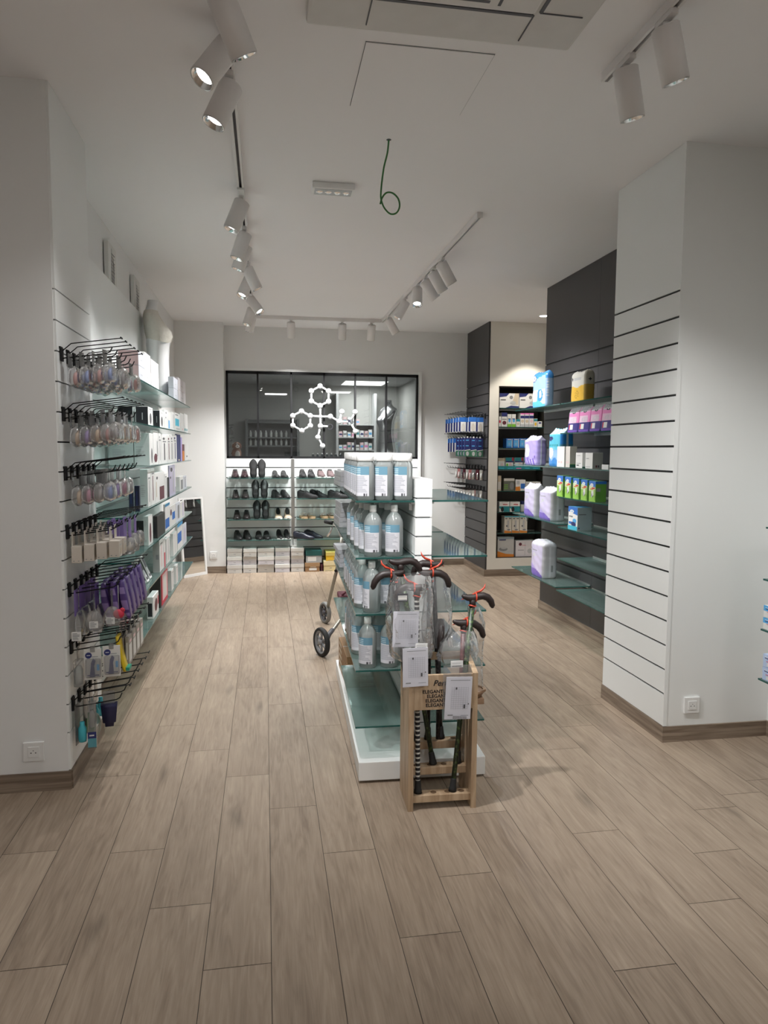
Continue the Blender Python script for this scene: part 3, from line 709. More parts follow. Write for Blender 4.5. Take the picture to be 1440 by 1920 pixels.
# fourth row: little cream cartons with a hanging flap, then clear cup packs
CREAM = P('cream carton', (0.66, 0.60, 0.53), 0.5, var=0.02)
def cream_carton(label, loc, rz=0.0):
    t = thing('hanging_carton', label, 'carton', loc, rz)
    mb = MB(); mb.box(0.0, 0.0015, -0.024, 0.024, -0.048, 0.014); mb.build('hanging_flap', CREAM, t)
    ms = Mats([CREAM]); mb = MB(); d = (0.0, 0.042, -0.034, 0.034, -0.118, -0.046); mb.rbox(*d, b=0.0015)
    draw(mb, ms, '-y', d, [('r', 0.15, 0.10, 0.30, 0.14, GREYM), ('r', 0.62, 0.10, 0.78, 0.14, GREYM)]); draw(mb, ms, '+x', d, [('r', 0.2, 0.7, 0.8, 0.76, GREYL), ('o', 0.5, 0.35, 0.2, 0.2, BEIGE)])
    mb.build('box', list(ms), t); return t
cc = None
for k in range(6):
    ds = [0.035, 0.10, 0.165, 0.232] if k < 2 else ([0.05, 0.12] if k < 4 else [0.04])
    for q, d in enumerate(ds):
        lab = 'small cream hanging carton, %s out on %s hook of fourth hook row' % (ORD[q], ORD[k])
        loc = hook_pt((PXF, HY[k], ROWZ[3]), d*0.80-0.012)
        if cc is None: cc = cream_carton(lab, loc)
        else: dup(cc, lab, loc)
def cup_pack(label, loc, rz=0.0):
    t = thing('teat_pack', label, 'baby teat pack', loc, rz)
    MB().box(0, 0.0015, -0.03, 0.03, -0.075, 0.015).build('header_card', VIOLET_CARD, t)
    MB().lathe([(0.001, -0.145), (0.030, -0.14), (0.040, -0.11), (0.036, -0.08), (0.020, -0.065), (0.001, -0.062)], 16, 0, Matrix.Translation((0.022, 0, 0)), 0.6, 1.0).build('clear_cup', CLEAR, t)
    MB().lathe([(0.001, -0.125), (0.02, -0.122), (0.022, -0.11), (0.008, -0.098), (0.005, -0.085), (0.001, -0.082)], 12, 0, Matrix.Translation((0.022, 0, 0)), 0.7).build('teat', P('silicone', (0.75, 0.7, 0.6), 0.3), t)
    return t
VIOLET_CARD = P('violet card', (0.22, 0.14, 0.42), 0.5)
cp = None
for k, ds in ((2, [0.20, 0.245]), (3, [0.16, 0.205, 0.25]), (4, [0.10, 0.16, 0.22]), (5, [0.10, 0.17, 0.235])):
    for q, d in enumerate(ds):
        lab = 'clear cup teat pack with violet card, %s out on %s hook of fourth hook row' % (ORD[q], ORD[k])
        loc = hook_pt((PXF, HY[k], ROWZ[3]), d*0.8)
        if cp is None: cp = cup_pack(lab, loc)
        else: dup(cp, lab, loc, rnd.uniform(-0.2, 0.1))
# fifth row: clear accessory bags with a price label, purple curved packs, one red teether
def clear_bag(label, loc, rz=0.0):
    t = thing('accessory_bag', label, 'accessory bag', loc, rz)
    MB().box(0, 0.0015, -0.032, 0.032, -0.10, 0.015).build('header_card', VIOLET_CARD, t)
    rings = [[Vector((0.012+(0.004+0.016*math.sin(PI*min(1, v*1.02)))*math.cos(a), 0.04*math.sin(a)*(1+0.04*math.sin(9*v)), -0.08-0.135*v)) for a in [2*PI*j/14 for j in range(14)]] for v in [i/8 for i in range(9)]]
    MB().ring_loft(rings).build('clear_bag', CLEAR, t)
    ms = Mats([WHITE]); mb = MB(); d = (-0.012, 0.028, -0.043, -0.0415, -0.205, -0.165); mb.box(*d)
    draw(mb, ms, '-y', d, textbars(0.1, 0.9, 0.85, 5, 0.15, GREYM)); mb.build('price_label', list(ms), t); return t
bg = None
for k in range(4):
    for q, d in enumerate([0.02, 0.085][:2 if k == 1 else 1]):
        lab = 'clear accessory bag with white label, %s out on %s hook of fifth hook row' % (ORD[q], ORD[k])
        loc = hook_pt((PXF, HY[k], ROWZ[4]), d)
        if bg is None: bg = clear_bag(lab, loc)
        else: dup(bg, lab, loc, rnd.uniform(-0.15, 0.1))
PUR2 = P('purple pouch', (0.085, 0.045, 0.20), 0.35)
PUR3 = P('purple pouch light', (0.27, 0.19, 0.43), 0.4)
def purple_pack(label, loc, rz=0.0):
    t = thing('purple_pack', label, 'hanging pack', loc, rz)
    pts = [(-0.036, 0.012), (0.036, 0.012), (0.040, -0.05), (0.044, -0.12), (0.036, -0.165), (-0.036, -0.165), (-0.044, -0.12), (-0.040, -0.05)]
    mb = MB(); n = len(pts)
    bend = lambda z: 0.030*(-z/0.165)**1.6
    rings = []
    for i in range(13):
        z = 0.012-0.177*i/12
        hw = 0.036+0.008*math.sin(PI*i/12); dx = bend(min(z, 0)*1.0 if z < 0 else 0); th = 0.006+0.008*math.sin(PI*i/12)
        rings.append([Vector((dx+sx*th, sy*hw, z)) for sx, sy in ((-1, -1), (-0.6, -1.05), (0.6, -1.05), (1, -1), (1, 1), (0.6, 1.05), (-0.6, 1.05), (-1, 1))])
    mb.ring_loft(rings, 0, True, True, True, True, lambda i, j: 1 if j in (0, 1, 2) and i in (2, 3, 6, 7, 8, 10) else 0)
    mb.build('pouch', [PUR2, PUR3], t)
    MB().box(0.004, 0.006, -0.014, 0.014, -0.03, -0.012).build('badge', WHITE, t); return t
pp = None
for k in range(1, 6):
    for q, d in enumerate([0.11, 0.155, 0.198] if k > 1 else [0.12, 0.165, 0.20]):
        lab = 'purple curved hanging pouch, %s from outside on %s hook of fifth hook row' % (ORD[q], ORD[k])
        loc = hook_pt((PXF, HY[k], ROWZ[4]), d)
        if pp is None: pp = purple_pack(lab, loc)
        else: dup(pp, lab, loc, rnd.uniform(-0.12, 0.1))
def dome_pack(label, loc, rz, c):
    t = thing('dome_pack', label, 'hanging pack', loc, rz)
    MB().box(0, 0.0015, -0.012, 0.012, -0.07, 0.012).build('hanging_tab', CARDT, t)
    MB().lathe([(0.001, -0.150), (0.030, -0.147), (0.040, -0.12), (0.036, -0.09), (0.02, -0.065), (0.001, -0.06)], 18, 0, Matrix.Translation((0.0, 0, 0)), 0.95, 0.6).build('dome', c, t)
    ms = Mats([WHITE]); mb = MB(); d = (-0.018, 0.018, -0.026, -0.0245, -0.135, -0.105); mb.box(*d); draw(mb, ms, '-y', d, textbars(0.1, 0.9, 0.85, 5, 0.16, GREYM)); mb.build('price_label', list(ms), t)
dome_pack('clear dome pack with price label, middle of the fifth hook row', hook_pt((PXF, HY[0], ROWZ[4]), 0.095)+Vector((0, 0, -0.03)), 0.1, CLEAR)
dome_pack('clear dome pack with price label, right of middle in the fifth hook row', hook_pt((PXF, HY[0], ROWZ[4]), 0.172)+Vector((0, 0, -0.025)), -0.1, CLEAR)
t = thing('teether', 'small red teether hanging below the purple pouches', 'teether', hook_pt((PXF, HY[0], ROWZ[4]), 0.200))
MB().tube([(0, 0, 0.004), (0, 0, -0.10)], 0.0015, 6).build('cord', GREYL, t)
MB().sphere((0, 0, -0.125), 0.022, 0, 14, 9, (1.1, 0.6, 1.0)).sphere((0.016, 0, -0.108), 0.011, 0, 10, 7, (1, 0.6, 1)).build('ring', RED, t)
# sixth row: blister cards, bottle bag, yellow pack, flat grey cartons
def blister_card(label, loc, rz):
    t = thing('blister_card', label, 'blister pack', loc, rz)
    ms = Mats([OFFW]); mb = MB(); d = (-0.037, 0.037, -0.008, 0.0, -0.128, 0.012); mb.rbox(*d, b=0.002)
    draw(mb, ms, '-y', d, [('o', 0.27, 0.80, 0.19, 0.10, NAVY), ('r', 0.17, 0.79, 0.37, 0.81, WHITE), ('p', [(0.30, 0.10), (0.62, 0.10), (0.58, 0.45), (0.66, 0.62), (0.52, 0.70), (0.40, 0.55), (0.36, 0.32)], NAVY),
        ('r', 0.18, 0.13, 0.85, 0.17, NAVY), ('r', 0.45, 0.74, 0.80, 0.76, GREYM), ('r', 0.72, 0.3, 0.86, 0.5, SKY)])
    mb.build('card', list(ms), t)
    MB().rbox(-0.03, 0.034, -0.020, -0.008, -0.115, -0.03, 0.006).build('blister', CLEAR, t)
    MB().box(-0.010, 0.010, -0.009, -0.007, -0.002, 0.026).build('hanging_tab', CARDT, t); return t
blister_card('blister card with blue figure, left one of two in sixth hook row', hook_pt((PXF, HY[0], ROWZ[5]), 0.085)+Vector((0, -0.004, -0.018)), 0.10)
blister_card('blister card with blue figure, right one of two in sixth hook row', hook_pt((PXF, HY[0], ROWZ[5]), 0.165)+Vector((0, -0.004, -0.018)), 0.16)
t = thing('bottle_bag', 'clear bag with a small baby bottle at the pillar edge of sixth hook row', 'baby bottle pack', hook_pt((PXF, HY[0], ROWZ[5]), 0.022))
MB().box(-0.001, 0.001, -0.02, 0.02, -0.05, 0.014).build('header_card', CARDT, t)
MB().rbox(-0.018, 0.022, -0.03, 0.03, -0.165, -0.045, 0.01).build('clear_bag', CLEAR, t)
MB().lathe([(0.001, -0.155), (0.019, -0.155), (0.019, -0.09), (0.012, -0.075), (0.001, -0.07)], 14).build('bottle', GEL, t)
t = thing('yellow_pack', 'yellow curved pack hanging behind the blister cards', 'hanging pack', hook_pt((PXF, HY[1], ROWZ[5]), 0.175))
mb = MB(); mb.ring_loft([[Vector((sx*0.006+0.03*(i/10)**1.5, sy*0.034, 0.012-0.165*i/10)) for sx, sy in ((-1, -1), (1, -1), (1, 1), (-1, 1))] for i in range(11)]); mb.build('pouch', P('yellow pouch', (0.70, 0.50, 0.02), 0.4), t)
MB().box(0.034, 0.05, -0.03, 0.03, -0.150, -0.135).build('green_tab', P('tab green', (0.02, 0.3, 0.2)), t)
GCARD = P('grey brown carton', (0.36, 0.33, 0.29), 0.55)
g0 = None
for k in range(2, 6):
    for q, d in enumerate([0.160, 0.182, 0.204]):
        lab = 'flat grey hanging carton, %s from the wall on %s hook of sixth hook row' % (ORD[q], ORD[k])
        loc = hook_pt((PXF, HY[k], ROWZ[5]), d-0.012)
        if g0 is None:
            g0 = thing('flat_carton', lab, 'carton', loc)
            MB().box(0, 0.001, -0.02, 0.02, -0.02, 0.014).build('hanging_flap', GCARD, g0)
            ms = Mats([GCARD]); mb = MB(); dd = (0, 0.016, -0.042, 0.042, -0.155, -0.018); mb.rbox(*dd, b=0.001); draw(mb, ms, '+x', dd, [('r', 0.1, 0.1, 0.9, 0.7, OFFW), ('r', 0.2, 0.75, 0.8, 0.85, PALEP)]); draw(mb, ms, '-y', dd, [('r', 0.3, 0.2, 0.7, 0.8, OFFW)]); mb.build('box', list(ms), g0)
        else: dup(g0, lab, loc)
# bottom row: small bottle cards, a tall slim box with teal band, one navy brush pack
def bottle_card(label, loc, rz, c):
    t = thing('bottle_card', label, 'baby bottle pack', loc, rz)
    MB().box(-0.0012, 0.0012, -0.028, 0.028, -0.17, 0.014).build('card', CARDT, t)
    MB().lathe([(0.001, -0.16), (0.016, -0.16), (0.018, -0.15), (0.018, -0.10), (0.010, -0.085), (0.010, -0.07), (0.001, -0.07)], 14, 0, Matrix.Translation((0.02, 0, 0))).build('bottle', c, t)
    return t
TEALB = P('teal bottle', (0.06, 0.42, 0.50), 0.2); GREENB = P('green bottle', (0.22, 0.5, 0.2), 0.2)
bottle_card('hanging card with small teal bottle nearest the pillar edge in bottom hook row', hook_pt((PXF, HY[0], ROWZ[6]), 0.010), -0.1, TEALB)
bottle_card('hanging card with small green bottle on second hook of bottom hook row', hook_pt((PXF, HY[1], ROWZ[6]), 0.02), -0.1, GREENB)
for k in (2, 3):
    bottle_card('hanging card with small teal bottle on %s hook of bottom hook row' % ORD[k], hook_pt((PXF, HY[k], ROWZ[6]), 0.02), 0.0, TEALB)
t = thing('slim_box', 'tall slim clear box with teal band on nearest hook of bottom hook row', 'hanging box', hook_pt((PXF, HY[0], ROWZ[6]), 0.072), 0.1)
ms = Mats([CARDT]); mb = MB(); dd = (-0.018, 0.018, -0.014, 0.014, -0.20, 0.012); mb.rbox(*dd, b=0.002)
draw(mb, ms, '-y', dd, [('r', 0.0, 0.22, 1.0, 0.36, NAVY), ('r', 0.0, 0.03, 1.0, 0.22, P('band teal', (0.10, 0.32, 0.38))), ('r', 0.2, 0.27, 0.75, 0.30, OFFW)])
mb.build('box', list(ms), t); MB().lathe([(0.001, -0.11), (0.010, -0.105), (0.012, -0.05), (0.006, -0.03), (0.001, -0.03)], 12).build('tube', OFFW, t)
t = thing('navy_pouch', 'navy blue bucket shaped pouch hanging in bottom hook row', 'hanging pack', hook_pt((PXF, HY[1], ROWZ[6]), 0.125), 0.15)
MB().box(-0.026, 0.026, -0.001, 0.001, -0.075, 0.014).build('header_card', CARDT, t)
MB().ring_loft([[Vector((0.036*s_*cx, 0.020*s_*cy, z)) for cx, cy in ((-1, -1), (1, -1), (1, 1), (-1, 1))] for s_, z in ((1.0, -0.045), (0.97, -0.06), (0.78, -0.13), (0.55, -0.135), (0.5, -0.152))]).build('pouch', P('navy pouch', (0.02, 0.02, 0.075), 0.5), t)
t = thing('net_bag', 'clear round net bag hanging behind the slim box in bottom hook row', 'hanging pack', hook_pt((PXF, HY[1], ROWZ[6]), 0.06))
MB().box(-0.001, 0.001, -0.02, 0.02, -0.08, 0.012).build('header_card', CARDT, t)
MB().sphere((0.0, 0, -0.135), 0.045, 0, 16, 10, (0.6, 0.8, 1.3)).build('bag', CLEAR, t)
# ------------------------------------------------------------------ left wall: glass shelves
def glass_shelf(label, x0, x1, y0, y1, z, back=None, group=None, name='glass_shelf', rail='x0', brackets=True, parent=None):
    """z = top of the glass"""
    cx, cy = (x0+x1)/2, (y0+y1)/2; t = thing(name, label, 'shelf', (cx, cy, z), 0.0, group)
    hx, hy, th = (x1-x0)/2, (y1-y0)/2, 0.008
    MB().box(-hx, hx, -hy, hy, -th, 0, mats=[0, 0, 1, 1, 1, 1]).build('pane', [SHELFG, EDGEG], t)
    mb = MB()                               # aluminium rail that holds the pane in the groove
    if rail == 'x0': mb.box(-hx-0.004, -hx+0.020, -hy+0.01, hy-0.01, -th-0.010, -th-0.0005).box(-hx-0.004, -hx-0.0005, -hy+0.01, hy-0.01, -th-0.0005, 0.010)
    elif rail == 'x1': mb.box(hx-0.020, hx+0.004, -hy+0.01, hy-0.01, -th-0.010, -th-0.0005).box(hx+0.0005, hx+0.004, -hy+0.01, hy-0.01, -th-0.0005, 0.010)
    elif rail == 'y1': mb.box(-hx+0.01, hx-0.01, hy-0.020, hy+0.004, -th-0.010, -th-0.0005).box(-hx+0.01, hx-0.01, hy+0.0005, hy+0.004, -th-0.0005, 0.010)
    mb.build('wall_rail', ALU, t)
    return t
LSZ = [1.894, 1.644, 1.392, 1.137, 0.899, 0.656, 0.410]
LSN = ['top', 'second', 'third', 'fourth', 'fifth', 'sixth', 'lowest']
LSB = [3.87, 4.40, 5.37, 6.04, 7.03]; SXF = -0.70
for k, z in enumerate(LSZ):
    for q in range(4):
        glass_shelf('glass shelf pane, %s from the pillar at the %s level of left wall' % (ORD[q], LSN[k]), -0.981, SXF, LSB[q]+0.002, LSB[q+1]-0.002, z, rail='x0')
def lbox(lv, pl, pm, pr, ptop, arts, label, base=None, xf=-0.715, name='carton', cat='carton', sides=None, group=None, z0=None, dmax=0.25, rz=0.0):
    """carton on left shelf lv: pl|pm = its near side face, pm|pr = its aisle face, as columns of the photo"""
    z = LSZ[lv]+0.001 if z0 is None else z0
    y0 = y_at(pm, xf, z); y1 = y_at(pr, xf, z) if pr > pm+0.1 else y0+0.04
    x0 = _x_at(pl, y0, z) if pl is not None else xf-0.14
    x0 = max(x0, xf-dmax)
    zt_ = z_at(ptop, xf, y0)
    return carton(name, label, cat, x0, xf, y0, y1-0.002, z, max(zt_, z+0.02), arts, base, group, sides, rz)
def strip_art(m=GREYD, hi=0.80): return [('r', 0.42, 0.12, 0.60, hi, m), ('r', 0.2, hi+0.04, 0.8, hi+0.08, GREYM)]
def oval_art(m=GREYD): return [('o', 0.5, 0.38, 0.20, 0.30, m), ('r', 0.15, 0.86, 0.7, 0.90, GREYL)]
LT = [('r', 0.12, 0.56, 0.62, 0.585, GREYL)]+textbars(0.12, 0.7, 0.50, 5, 0.05, GREYL)
LOGOV = [('r', 0.50, 0.28, 0.56, 0.66, GREYL)]
# top level: pale pink and white cartons in pairs, one on top of the other
z = LSZ[0]+0.001
def pair(pl, pm, pr, ptop, side, front, lab, dm=0.25):
    y0 = y_at(pm, -0.715, z); y1 = y_at(pr, -0.715, z)-0.002; zt_ = z_at(ptop, -0.715, y0); h = (zt_-z)/2; x0 = max(_x_at(pl, y0, z), -0.715-dm)
    for q, nm in ((0, 'lower'), (1, 'upper')):
        carton('carton', '%s carton of the %s' % (nm, lab), 'carton', x0, -0.715, y0, y1, z+q*h, z+(q+1)*h-0.001, {'+x': [('r', 0.3, 0.4, 0.6, 0.45, GREYL)]}, front, None, {'-y': side, '+z': WHITE} if side else None)
pair(222, 260.6, 272, 656, PALEP, P('carton bluish white', (0.66, 0.68, 0.75)), 'pink sided pair on the top left shelf')
pair(264, 272.5, 283, 659, None, WHITE, 'white pair just behind the pink sided cartons', 0.2)
pair(276, 284, 298, 672, None, P('carton pinkish white', (0.74, 0.70, 0.72)), 'pinkish pair in front of the white torso', 0.045)
pair(316, 326, 334, 706, None, P('carton bluish white', (0.66, 0.68, 0.75)), 'pale blue white pair behind the white torso', 0.2)
pair(329, 335, 348, 707, None, P('carton pinkish white', (0.74, 0.70, 0.72)), 'pinkish pair at the far end of the top left shelf', 0.2)
# second level
y0 = y_at(278, -0.715, LSZ[1]); zt_ = z_at(762, -0.715, y0)
carton('carton', 'black carton with white front edge beside the soothers on second left shelf', 'carton', -0.892, -0.806, y0, y0+0.10, LSZ[1]+0.001, zt_, {'-y': LOGOV, '+x': [('r', 0.3, 0.1, 0.7, 0.9, GREYM)]}, WHITE, None, {'-y': INK})
lbox(1, 255, 278, 287, 762, {'-y': LOGOV, '+x': oval_art()}, 'larger black carton with small white lettering on second left shelf', WHITE, sides={'-y': INK})
lbox(1, 287.5, 300, 307.5, 769.5, {'-y': LOGOV, '+x': oval_art()}, 'smaller black carton with white front on second left shelf', WHITE, sides={'-y': INK})
lbox(1, 304, 308.5, 315, 768, {'+x': [('o', 0.5, 0.86, 0.12, 0.05, GREYD), ('o', 0.4, 0.6, 0.1, 0.04, GREYD)]}, 'white carton with two dark dots on second left shelf', WHITE)
lbox(1, 312, 315.5, 321, 771, {'+x': [('r', 0.1, 0.05, 0.5, 0.5, SKY)]}, 'slim white carton with blue corner on second left shelf', WHITE)
lbox(1, 318, 321.5, 327, 772, {'+x': [('r', 0.6, 0.1, 0.8, 0.9, GREYL)]}, 'slim plain white carton before the blue square carton on second left shelf', WHITE)
lbox(1, 325, 328, 338, 773, {'+x': [('r', 0.08, 0.28, 0.80, 0.68, CYAN), ('r', 0.1, 0.86, 0.6, 0.93, GREYM), ('r', 0.2, 0.1, 0.9, 0.16, GREYL)]}, 'white carton with a cyan square on second left shelf', WHITE)
lbox(1, 336, 338.5, 345, 774, {'+x': [('r', 0.5, 0.1, 0.8, 0.2, PALEP)]}, 'white carton just past the cyan square carton on second left shelf', WHITE)
lbox(1, 343, 345.5, 352, 775, {'+x': [('r', 0.1, 0.1, 0.4, 0.22, TEAL), ('r', 0.6, 0.1, 0.85, 0.22, TEAL)]}, 'white carton at the far end of second left shelf', WHITE)
# third level
y0 = y_at(281, -0.715, LSZ[2]); zt_ = z_at(812, -0.715, y0)
PGREY = P('carton pale grey', (0.62, 0.66, 0.65))
x2_ = _x_at(252, y0, LSZ[2])
carton('carton', 'pale grey carton behind the hooks at the start of third left shelf', 'carton', -0.955, x2_-0.004, y0, y0+0.14, LSZ[2]+0.001, zt_, {'-y': LT}, PGREY)
lbox(2, 252, 281, 288, 812, {'-y': LT, '+x': [('o', 0.6, 0.3, 0.16, 0.24, GREYD)]}, 'large pale grey carton with faint lettering on third left shelf', WHITE, sides={'-y': PGREY})
lbox(2, 283, 288.5, 297.5, 807, {'+x': [('o', 0.42, 0.20, 0.34, 0.13, MAROON), ('r', 0.72, 0.25, 0.84, 0.7, GREYM)]}, 'tall white carton with dark oval print on third left shelf', WHITE)
for k, (a, b, c_, tp, mm, lab) in enumerate(((296, 298, 303, 812, GREYL, 'slim white carton'), (301, 303.5, 314, 815.5, GREYD, 'white carton with dark stripe and dot'), (312, 314.5, 320, 816.5, MAROON, 'white carton with maroon stripe'),
      (318, 320.5, 325, 816, GREYD, 'white carton with grey stripe'), (323, 325.5, 332.0, 815, NAVY, 'white carton with navy stripe'))):
    lbox(2, a, b, c_, tp, {'+x': strip_art(mm, 0.72)+[('o', 0.4, 0.88, 0.18, 0.04, mm)]}, '%s in the row on third left shelf' % lab, WHITE)
lbox(2, 329, 332.5, 339, 814, {'+x': [('r', 0.3, 0.02, 0.7, 0.08, BEIGE)]}, 'tall navy blue carton on third left shelf', NAVY)
lbox(2, 337, 339.5, 342, 820, {}, 'slim lavender carton beside the navy one on third left shelf', LAV)
lbox(2, 340.5, 342.5, 346, 833, {'+x': [('r', 0, 0.6, 1, 1, MAROON)]}, 'small orange and maroon carton on third left shelf', ORANGE)
lbox(2, 344, 346.5, 352.5, 833, {'+x': [('r', 0.5, 0.2, 0.8, 0.3, GREYD)]}, 'small white carton at the far end of third left shelf', WHITE)
# fourth level
NVT = P('navy carton', (0.018, 0.022, 0.06), 0.4)
lbox(3, 242, 250.5, 251.5, 911, {'-y': [('r', 0.35, 0.2, 0.6, 0.8, NAVY)]}, 'tall navy carton, left of two side by side on fourth left shelf', NVT, xf=-0.79)
lbox(3, 252.8, 262, 264, 911, {'-y': [('r', 0.35, 0.2, 0.6, 0.8, NAVY)]}, 'tall navy carton, right of two side by side on fourth left shelf', NVT)
lbox(3, 263.5, 278, 283.5, 880, {'-y': LT, '+x': strip_art(GREYM, 0.7)}, 'large pale grey carton on fourth left shelf', WHITE, sides={'-y': PGREY})
lbox(3, 280, 284, 291, 879, {'+x': strip_art(MAROON, 0.8)}, 'tall white carton with maroon stripe on fourth left shelf', WHITE)
lbox(3, 287, 291.5, 309, 887, {'+x': [('r', 0.45, 0.05, 0.95, 0.5, MAROON), ('o', 0.2, 0.82, 0.08, 0.05, GREYD), ('r', 0.1, 0.2, 0.16, 0.7, BEIGE)]}, 'wide white carton with maroon print on fourth left shelf', WHITE)
lbox(3, 307, 309.5, 314, 888, {'+x': strip_art(GREYL)}, 'slim white carton next to the black one on fourth left shelf', WHITE)
lbox(3, 311, 314.5, 318, 896, {}, 'slim black carton on fourth left shelf', INK)
lbox(3, 316, 318.5, 329, 873, {'+x': [('o', 0.35, 0.85, 0.18, 0.07, GREYD), ('r', 0.6, 0.1, 0.75, 0.8, GREYL), ('o', 0.15, 0.6, 0.1, 0.04, GREYD)]}, 'lilac white carton on fourth left shelf', LILAC)
lbox(3, 330, 337.5, 344, 894, {'+x': [('r', 0.25, 0.1, 0.85, 0.75, GREYM)]}, 'white carton with grey picture on fourth left shelf', WHITE)
lbox(3, 342, 344.5, 350, 893, {'+x': strip_art(GREYD)}, 'white carton at the far end of fourth left shelf', P('carton bluish white', (0.66, 0.68, 0.75)))
# fifth level
BLK2 = P('matt black carton', (0.03, 0.028, 0.028), 0.45)
lbox(4, 253, 270, 271.5, 977, {'-y': [('r', 0.38, 0.3, 0.44, 0.65, GREYM)]}, 'black carton in front of the tall white one on fifth left shelf', BLK2, xf=-0.79)
lbox(4, 270, 279, 287, 968, {'-y': textbars(0.15, 0.7, 0.85, 4, 0.05, GREYL)+[('r', 0.2, 0.12, 0.6, 0.2, GREYL)], '+x': [('o', 0.45, 0.40, 0.2, 0.34, MAROON)]}, 'tall white carton with maroon oval on fifth left shelf', WHITE, sides={'-y': PGREY})
lbox(4, 287.5, 295.5, 310, 968, {'-y': [('o', 0.4, 0.45, 0.28, 0.3, INK)]}, 'large matt black carton on fifth left shelf', BLK2)
lbox(4, 307, 310.5, 319, 946, {'+x': [('r', 0.0, 0.10, 0.85, 0.45, BLUE), ('r', 0.0, 0.9, 1.0, 1.0, SKY)]}, 'tall white carton with blue square on fifth left shelf', WHITE)
lbox(4, 317, 319.5, 330, 950, {'+x': [('r', 0.35, 0.30, 0.85, 0.66, BLUE), ('o', 0.15, 0.7, 0.12, 0.15, MAROON)]}, 'white carton with small blue rectangle on fifth left shelf', WHITE)
lbox(4, 328, 330.5, 338, 944, {'+x': [('r', 0.4, 0.15, 0.8, 0.85, GREYM)]}, 'tall pale carton with grey figure on fifth left shelf', P('carton bluish white', (0.66, 0.68, 0.75)))
lbox(4, 336, 338.5, 346, 942, {'+x': [('r', 0.5, 0.1, 0.75, 0.9, LILAC)]}, 'tall pale carton at the far end of fifth left shelf', WHITE)
# sixth level
lbox(5, 287, 300, 307, 1013, {'-y': [('r', 0.45, 0.4, 0.85, 0.55, GREYM)], '+x': strip_art(PALEP)}, 'large grey carton with dark square on sixth left shelf', WHITE, sides={'-y': P('carton grey', (0.40, 0.40, 0.39))})
lbox(5, 305, 307.5, 311, 1010, {'+x': [('r', 0.2, 0.0, 0.8, 0.5, RED)]}, 'slim white carton with red edge on sixth left shelf', WHITE)
lbox(5, 308.5, 313, 318.5, 1011, {'+x': [('r', 0.5, 0.1, 0.7, 0.9, GREYL)]}, 'white carton with grey stripe on sixth left shelf', WHITE)
lbox(5, 319.5, 325.5, 332, 1001, {'+x': [('r', 0.4, 0.1, 0.5, 0.9, GREYL)]}, 'plain white carton on sixth left shelf', WHITE)
lbox(5, 330, 333.5, 343, 979, {'+x': [('r', 0.0, 0.25, 0.75, 0.6, BLUE), ('r', 0.0, 0.8, 1.0, 1.0, SKY)]}, 'white carton with blue square on sixth left shelf', WHITE)
lbox(5, 341, 343.5, 350, 985, {'+x': [('r', 0.3, 0.2, 0.6, 0.8, LILAC)]}, 'pale carton at the far end of sixth left shelf', P('carton bluish white', (0.66, 0.68, 0.75)))
# two slim picture cartons leaning on each other and a cream carton, near the purple pouches
def leaner(label, y, x, lean, h, wd):
    mb = MB(); ms = Mats([WHITE]); d = (-0.009, 0.009, -wd/2, wd/2, 0, h); mb.rbox(*d, b=0.0015)
    draw(mb, ms, '+x', d, [('r', 0.1, 0.08, 0.9, 0.92, GREYD), ('r', 0.2, 0.2, 0.8, 0.5, GREYL)]); draw(mb, ms, '-y', d, [('r', 0.3, 0.1, 0.7, 0.9, GREYD)])
    o = mb.build('slim_carton', list(ms)); o.location = (x, y, LSZ[5]+0.004); o.rotation_euler = (0, lean, 0); return tag(o, label, 'carton')
leaner('slim white carton leaning to the wall, front one of two on sixth left shelf', 4.62, -0.742, -0.45, 0.155, 0.07)
leaner('slim white carton leaning to the wall, rear one of two on sixth left shelf', 4.74, -0.745, -0.40, 0.155, 0.07)
carton('carton', 'small cream white carton behind the purple pouches on sixth left shelf', 'carton', -0.83, -0.74, 4.20, 4.34, LSZ[5]+0.001, LSZ[5]+0.085, {'-y': [('r', 0.2, 0.3, 0.8, 0.5, BEIGE)]}, OFFW)
# lowest level
lbox(6, 281, 301.5, 303, 1074, {}, 'large black carton on the lowest left shelf', BLK2)
lbox(6, 301.5, 304, 315, 1073, {'+x': [('r', 0.12, 0.12, 0.9, 0.88, PALEP), ('r', 0.3, 0.2, 0.7, 0.8, OFFW)]}, 'tall red edged carton on the lowest left shelf', RED)
lbox(6, 315, 322, 326, 1070, {'+x': strip_art(GREYL)}, 'white carton beyond the red edged one on the lowest left shelf', WHITE, sides={'-y': P('carton grey white', (0.55, 0.55, 0.54))})
lbox(6, 325.5, 330.5, 334, 1061, {'+x': strip_art(PALEP)}, 'white carton farthest along the lowest left shelf', WHITE)
lbox(6, 276, 288, 298, 1120, {'-y': [('r', 0.12, 0.10, 0.82, 0.72, INK)], '+x': [('o', 0.5, 0.5, 0.25, 0.3, MAROON), ('r', 0.8, 0.4, 0.95, 0.8, RED)]}, 'white carton with a black square on the lowest left shelf', WHITE)
carton('carton', 'upright pinkish red carton half hidden by the grey hanging cartons', 'carton', -0.80, -0.735, 4.02, 4.05, LSZ[6]+0.001, LSZ[6]+0.15, {'-y': [('r', 0.62, 0.1, 0.95, 0.9, RED), ('o', 0.75, 0.55, 0.12, 0.25, MAROON)]}, PALEP)
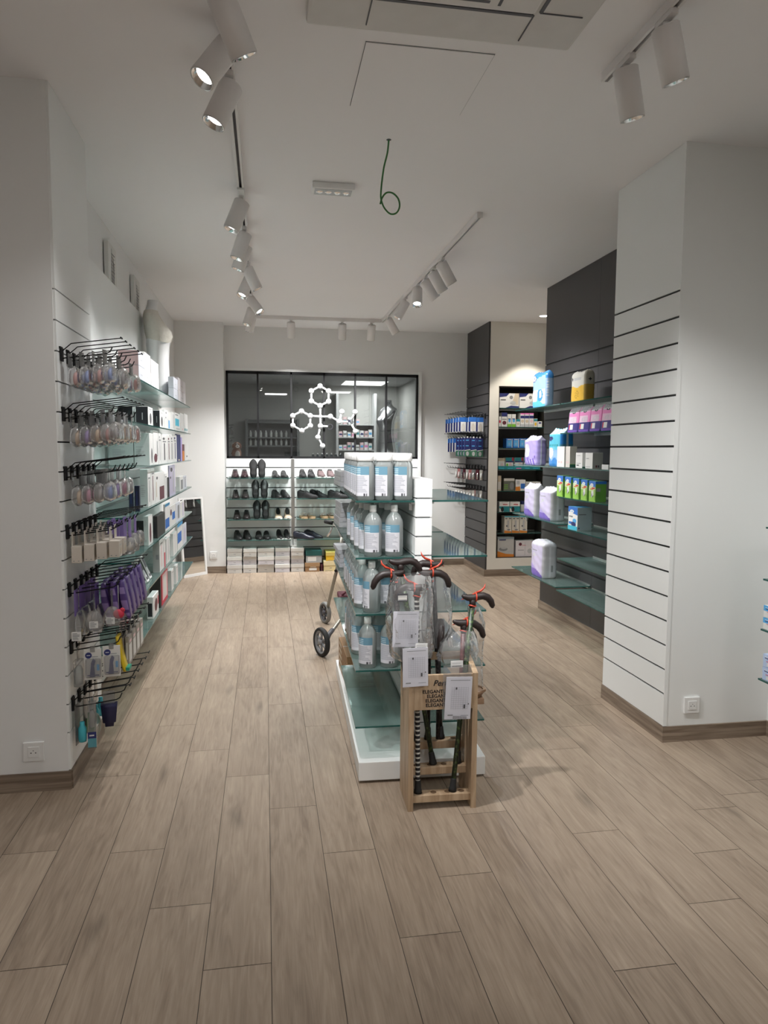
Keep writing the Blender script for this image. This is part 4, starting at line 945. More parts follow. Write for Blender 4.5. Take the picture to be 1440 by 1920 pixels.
# ------------------------------------------------------------------ white display torso on the top shelf
def torso(name, label, loc, rz, H_, body_mat, cloth_mat, base=True, scale=1.0):
    t = thing(name, label, 'display torso', loc, rz)
    # (z, half width x(front-back), half width y(side), front offset)
    prof = [(0.00, 0.070, 0.150, 0.0), (0.06, 0.085, 0.172, -0.005), (0.14, 0.092, 0.178, 0.000), (0.22, 0.087, 0.165, 0.008), (0.32, 0.088, 0.140, 0.006), (0.40, 0.092, 0.132, 0.004),
            (0.47, 0.098, 0.142, 0.004), (0.535, 0.100, 0.158, 0.012), (0.58, 0.100, 0.165, 0.002), (0.63, 0.088, 0.172, -0.016), (0.68, 0.074, 0.180, -0.034), (0.715, 0.062, 0.165, -0.044),
            (0.74, 0.054, 0.105, -0.046), (0.765, 0.048, 0.062, -0.042), (0.80, 0.045, 0.052, -0.034), (0.84, 0.044, 0.050, -0.028)]
    def ringat(q, g=0.0, n=32):
        z, a, b, o = q; r_ = []
        for k in range(n):
            th = 2*PI*k/n; c, s = math.cos(th), math.sin(th)
            bust = 0.0
            if 0.49 < z < 0.64 and c > 0: bust = 0.055*math.exp(-((z-0.555)/0.045)**2)*max(0, c)**1.5*(abs(math.sin(th*1.0))*1.6*math.exp(-((abs(s)-0.45)/0.28)**2))
            r_.append(Vector((o+(a+g+bust)*c, (b+g)*s, z)))
        return r_
    sc = H_/0.84
    def scl(r_): return [p*sc for p in r_]
    MB().ring_loft([scl(ringat(q)) for q in prof], 0, True, True, True).build('body', body_mat, t)
    if cloth_mat:
        pr = [(0.485, 0.090, 0.147, 0.012)]+prof[7:13]+[(0.752, 0.052, 0.085, -0.045)]
        rings = []
        for i, q in enumerate(pr):
            r_ = ringat(q, 0.006); rr = []
            for k, p in enumerate(r_):
                f = 0.004*math.sin(k*1.9+i*1.3)+(0.006*math.sin(k*0.8) if i == 0 else 0); rr.append(Vector((p.x*(1+f), p.y*(1+f), p.z+(0.008*math.sin(k*0.6+1) if i == 0 else 0)))*sc)
            rings.append(rr)
        MB().ring_loft(rings, 0, True, False, False).build('top', cloth_mat, t)
    return t
yt = y_at(312, -0.80, LSZ[0]); 
torso('display_torso', 'white display torso in a beige top on the top left shelf', (-0.862, yt, LSZ[0]+0.001), 0.10, 0.80, mat('torso white', (0.80, 0.80, 0.80), 0.3, var=0.01), mat('beige tulle', (0.68, 0.65, 0.58), 0.7, var=0.08, nscale=40, bump=0.4))
# ------------------------------------------------------------------ two canvases with line drawings standing on the ledge
def canvas(label, y, wd, h, seed):
    r = random.Random(seed); mb = MB(); ms = Mats([OFFW]); d = (0, 0.028, -wd/2, wd/2, 0, h); mb.rbox(*d, b=0.002)
    art = []
    for k in range(4):                      # loose sketch of upright strokes
        u = 0.35+0.1*k; art.append(('p', [(u, 0.06), (u+0.03, 0.06), (u+0.05*r.uniform(-1, 1)+0.02, 0.9-0.1*k), (u+0.04*r.uniform(-1, 1), 0.9-0.1*k)], INK))
    for k in range(9): v = 0.08+0.085*k; art.append(('p', [(0.28, v), (0.72, v+r.uniform(-0.02, 0.03)), (0.72, v+0.012+r.uniform(-0.01, 0.02)), (0.28, v+0.012)], GREYD))
    draw(mb, ms, '+x', d, art)
    o = mb.build('canvas_picture', list(ms)); o.location = (XL+0.006, y, LEDGE+0.015); o.rotation_euler = (0, 0.0, 0); return tag(o, label, 'picture')
canvas('nearer of two small white canvases with a line sketch on the left ledge', 5.16, 0.26, 0.27, 2)
canvas('farther of two small white canvases with a line sketch on the left ledge', 6.10, 0.26, 0.27, 5)
# ------------------------------------------------------------------ white framed mirror leaning in the far left corner
pa, pb_ = Vector((-0.704, 8.672, 0)), Vector((-0.949, 8.410, 0)); wv = pa-pb_; wd = wv.length; ang = math.atan2(wv.y, wv.x)
t = thing('leaning_mirror', 'tall white framed mirror leaning in the far left corner', 'mirror', tuple((pa+pb_)/2), 0, None, (Matrix.Rotation(ang, 3, 'Z') @ Matrix.Rotation(math.radians(-4.0), 3, 'X')).to_euler())
mb = MB(); hw = wd/2; hh = 0.93; f = 0.022
mb.box(-hw, -hw+f, -0.012, 0.008, 0, hh).box(hw-f, hw, -0.012, 0.008, 0, hh).box(-hw+f, hw-f, -0.012, 0.008, 0, f+0.01).box(-hw+f, hw-f, -0.012, 0.008, hh-f, hh)
mb.build('frame', WPLAS, t); MB().box(-hw+f, hw-f, -0.004, 0.004, f, hh-f).build('mirror_glass', MIRROR, t)
# ------------------------------------------------------------------ middle gondola: two white units back to back with glass shelves on both sides
GA = math.radians(-1.9); G0 = Vector((0.402, 3.052, 0))
def gl(x, y, z=0.0): v = Vector((x, y, z)); v.rotate(Matrix.Rotation(GA, 3, 'Z')); return v+G0
GW, GL_ = 0.585, 0.925
ULEN = (0.925, 0.66)          # the far unit is shorter
SPX0, SPX1 = 0.247, 0.322                     # spine
GSZ = [1.278, 1.028, 0.776, 0.522, 0.264]
GSN = ['top', 'second', 'third', 'fourth', 'lowest']
SGR = [1.288-0.0847*k for k in range(15)]
for u, nm in ((0, 'near'), (1, 'far')):
    t = thing('gondola_unit', '%s unit of the white display gondola in the middle of the shop' % nm, 'display gondola', gl(0, u*GL_), GA)
    MB().rbox(0.0, GW, 0.001, ULEN[u]-0.002, 0.012, 0.098, 0.003).box(0.03, GW-0.03, 0.03, ULEN[u]-0.03, 0, 0.014).build('base', LAM, t)
    mb = MB(); ed = [0.098]+[q for g in sorted(SGR) if g > 0.11 for q in (g-0.0035, g+0.0035)]+[1.372]
    for k in range(0, len(ed), 2): mb.box(SPX0, SPX1, 0.001, ULEN[u]-0.002, ed[k], ed[k+1], 0)
    mb.box(SPX0+0.008, SPX1-0.008, 0.006, ULEN[u]-0.008, 0.098, 1.36, 1)
    mb.build('slatted_spine', [LAM, GREYM], t)
def gshelf(label, x0, x1, y0, y1, z, rail):
    hx, hy, th = (x1-x0)/2, (y1-y0)/2, 0.008
    t = thing('glass_shelf', label, 'shelf', gl((x0+x1)/2, (y0+y1)/2, z), GA)
    MB().box(-hx, hx, -hy, hy, -th, 0, mats=[0, 0, 1, 1, 1, 1]).build('pane', [SHELFG, EDGEG], t)
    mb = MB(); a, b = (hx-0.014, hx+0.002) if rail == 'x1' else (-hx-0.002, -hx+0.014)
    mb.box(a, b, -hy+0.01, hy-0.01, -th-0.008, -th-0.0005)
    for q in (-hy+0.06, hy-0.08): mb.box(min(a, b, -0.6*hx if rail == 'x0' else 0.2*hx) if False else (a if rail == 'x1' else -hx), (b if rail == 'x1' else b), q, q+0.012, -th-0.04, -th-0.0005)
    mb.build('support_rail', ALU, t); return t
for k, z in enumerate(GSZ):
    for u, nm in ((0, 'near'), (1, 'far')):
        if u == 1 and k == 4: continue
        gshelf('%s glass shelf on left side of the %s gondola unit' % (GSN[k], nm), -0.015, SPX0-0.003, u*GL_+0.004, u*GL_+ULEN[u]-0.006, z, 'x1')
        if u == 0 or k in (1, 2): gshelf('%s glass shelf on right side of the %s gondola unit' % (GSN[k], nm), SPX1+0.003, 0.585, u*GL_+0.03, u*GL_+ULEN[u]-0.006, z, 'x0')
# --- bottles
LBLUE = P('label blue', (0.13, 0.27, 0.36), 0.45); LWH = P('label white', (0.60, 0.60, 0.64), 0.45)
LTXT = P('label grey text', (0.34, 0.35, 0.40), 0.5); LLIN = P('label pale line', (0.55, 0.68, 0.75), 0.5)
def label_shell(r, z0, z1, a0, a1, sq=0.0):
    mb = MB(); nz = 46; na = 16; rr = random.Random(4); lens = [rr.uniform(0.5, 1.0) for _ in range(nz)]
    def pt(a, z):
        c, s = math.cos(a), math.sin(a)
        if sq: e = 1/((abs(c)**(2+sq*6)+abs(s)**(2+sq*6))**(1/(2+sq*6))); c *= e; s *= e
        return Vector((r*c, r*s, z))
    for i in range(nz):
        for j in range(na):
            za, zb = z0+(z1-z0)*i/nz, z0+(z1-z0)*(i+1)/nz; aa, ab = a0+(a1-a0)*j/na, a0+(a1-a0)*(j+1)/na
            v = i/nz; u = (j+0.5)/na
            if v > 0.70: m = 3 if (i % 3 == 0 and u < 0.45 and v < 0.94) else 0
            else: m = 2 if (i % 2 == 0 and 0.08 < u < 0.08+0.84*lens[i] and 0.10 < v < 0.66) else 1
            if v < 0.08 and 0.62 < u < 0.86 and (j % 3): m = 4
            mb.add([pt(aa, za), pt(ab, za), pt(ab, zb), pt(aa, zb)], [(0, 1, 2, 3)], m)
    return mb, [LBLUE, LWH, LTXT, LLIN, GREYD]
def make_jar(label, loc, rz):
    t = thing('gel_jar', label, 'gel bottle', loc, rz, 'wide capped gel jars')
    r = 0.0405
    MB().lathe([(0.034, 0), (r, 0.006), (r, 0.150), (r-0.002, 0.158), (0.034, 0.170), (0.033, 0.176), (0.001, 0.177)], 28, sq=0.35).build('jar_body', GEL, t)
    MB().lathe([(0.037, 0.172), (0.0385, 0.174), (0.0385, 0.204), (0.036, 0.207), (0.001, 0.207)], 28, sq=0.3).build('cap', WPLAS, t)
    m, ms = label_shell(r+0.0006, 0.020, 0.148, math.radians(-158), math.radians(-70), 0.35); m.build('label', ms, t)
    return t
def make_bottle(label, loc, rz):
    t = thing('gel_bottle', label, 'gel bottle', loc, rz, 'narrow capped gel bottles')
    r = 0.0405
    MB().lathe([(0.034, 0), (r, 0.006), (r, 0.150), (r-0.003, 0.163), (0.026, 0.184), (0.016, 0.194), (0.0145, 0.202), (0.001, 0.203)], 28).build('bottle_body', GEL, t)
    MB().lathe([(0.0155, 0.198), (0.0165, 0.200), (0.0160, 0.226), (0.0145, 0.228), (0.001, 0.228)], 18).build('cap', WPLAS, t)
    m, ms = label_shell(r+0.0006, 0.022, 0.142, math.radians(-165), math.radians(-60)); m.build('label', ms, t)
    return t
CN = ['left', 'middle', 'right']
jar0 = bot0 = None
for row in range(9):
    for c in range(3):
        loc = gl(0.030+0.0855*c, 0.052+0.0865*row+0.004*rnd.random(), GSZ[0]); rz = GA-0.10+rnd.uniform(-0.08, 0.08)
        lab = 'wide capped gel jar, %s column, %s row from front on top gondola shelf' % (CN[c], ORD[row])
        if jar0 is None: jar0 = make_jar(lab, loc, rz); del jar0['group']
        else: dup(jar0, lab, loc, rz)
def put_bottle(lv, c, row, x, y, rz=0.0):
    global bot0
    loc = gl(x, y, GSZ[lv]); lab = 'narrow capped gel bottle, %s column, %s row from front on %s gondola shelf' % (CN[c], ORD[row], GSN[lv])
    if bot0 is None: bot0 = make_bottle(lab, loc, GA+rz); del bot0['group']
    else: dup(bot0, lab, loc, GA+rz)
for row in range(8):
    for c in range(2): put_bottle(1, c*2, row, (0.066 if row == 0 else 0.040)+0.095*c+(0.012 if row % 2 else 0), 0.052+0.105*row, rnd.uniform(-0.1, 0.25 if c else 0.1))
for row in range(8):
    for c in range(2):
        if row == 0 and c == 1: continue
        put_bottle(2, c*2, row, (0.062 if row == 0 else 0.030)+0.100*c, 0.055+0.100*row, rnd.uniform(-0.15, 0.15) if row else -0.9)
for row in range(6):
    for c in range(2): put_bottle(3, c*2, row, (0.045 if row < 1 else 0.030)+0.098*c, 0.06+(0.12 if row else 0)+0.10*row, rnd.uniform(-0.1, 0.3))
# --- far unit: flat silver-grey cartons, stacked
SILV = P('silver grey carton', (0.50, 0.50, 0.53), 0.35, var=0.12)
def flat_stack(lv, n, x0, x1, y0, y1, h, what, base, zoff=None):
    z = GSZ[lv]+0.001 if zoff is None else zoff
    for k in range(n):
        a, b = gl(x0, y0), gl(x1, y1); j = rnd.uniform(-0.008, 0.008)
        carton('flat_carton', '%s, %s from bottom on far gondola unit' % (what, ORD[k]), 'carton', a.x+j, b.x+j, a.y, b.y, z+k*h, z+(k+1)*h-0.001,
               {'-y': [('r', 0.1, 0.55, 0.6, 0.7, GREYL), ('r', 0.1, 0.2, 0.9, 0.3, GREYM)], '-x': [('r', 0.2, 0.3, 0.7, 0.5, GREYL)]}, base)
flat_stack(1, 5, 0.0, 0.20, GL_+0.28, GL_+0.63, 0.030, 'flat silver grey carton in the upper pile', SILV)
flat_stack(2, 4, 0.0, 0.17, GL_+0.32, GL_+0.64, 0.028, 'flat pale grey carton in the lower pile', P('pale grey carton', (0.46, 0.46, 0.50), 0.4, var=0.1))
flat_stack(0, 3, -0.005, 0.20, GL_+0.22, GL_+0.62, 0.030, 'flat grey carton on the top shelf', SILV)
flat_stack(3, 2, 0.09, 0.21, GL_+0.30, GL_+0.58, 0.055, 'grey carton on the fourth shelf', P('grey blue carton', (0.33, 0.36, 0.40), 0.45))
for k in range(5):
    a, b = gl(0.025, 1.00), gl(0.21, 1.46)
    carton('kraft_carton', 'brown kraft carton, %s from the bottom of the low stack on far gondola unit' % ORD[k], 'carton', a.x, b.x, a.y, b.y, 0.0985+k*0.038, 0.0985+(k+1)*0.038-0.001, {'-x': [('r', 0.1, 0.2, 0.4, 0.8, BEIGE)], '-y': [('r', 0.4, 0.2, 0.8, 0.7, OFFW)]}, KRAFT)
# wooden foot tray on the lowest right shelf
t = thing('wooden_tray', 'small brown wooden tray on a plank at right of the gondola', 'wooden tray', gl(0.56, 0.26, GSZ[4]+0.0005), GA)
WB = wood('brown wood', (0.20, 0.11, 0.06), (0.36, 0.22, 0.14), (8, 50, 50))
MB().rbox(-0.07, 0.075, -0.05, 0.05, 0, 0.030, 0.004).build('plank', WB, t)
MB().ring_loft([[Vector((0.085*f*math.cos(a)+0.01, 0.07*f*math.sin(a), z)) for a in [2*PI*(k+0.5)/8 for k in range(8)]] for f, z in ((0.70, 0.030), (0.88, 0.050), (1.0, 0.058), (1.0, 0.068), (0.86, 0.068), (0.84, 0.060))], 0, False, True, True).build('tray', WB, t)
# ------------------------------------------------------------------ wooden walking-stick stand
HX0, HX1, HY0, HY1 = 0.572, 0.862, 2.775, 2.995
PINE = wood('pine', (0.37, 0.25, 0.15), (0.55, 0.41, 0.275), (40, 5, 5), 0.5); PINEV = wood('pine upright', (0.37, 0.25, 0.15), (0.55, 0.41, 0.275), (40, 40, 4), 0.5)
hz = thing('walking_stick_stand', 'light wooden stand for walking sticks in front of the gondola', 'walking stick stand', (HX0, HY0, 0), math.radians(-2.0))
W_, D_ = HX1-HX0, HY1-HY0
for x in (0.0, W_-0.022):
    mb = MB(); pr = [(0, 0), (D_, 0), (D_, 0.632), (D_*0.72, 0.632), (0, 0.582)]
    mb.ring_loft([[Vector((x+d, p[0], p[1])) for p in pr] for d in (0, 0.022)], 0, False); mb.build('side_panel', PINEV, hz)
bd = MB().rbox(0.022, W_-0.022, 0.000, 0.014, 0.432, 0.580, 0.002).build('sign_board', PINE, hz)
def holes(mb, y, z, n, m):
    for k in range(n): mb.disc((0.055+(W_-0.11)*k/(n-1), y, z), (0.013, 0, 0), (0, 0.013, 0), m, 16)
HOLE = mat('drilled hole', (0.10, 0.055, 0.025), 0.8)
for y, z0, z1, nm in ((0.012, 0.030, 0.060, 'bottom_rail'), (0.092, 0.112, 0.144, 'middle_rail'), (0.172, 0.190, 0.224, 'back_rail')):
    mb = MB().rbox(0.022, W_-0.022, y, y+0.050, z0, z1, 0.002); holes(mb, y+0.026, z1+0.0006, 4, 1); mb.build(nm, [PINE, HOLE], hz)
MB().rbox(0.022, W_-0.022, D_-0.03, D_-0.012, 0.585, 0.618, 0.002).build('top_rail', PINE, hz)
TS = Matrix.Rotation(PI/2, 4, 'X')
def sign(txt, cx, z, size, ital=False):
    lettering(txt, size, Matrix.Translation((cx, -0.0008, z)) @ TS, INK, bd, 'lettering', 0.0003, ital, bold=0.0004)
sign('Perfect', W_/2+0.004, 0.534, 0.034, True)
for k, s_ in enumerate(('ELEGANTI, LEGGERI', 'ELEGANT, LIGHT', 'ELEGANT, LEGER', 'ELEGANT, LEICHT')): sign(s_, W_/2+(0.006 if k % 2 else 0), 0.503-0.0190*k, 0.0200)
# --- walking sticks
HAND = mat('stick handle', (0.022, 0.014, 0.013), 0.45); RIB = P('red ribbon', (0.52, 0.06, 0.03), 0.4)
RUB = mat('rubber ferrule', (0.013, 0.013, 0.013), 0.7)
def floral(name, c0, c1):
    if name in MATS: return MATS[name]
    m, nt, out = new_mat(name); b = nt.nodes.new('ShaderNodeBsdfPrincipled'); tc = nt.nodes.new('ShaderNodeTexCoord')
    v = N(nt, 'ShaderNodeTexVoronoi', Scale=70.0, _feature='F1'); nt.links.new(tc.outputs['Object'], v.inputs['Vector'])
    r = nt.nodes.new('ShaderNodeValToRGB'); r.color_ramp.interpolation = 'CONSTANT'; r.color_ramp.elements[0].color = (*c1, 1); r.color_ramp.elements[1].color = (*c0, 1); r.color_ramp.elements[1].position = 0.38
    nt.links.new(v.outputs['Distance'], r.inputs[0]); nt.links.new(r.outputs[0], b.inputs['Base Color']); b.inputs['Roughness'].default_value = 0.3
    nt.links.new(b.outputs[0], out.inputs[0]); MATS[name] = m; return m
F_GREEN = floral('green floral stick', (0.014, 0.03, 0.014), (0.07, 0.12, 0.04)); F_MAR = floral('maroon floral stick', (0.085, 0.014, 0.018), (0.16, 0.05, 0.05))
F_BLK = floral('black floral stick', (0.012, 0.012, 0.013), (0.06, 0.05, 0.05))
def stick(label, p0, p1, hdir, shaft, bands=False, ribbon=True, droop=0.0):
    p0, p1 = Vector(p0), Vector(p1); t = thing('walking_stick', label, 'walking stick', tuple(p0)); d = p1-p0
    mb = MB(); ax = d.normalized()
    if bands:
        n = 44
        for k in range(n): mb.tube([d*(k/n), d*((k+0.62)/n)], 0.0105, 12, 0, False).tube([d*((k+0.62)/n), d*((k+1)/n)], 0.0105, 12, 1, False)
        mb.build('shaft', [INK, P('band white', (0.6, 0.6, 0.56), 0.3)], t)
    else: mb.tube([ax*0.02, d*0.5, d], [0.0105, 0.0105, 0.0115], 14); mb.build('shaft', shaft, t)
    MB().tube([(0, 0, 0), ax*0.012, ax*0.016, ax*0.05, ax*0.055], [0.017, 0.0165, 0.0145, 0.0125, 0.011], 14).build('ferrule', RUB, t)
    u = Vector((math.cos(hdir), math.sin(hdir), 0)); z = Vector((0, 0, 1))
    prof = [(-0.048, 0.024, 0.005), (-0.040, 0.020, 0.010), (-0.022, 0.014, 0.0145), (0.0, 0.012, 0.017), (0.022, 0.018, 0.0165), (0.045, 0.020, 0.016), (0.066, 0.012, 0.0155), (0.080, -0.004, 0.0145), (0.087, -0.024, 0.012), (0.088, -0.034, 0.005)]
    MB().tube([d+u*a+z*(b-droop*max(0, a)) for a, b, r in prof], [r for _, _, r in prof], 14).tube([d-ax*0.03, d+z*0.012], [0.0125, 0.016], 14).build('handle', HAND, t)
    if ribbon:
        mb = MB(); c = d+z*0.012
        mb.tube([c+u*0.012+Vector((-u.y, u.x, 0))*(0.0185*math.cos(a))+z*(0.0185*math.sin(a)+0.004) for a in [2*PI*k/12 for k in range(13)]], 0.0035, 6)
        mb.tube([c+u*0.012+z*0.022, c+u*0.035+z*0.030, c+u*0.050+z*0.044, c+u*0.054+z*0.060], [0.004, 0.005, 0.004, 0.001], 6)
        mb.tube([c+u*0.010+z*0.020, c-u*0.020+z*0.004, c-u*0.05-z*0.006], [0.004, 0.004, 0.0015], 6)
        mb.tube([d-ax*0.02+Vector((0.015*math.cos(a), 0.015*math.sin(a), 0.003*math.sin(2*a))) for a in [2*PI*k/12 for k in range(13)]], 0.003, 6)
        mb.build('ribbon', RIB, t)
    return t, p0
s1, q1 = stick('walking stick with black and white bands in the wooden stand', (0.622, 2.812, 0.0615), (0.617, 2.850, 0.915), PI, None, bands=True)
s2, q2 = stick('walking stick with highest black handle at the back of the stand', (0.706, 2.892, 0.1455), (0.560, 2.930, 1.010), 0.0, F_GREEN, ribbon=False)
s3, q3 = stick('green floral walking stick leaning out at right of the stand', (0.770, 2.806, 0.0615), (0.866, 2.872, 0.862), 0.0, F_GREEN)
s4, q4 = stick('maroon walking stick in a clear sleeve at right of the stand', (0.815, 2.892, 0.1455), (0.830, 2.880, 0.752), 0.0, F_MAR, droop=0.25)
s5, q5 = stick('black walking stick with drooping handle in the middle of the stand', (0.700, 2.972, 0.2255), (0.690, 2.930, 0.962), 0.0, F_BLK, droop=0.2)
s6, q6 = stick('walking stick with red ribbon along its handle at the back of the stand', (0.760, 2.972, 0.2255), (0.715, 2.975, 0.990), PI, F_BLK)
s7, q7 = stick('walking stick with black handle drooping left at the left of the stand', (0.630, 2.972, 0.2255), (0.530, 2.915, 0.965), PI, F_BLK, droop=0.2)
# folded stick: only its handle tip and a bit of shaft show
t = thing('folded_stick', 'folded black walking stick with handle pointing down between the sleeves', 'walking stick', (0.744, 2.965, 0.226))
MB().tube([(0, 0, 0), (0, 0, 0.50)], 0.010, 12).build('shaft', F_BLK, t)
MB().tube([(0, 0, 0.498), (0, -0.02, 0.53), (-0.004, -0.05, 0.515), (-0.010, -0.062, 0.47), (-0.014, -0.066, 0.41), (-0.013, -0.066, 0.385)], [0.012, 0.016, 0.017, 0.016, 0.010, 0.004], 12).build('handle', HAND, t)
# --- clear sleeves and paper leaflets hanging on the sticks
def sleeve(parent, origin, rings, name='clear_sleeve'):
    """rings: (cx, cy, z, rx, ry)"""
    rs = []; n = 40
    dense = []
    for a, b in zip(rings[:-1], rings[1:]):
        for k in range(6): dense.append([a[i]+(b[i]-a[i])*k/6 for i in range(5)])
    dense.append(rings[-1])
    for i, (cx, cy, z, rx, ry) in enumerate(dense):
        r_ = []
        for k in range(n):
            th = 2*PI*k/n; f = 1+0.05*math.sin(5*th+i*0.45)+0.035*math.sin(11*th-i*0.8)+0.02*math.sin(19*th+i*1.7)
            r_.append(Vector((cx+rx*f*math.cos(th), cy+ry*f*math.sin(th), z+0.006*math.sin(3*th+i)))-origin)
        rs.append(r_)
    MB().ring_loft(rs, 0, True, False, False).build(name, SLEEVE, parent)
PAPER = P('leaflet paper', (0.66, 0.66, 0.73), 0.6, var=0.03)
def leaflet(parent, origin, x0, x1, y, z0, z1, seed, tilt=0.0, bar=False):
    ms = Mats([PAPER]); mb = MB(); c = Vector(((x0+x1)/2, y, z0)); hw = (x1-x0)/2; h = z1-z0
    d = (-hw, hw, -0.0012, 0.0012, 0, h); mb.box(*d)
    art = []
    for k in range(11): art.append(('r', 0.22, 0.25+0.05*k, 0.86, 0.254+0.05*k, LTXT))
    for k in range(8): art.append(('r', 0.22+0.09*k, 0.25, 0.226+0.09*k, 0.78, LTXT))
    art += [('r', 0.70, 0.27, 0.76, 0.36, GREYD), ('r', 0.86, 0.36, 0.90, 0.39, GREYD), ('r', 0.36, 0.72, 0.42, 0.77, GREYD), ('r', 0.10, 0.10, 0.30, 0.13, GREYM), ('r', 0.15, 0.93, 0.9, 0.945, GREYM), ('r', 0.6, 0.10, 0.9, 0.115, LTXT)]
    if bar: art += [('r', 0.30+0.02*k, 0.03, 0.30+0.02*k+(0.012 if (k*7) % 3 else 0.006), 0.10, GREYD) for k in range(26)]
    draw(mb, ms, '-y', d, art); o = mb.build('leaflet', list(ms), parent); o.location = c-origin; o.rotation_euler = (0.03, tilt, 0)
def pricetag(parent, origin, x, y, z, w_=0.045, h=0.026, dark=False):
    ms = Mats([WHITE if not dark else GREYD]); mb = MB(); d = (-w_/2, w_/2, -0.001, 0.001, 0, h); mb.box(*d)
    draw(mb, ms, '-y', d, ([('r', 0.08, 0.12, 0.92, 0.75, OFFW)] if dark else [])+[('r', 0.1, 0.12, 0.9, 0.26, GREYD if not dark else GREYM), ('r', 0.1, 0.6, 0.8, 0.68, GREYL)])
    o = mb.build('price_tag', list(ms), parent); o.location = Vector((x, y, z))-origin
sleeve(s1, q1, [(0.600, 2.865, 0.985, 0.075, 0.055), (0.592, 2.865, 0.93, 0.092, 0.070), (0.592, 2.868, 0.80, 0.098, 0.075), (0.598, 2.865, 0.68, 0.094, 0.070), (0.600, 2.860, 0.635, 0.085, 0.066)])
leaflet(s1, q1, 0.510, 0.618, 2.822, 0.688, 0.838, 3, 0.02); pricetag(s1, q1, 0.545, 2.790, 0.885, 0.044, 0.034, True); pricetag(s1, q1, 0.625, 2.786, 0.69, 0.05, 0.02)
leaflet(s2, q2, 0.543, 0.648, 2.757, 0.540, 0.702, 5, -0.02)
sleeve(s6, q6, [(0.725, 2.95, 0.955, 0.045, 0.032), (0.728, 2.945, 0.86, 0.060, 0.040), (0.728, 2.94, 0.72, 0.066, 0.042), (0.735, 2.935, 0.655, 0.060, 0.038)])
sleeve(s4, q4, [(0.815, 2.862, 0.745, 0.050, 0.042), (0.800, 2.850, 0.68, 0.082, 0.060), (0.795, 2.845, 0.62, 0.088, 0.056)])
leaflet(s4, q4, 0.716, 0.826, 2.752, 0.395, 0.575, 8, 0.035, True); pricetag(s4, q4, 0.775, 2.782, 0.604, 0.052, 0.028)
mb = MB(); mb.box(0.712-q4.x, 0.832-q4.x, 2.7605-q4.y, 2.7615-q4.y, 0.39-q4.z, 0.62-q4.z).build('clear_sleeve', SLEEVE, s4)
sleeve(s3, q3, [(0.870, 2.875, 0.835, 0.024, 0.022), (0.893, 2.90, 0.76, 0.036, 0.030), (0.899, 2.93, 0.60, 0.032, 0.030), (0.905, 2.93, 0.47, 0.030, 0.028)])
# ------------------------------------------------------------------ rollator parked behind the gondola
ro = thing('rollator', 'grey rollator with black wheel and maroon seat behind the gondola', 'rollator', (0.40, 5.07, 0))
RO = Vector((0.40, 5.07, 0)); FRM = mat('rollator frame', (0.30, 0.29, 0.25), 0.35, 0.6); TYRE = mat('tyre', (0.014, 0.014, 0.014), 0.7); TYREG = mat('grey tyre', (0.24, 0.24, 0.23), 0.6); HUB = mat('hub grey', (0.25, 0.25, 0.26), 0.45)
def wheel(c, r, yaw, tyre, hubm):
    M = Matrix.Translation(Vector(c)-RO) @ Matrix.Rotation(yaw, 4, 'Z') @ Matrix.Rotation(PI/2, 4, 'Y')
    tw = MB().lathe([(r*0.80, -0.016), (r*0.94, -0.018), (r, -0.008), (r, 0.008), (r*0.94, 0.018), (r*0.80, 0.016), (r*0.80, -0.016)], 32, 0, M, cap=False).build('wheel', tyre, ro)
    mb = MB().lathe([(r*0.80, -0.012), (r*0.66, -0.008), (r*0.66, 0.008), (r*0.80, 0.012)], 32, 0, M, cap=False).lathe([(0.001, -0.02), (0.02, -0.02), (0.02, 0.02), (0.001, 0.02)], 16, 0, M, cap=False)
    for k in range(6):
        a = 2*PI*k/6; mb.tube([M @ Vector((0.018*math.cos(a), 0.018*math.sin(a), 0)), M @ Vector((r*0.7*math.cos(a), r*0.7*math.sin(a), 0))], 0.009, 6)
    mb.build('rim', hubm, tw)
wheel((0.392, 5.06, 0.106), 0.106, 0.40, TYRE, HUB); wheel((0.500, 6.05, 0.093), 0.093, 0.35, TYREG, GREYD)
wheel((0.90, 5.05, 0.106), 0.106, 0.1, TYRE, HUB); wheel((1.0, 6.0, 0.093), 0.093, 0.1, TYREG, GREYD)
def fr(pts, r, name, m=FRM): MB().tube([Vector(p)-RO for p in pts], r, 10).build(name, m, ro)
fr([(0.415, 5.065, 0.10), (0.45, 5.13, 0.13), (0.50, 5.22, 0.165), (0.57, 5.34, 0.215), (0.66, 5.55, 0.32)], 0.014, 'front_leg')
fr([(0.425, 5.06, 0.105), (0.45, 5.10, 0.15), (0.48, 5.16, 0.165)], 0.018, 'caster_fork', GREYD)
fr([(0.515, 6.03, 0.10), (0.525, 5.96, 0.20), (0.545, 5.80, 0.38), (0.560, 5.66, 0.52), (0.575, 5.60, 0.62), (0.60, 5.62, 0.80)], 0.014, 'rear_leg')
fr([(0.90, 5.06, 0.105), (0.92, 5.30, 0.22), (0.92, 5.6, 0.55), (0.92, 5.62, 0.80)], 0.013, 'right_leg'); fr([(0.99, 5.98, 0.10), (0.95, 5.75, 0.40), (0.92, 5.62, 0.6)], 0.013, 'right_rear_leg')
fr([(0.60, 5.62, 0.55), (0.92, 5.62, 0.55)], 0.012, 'cross_bar')
fr([(0.60, 5.62, 0.80), (0.575, 5.72, 0.875), (0.545, 5.80, 0.895), (0.50, 5.86, 0.90)], 0.013, 'handle_bar', CHROME); fr([(0.545, 5.79, 0.897), (0.49, 5.88, 0.902)], 0.017, 'grip', TYRE)
fr([(0.535, 5.78, 0.865), (0.52, 5.80, 0.82), (0.50, 5.82, 0.785)], 0.009, 'brake_lever', CHROME); fr([(0.575, 5.62, 0.545), (0.545, 5.58, 0.535)], 0.012, 'knob', TYRE)
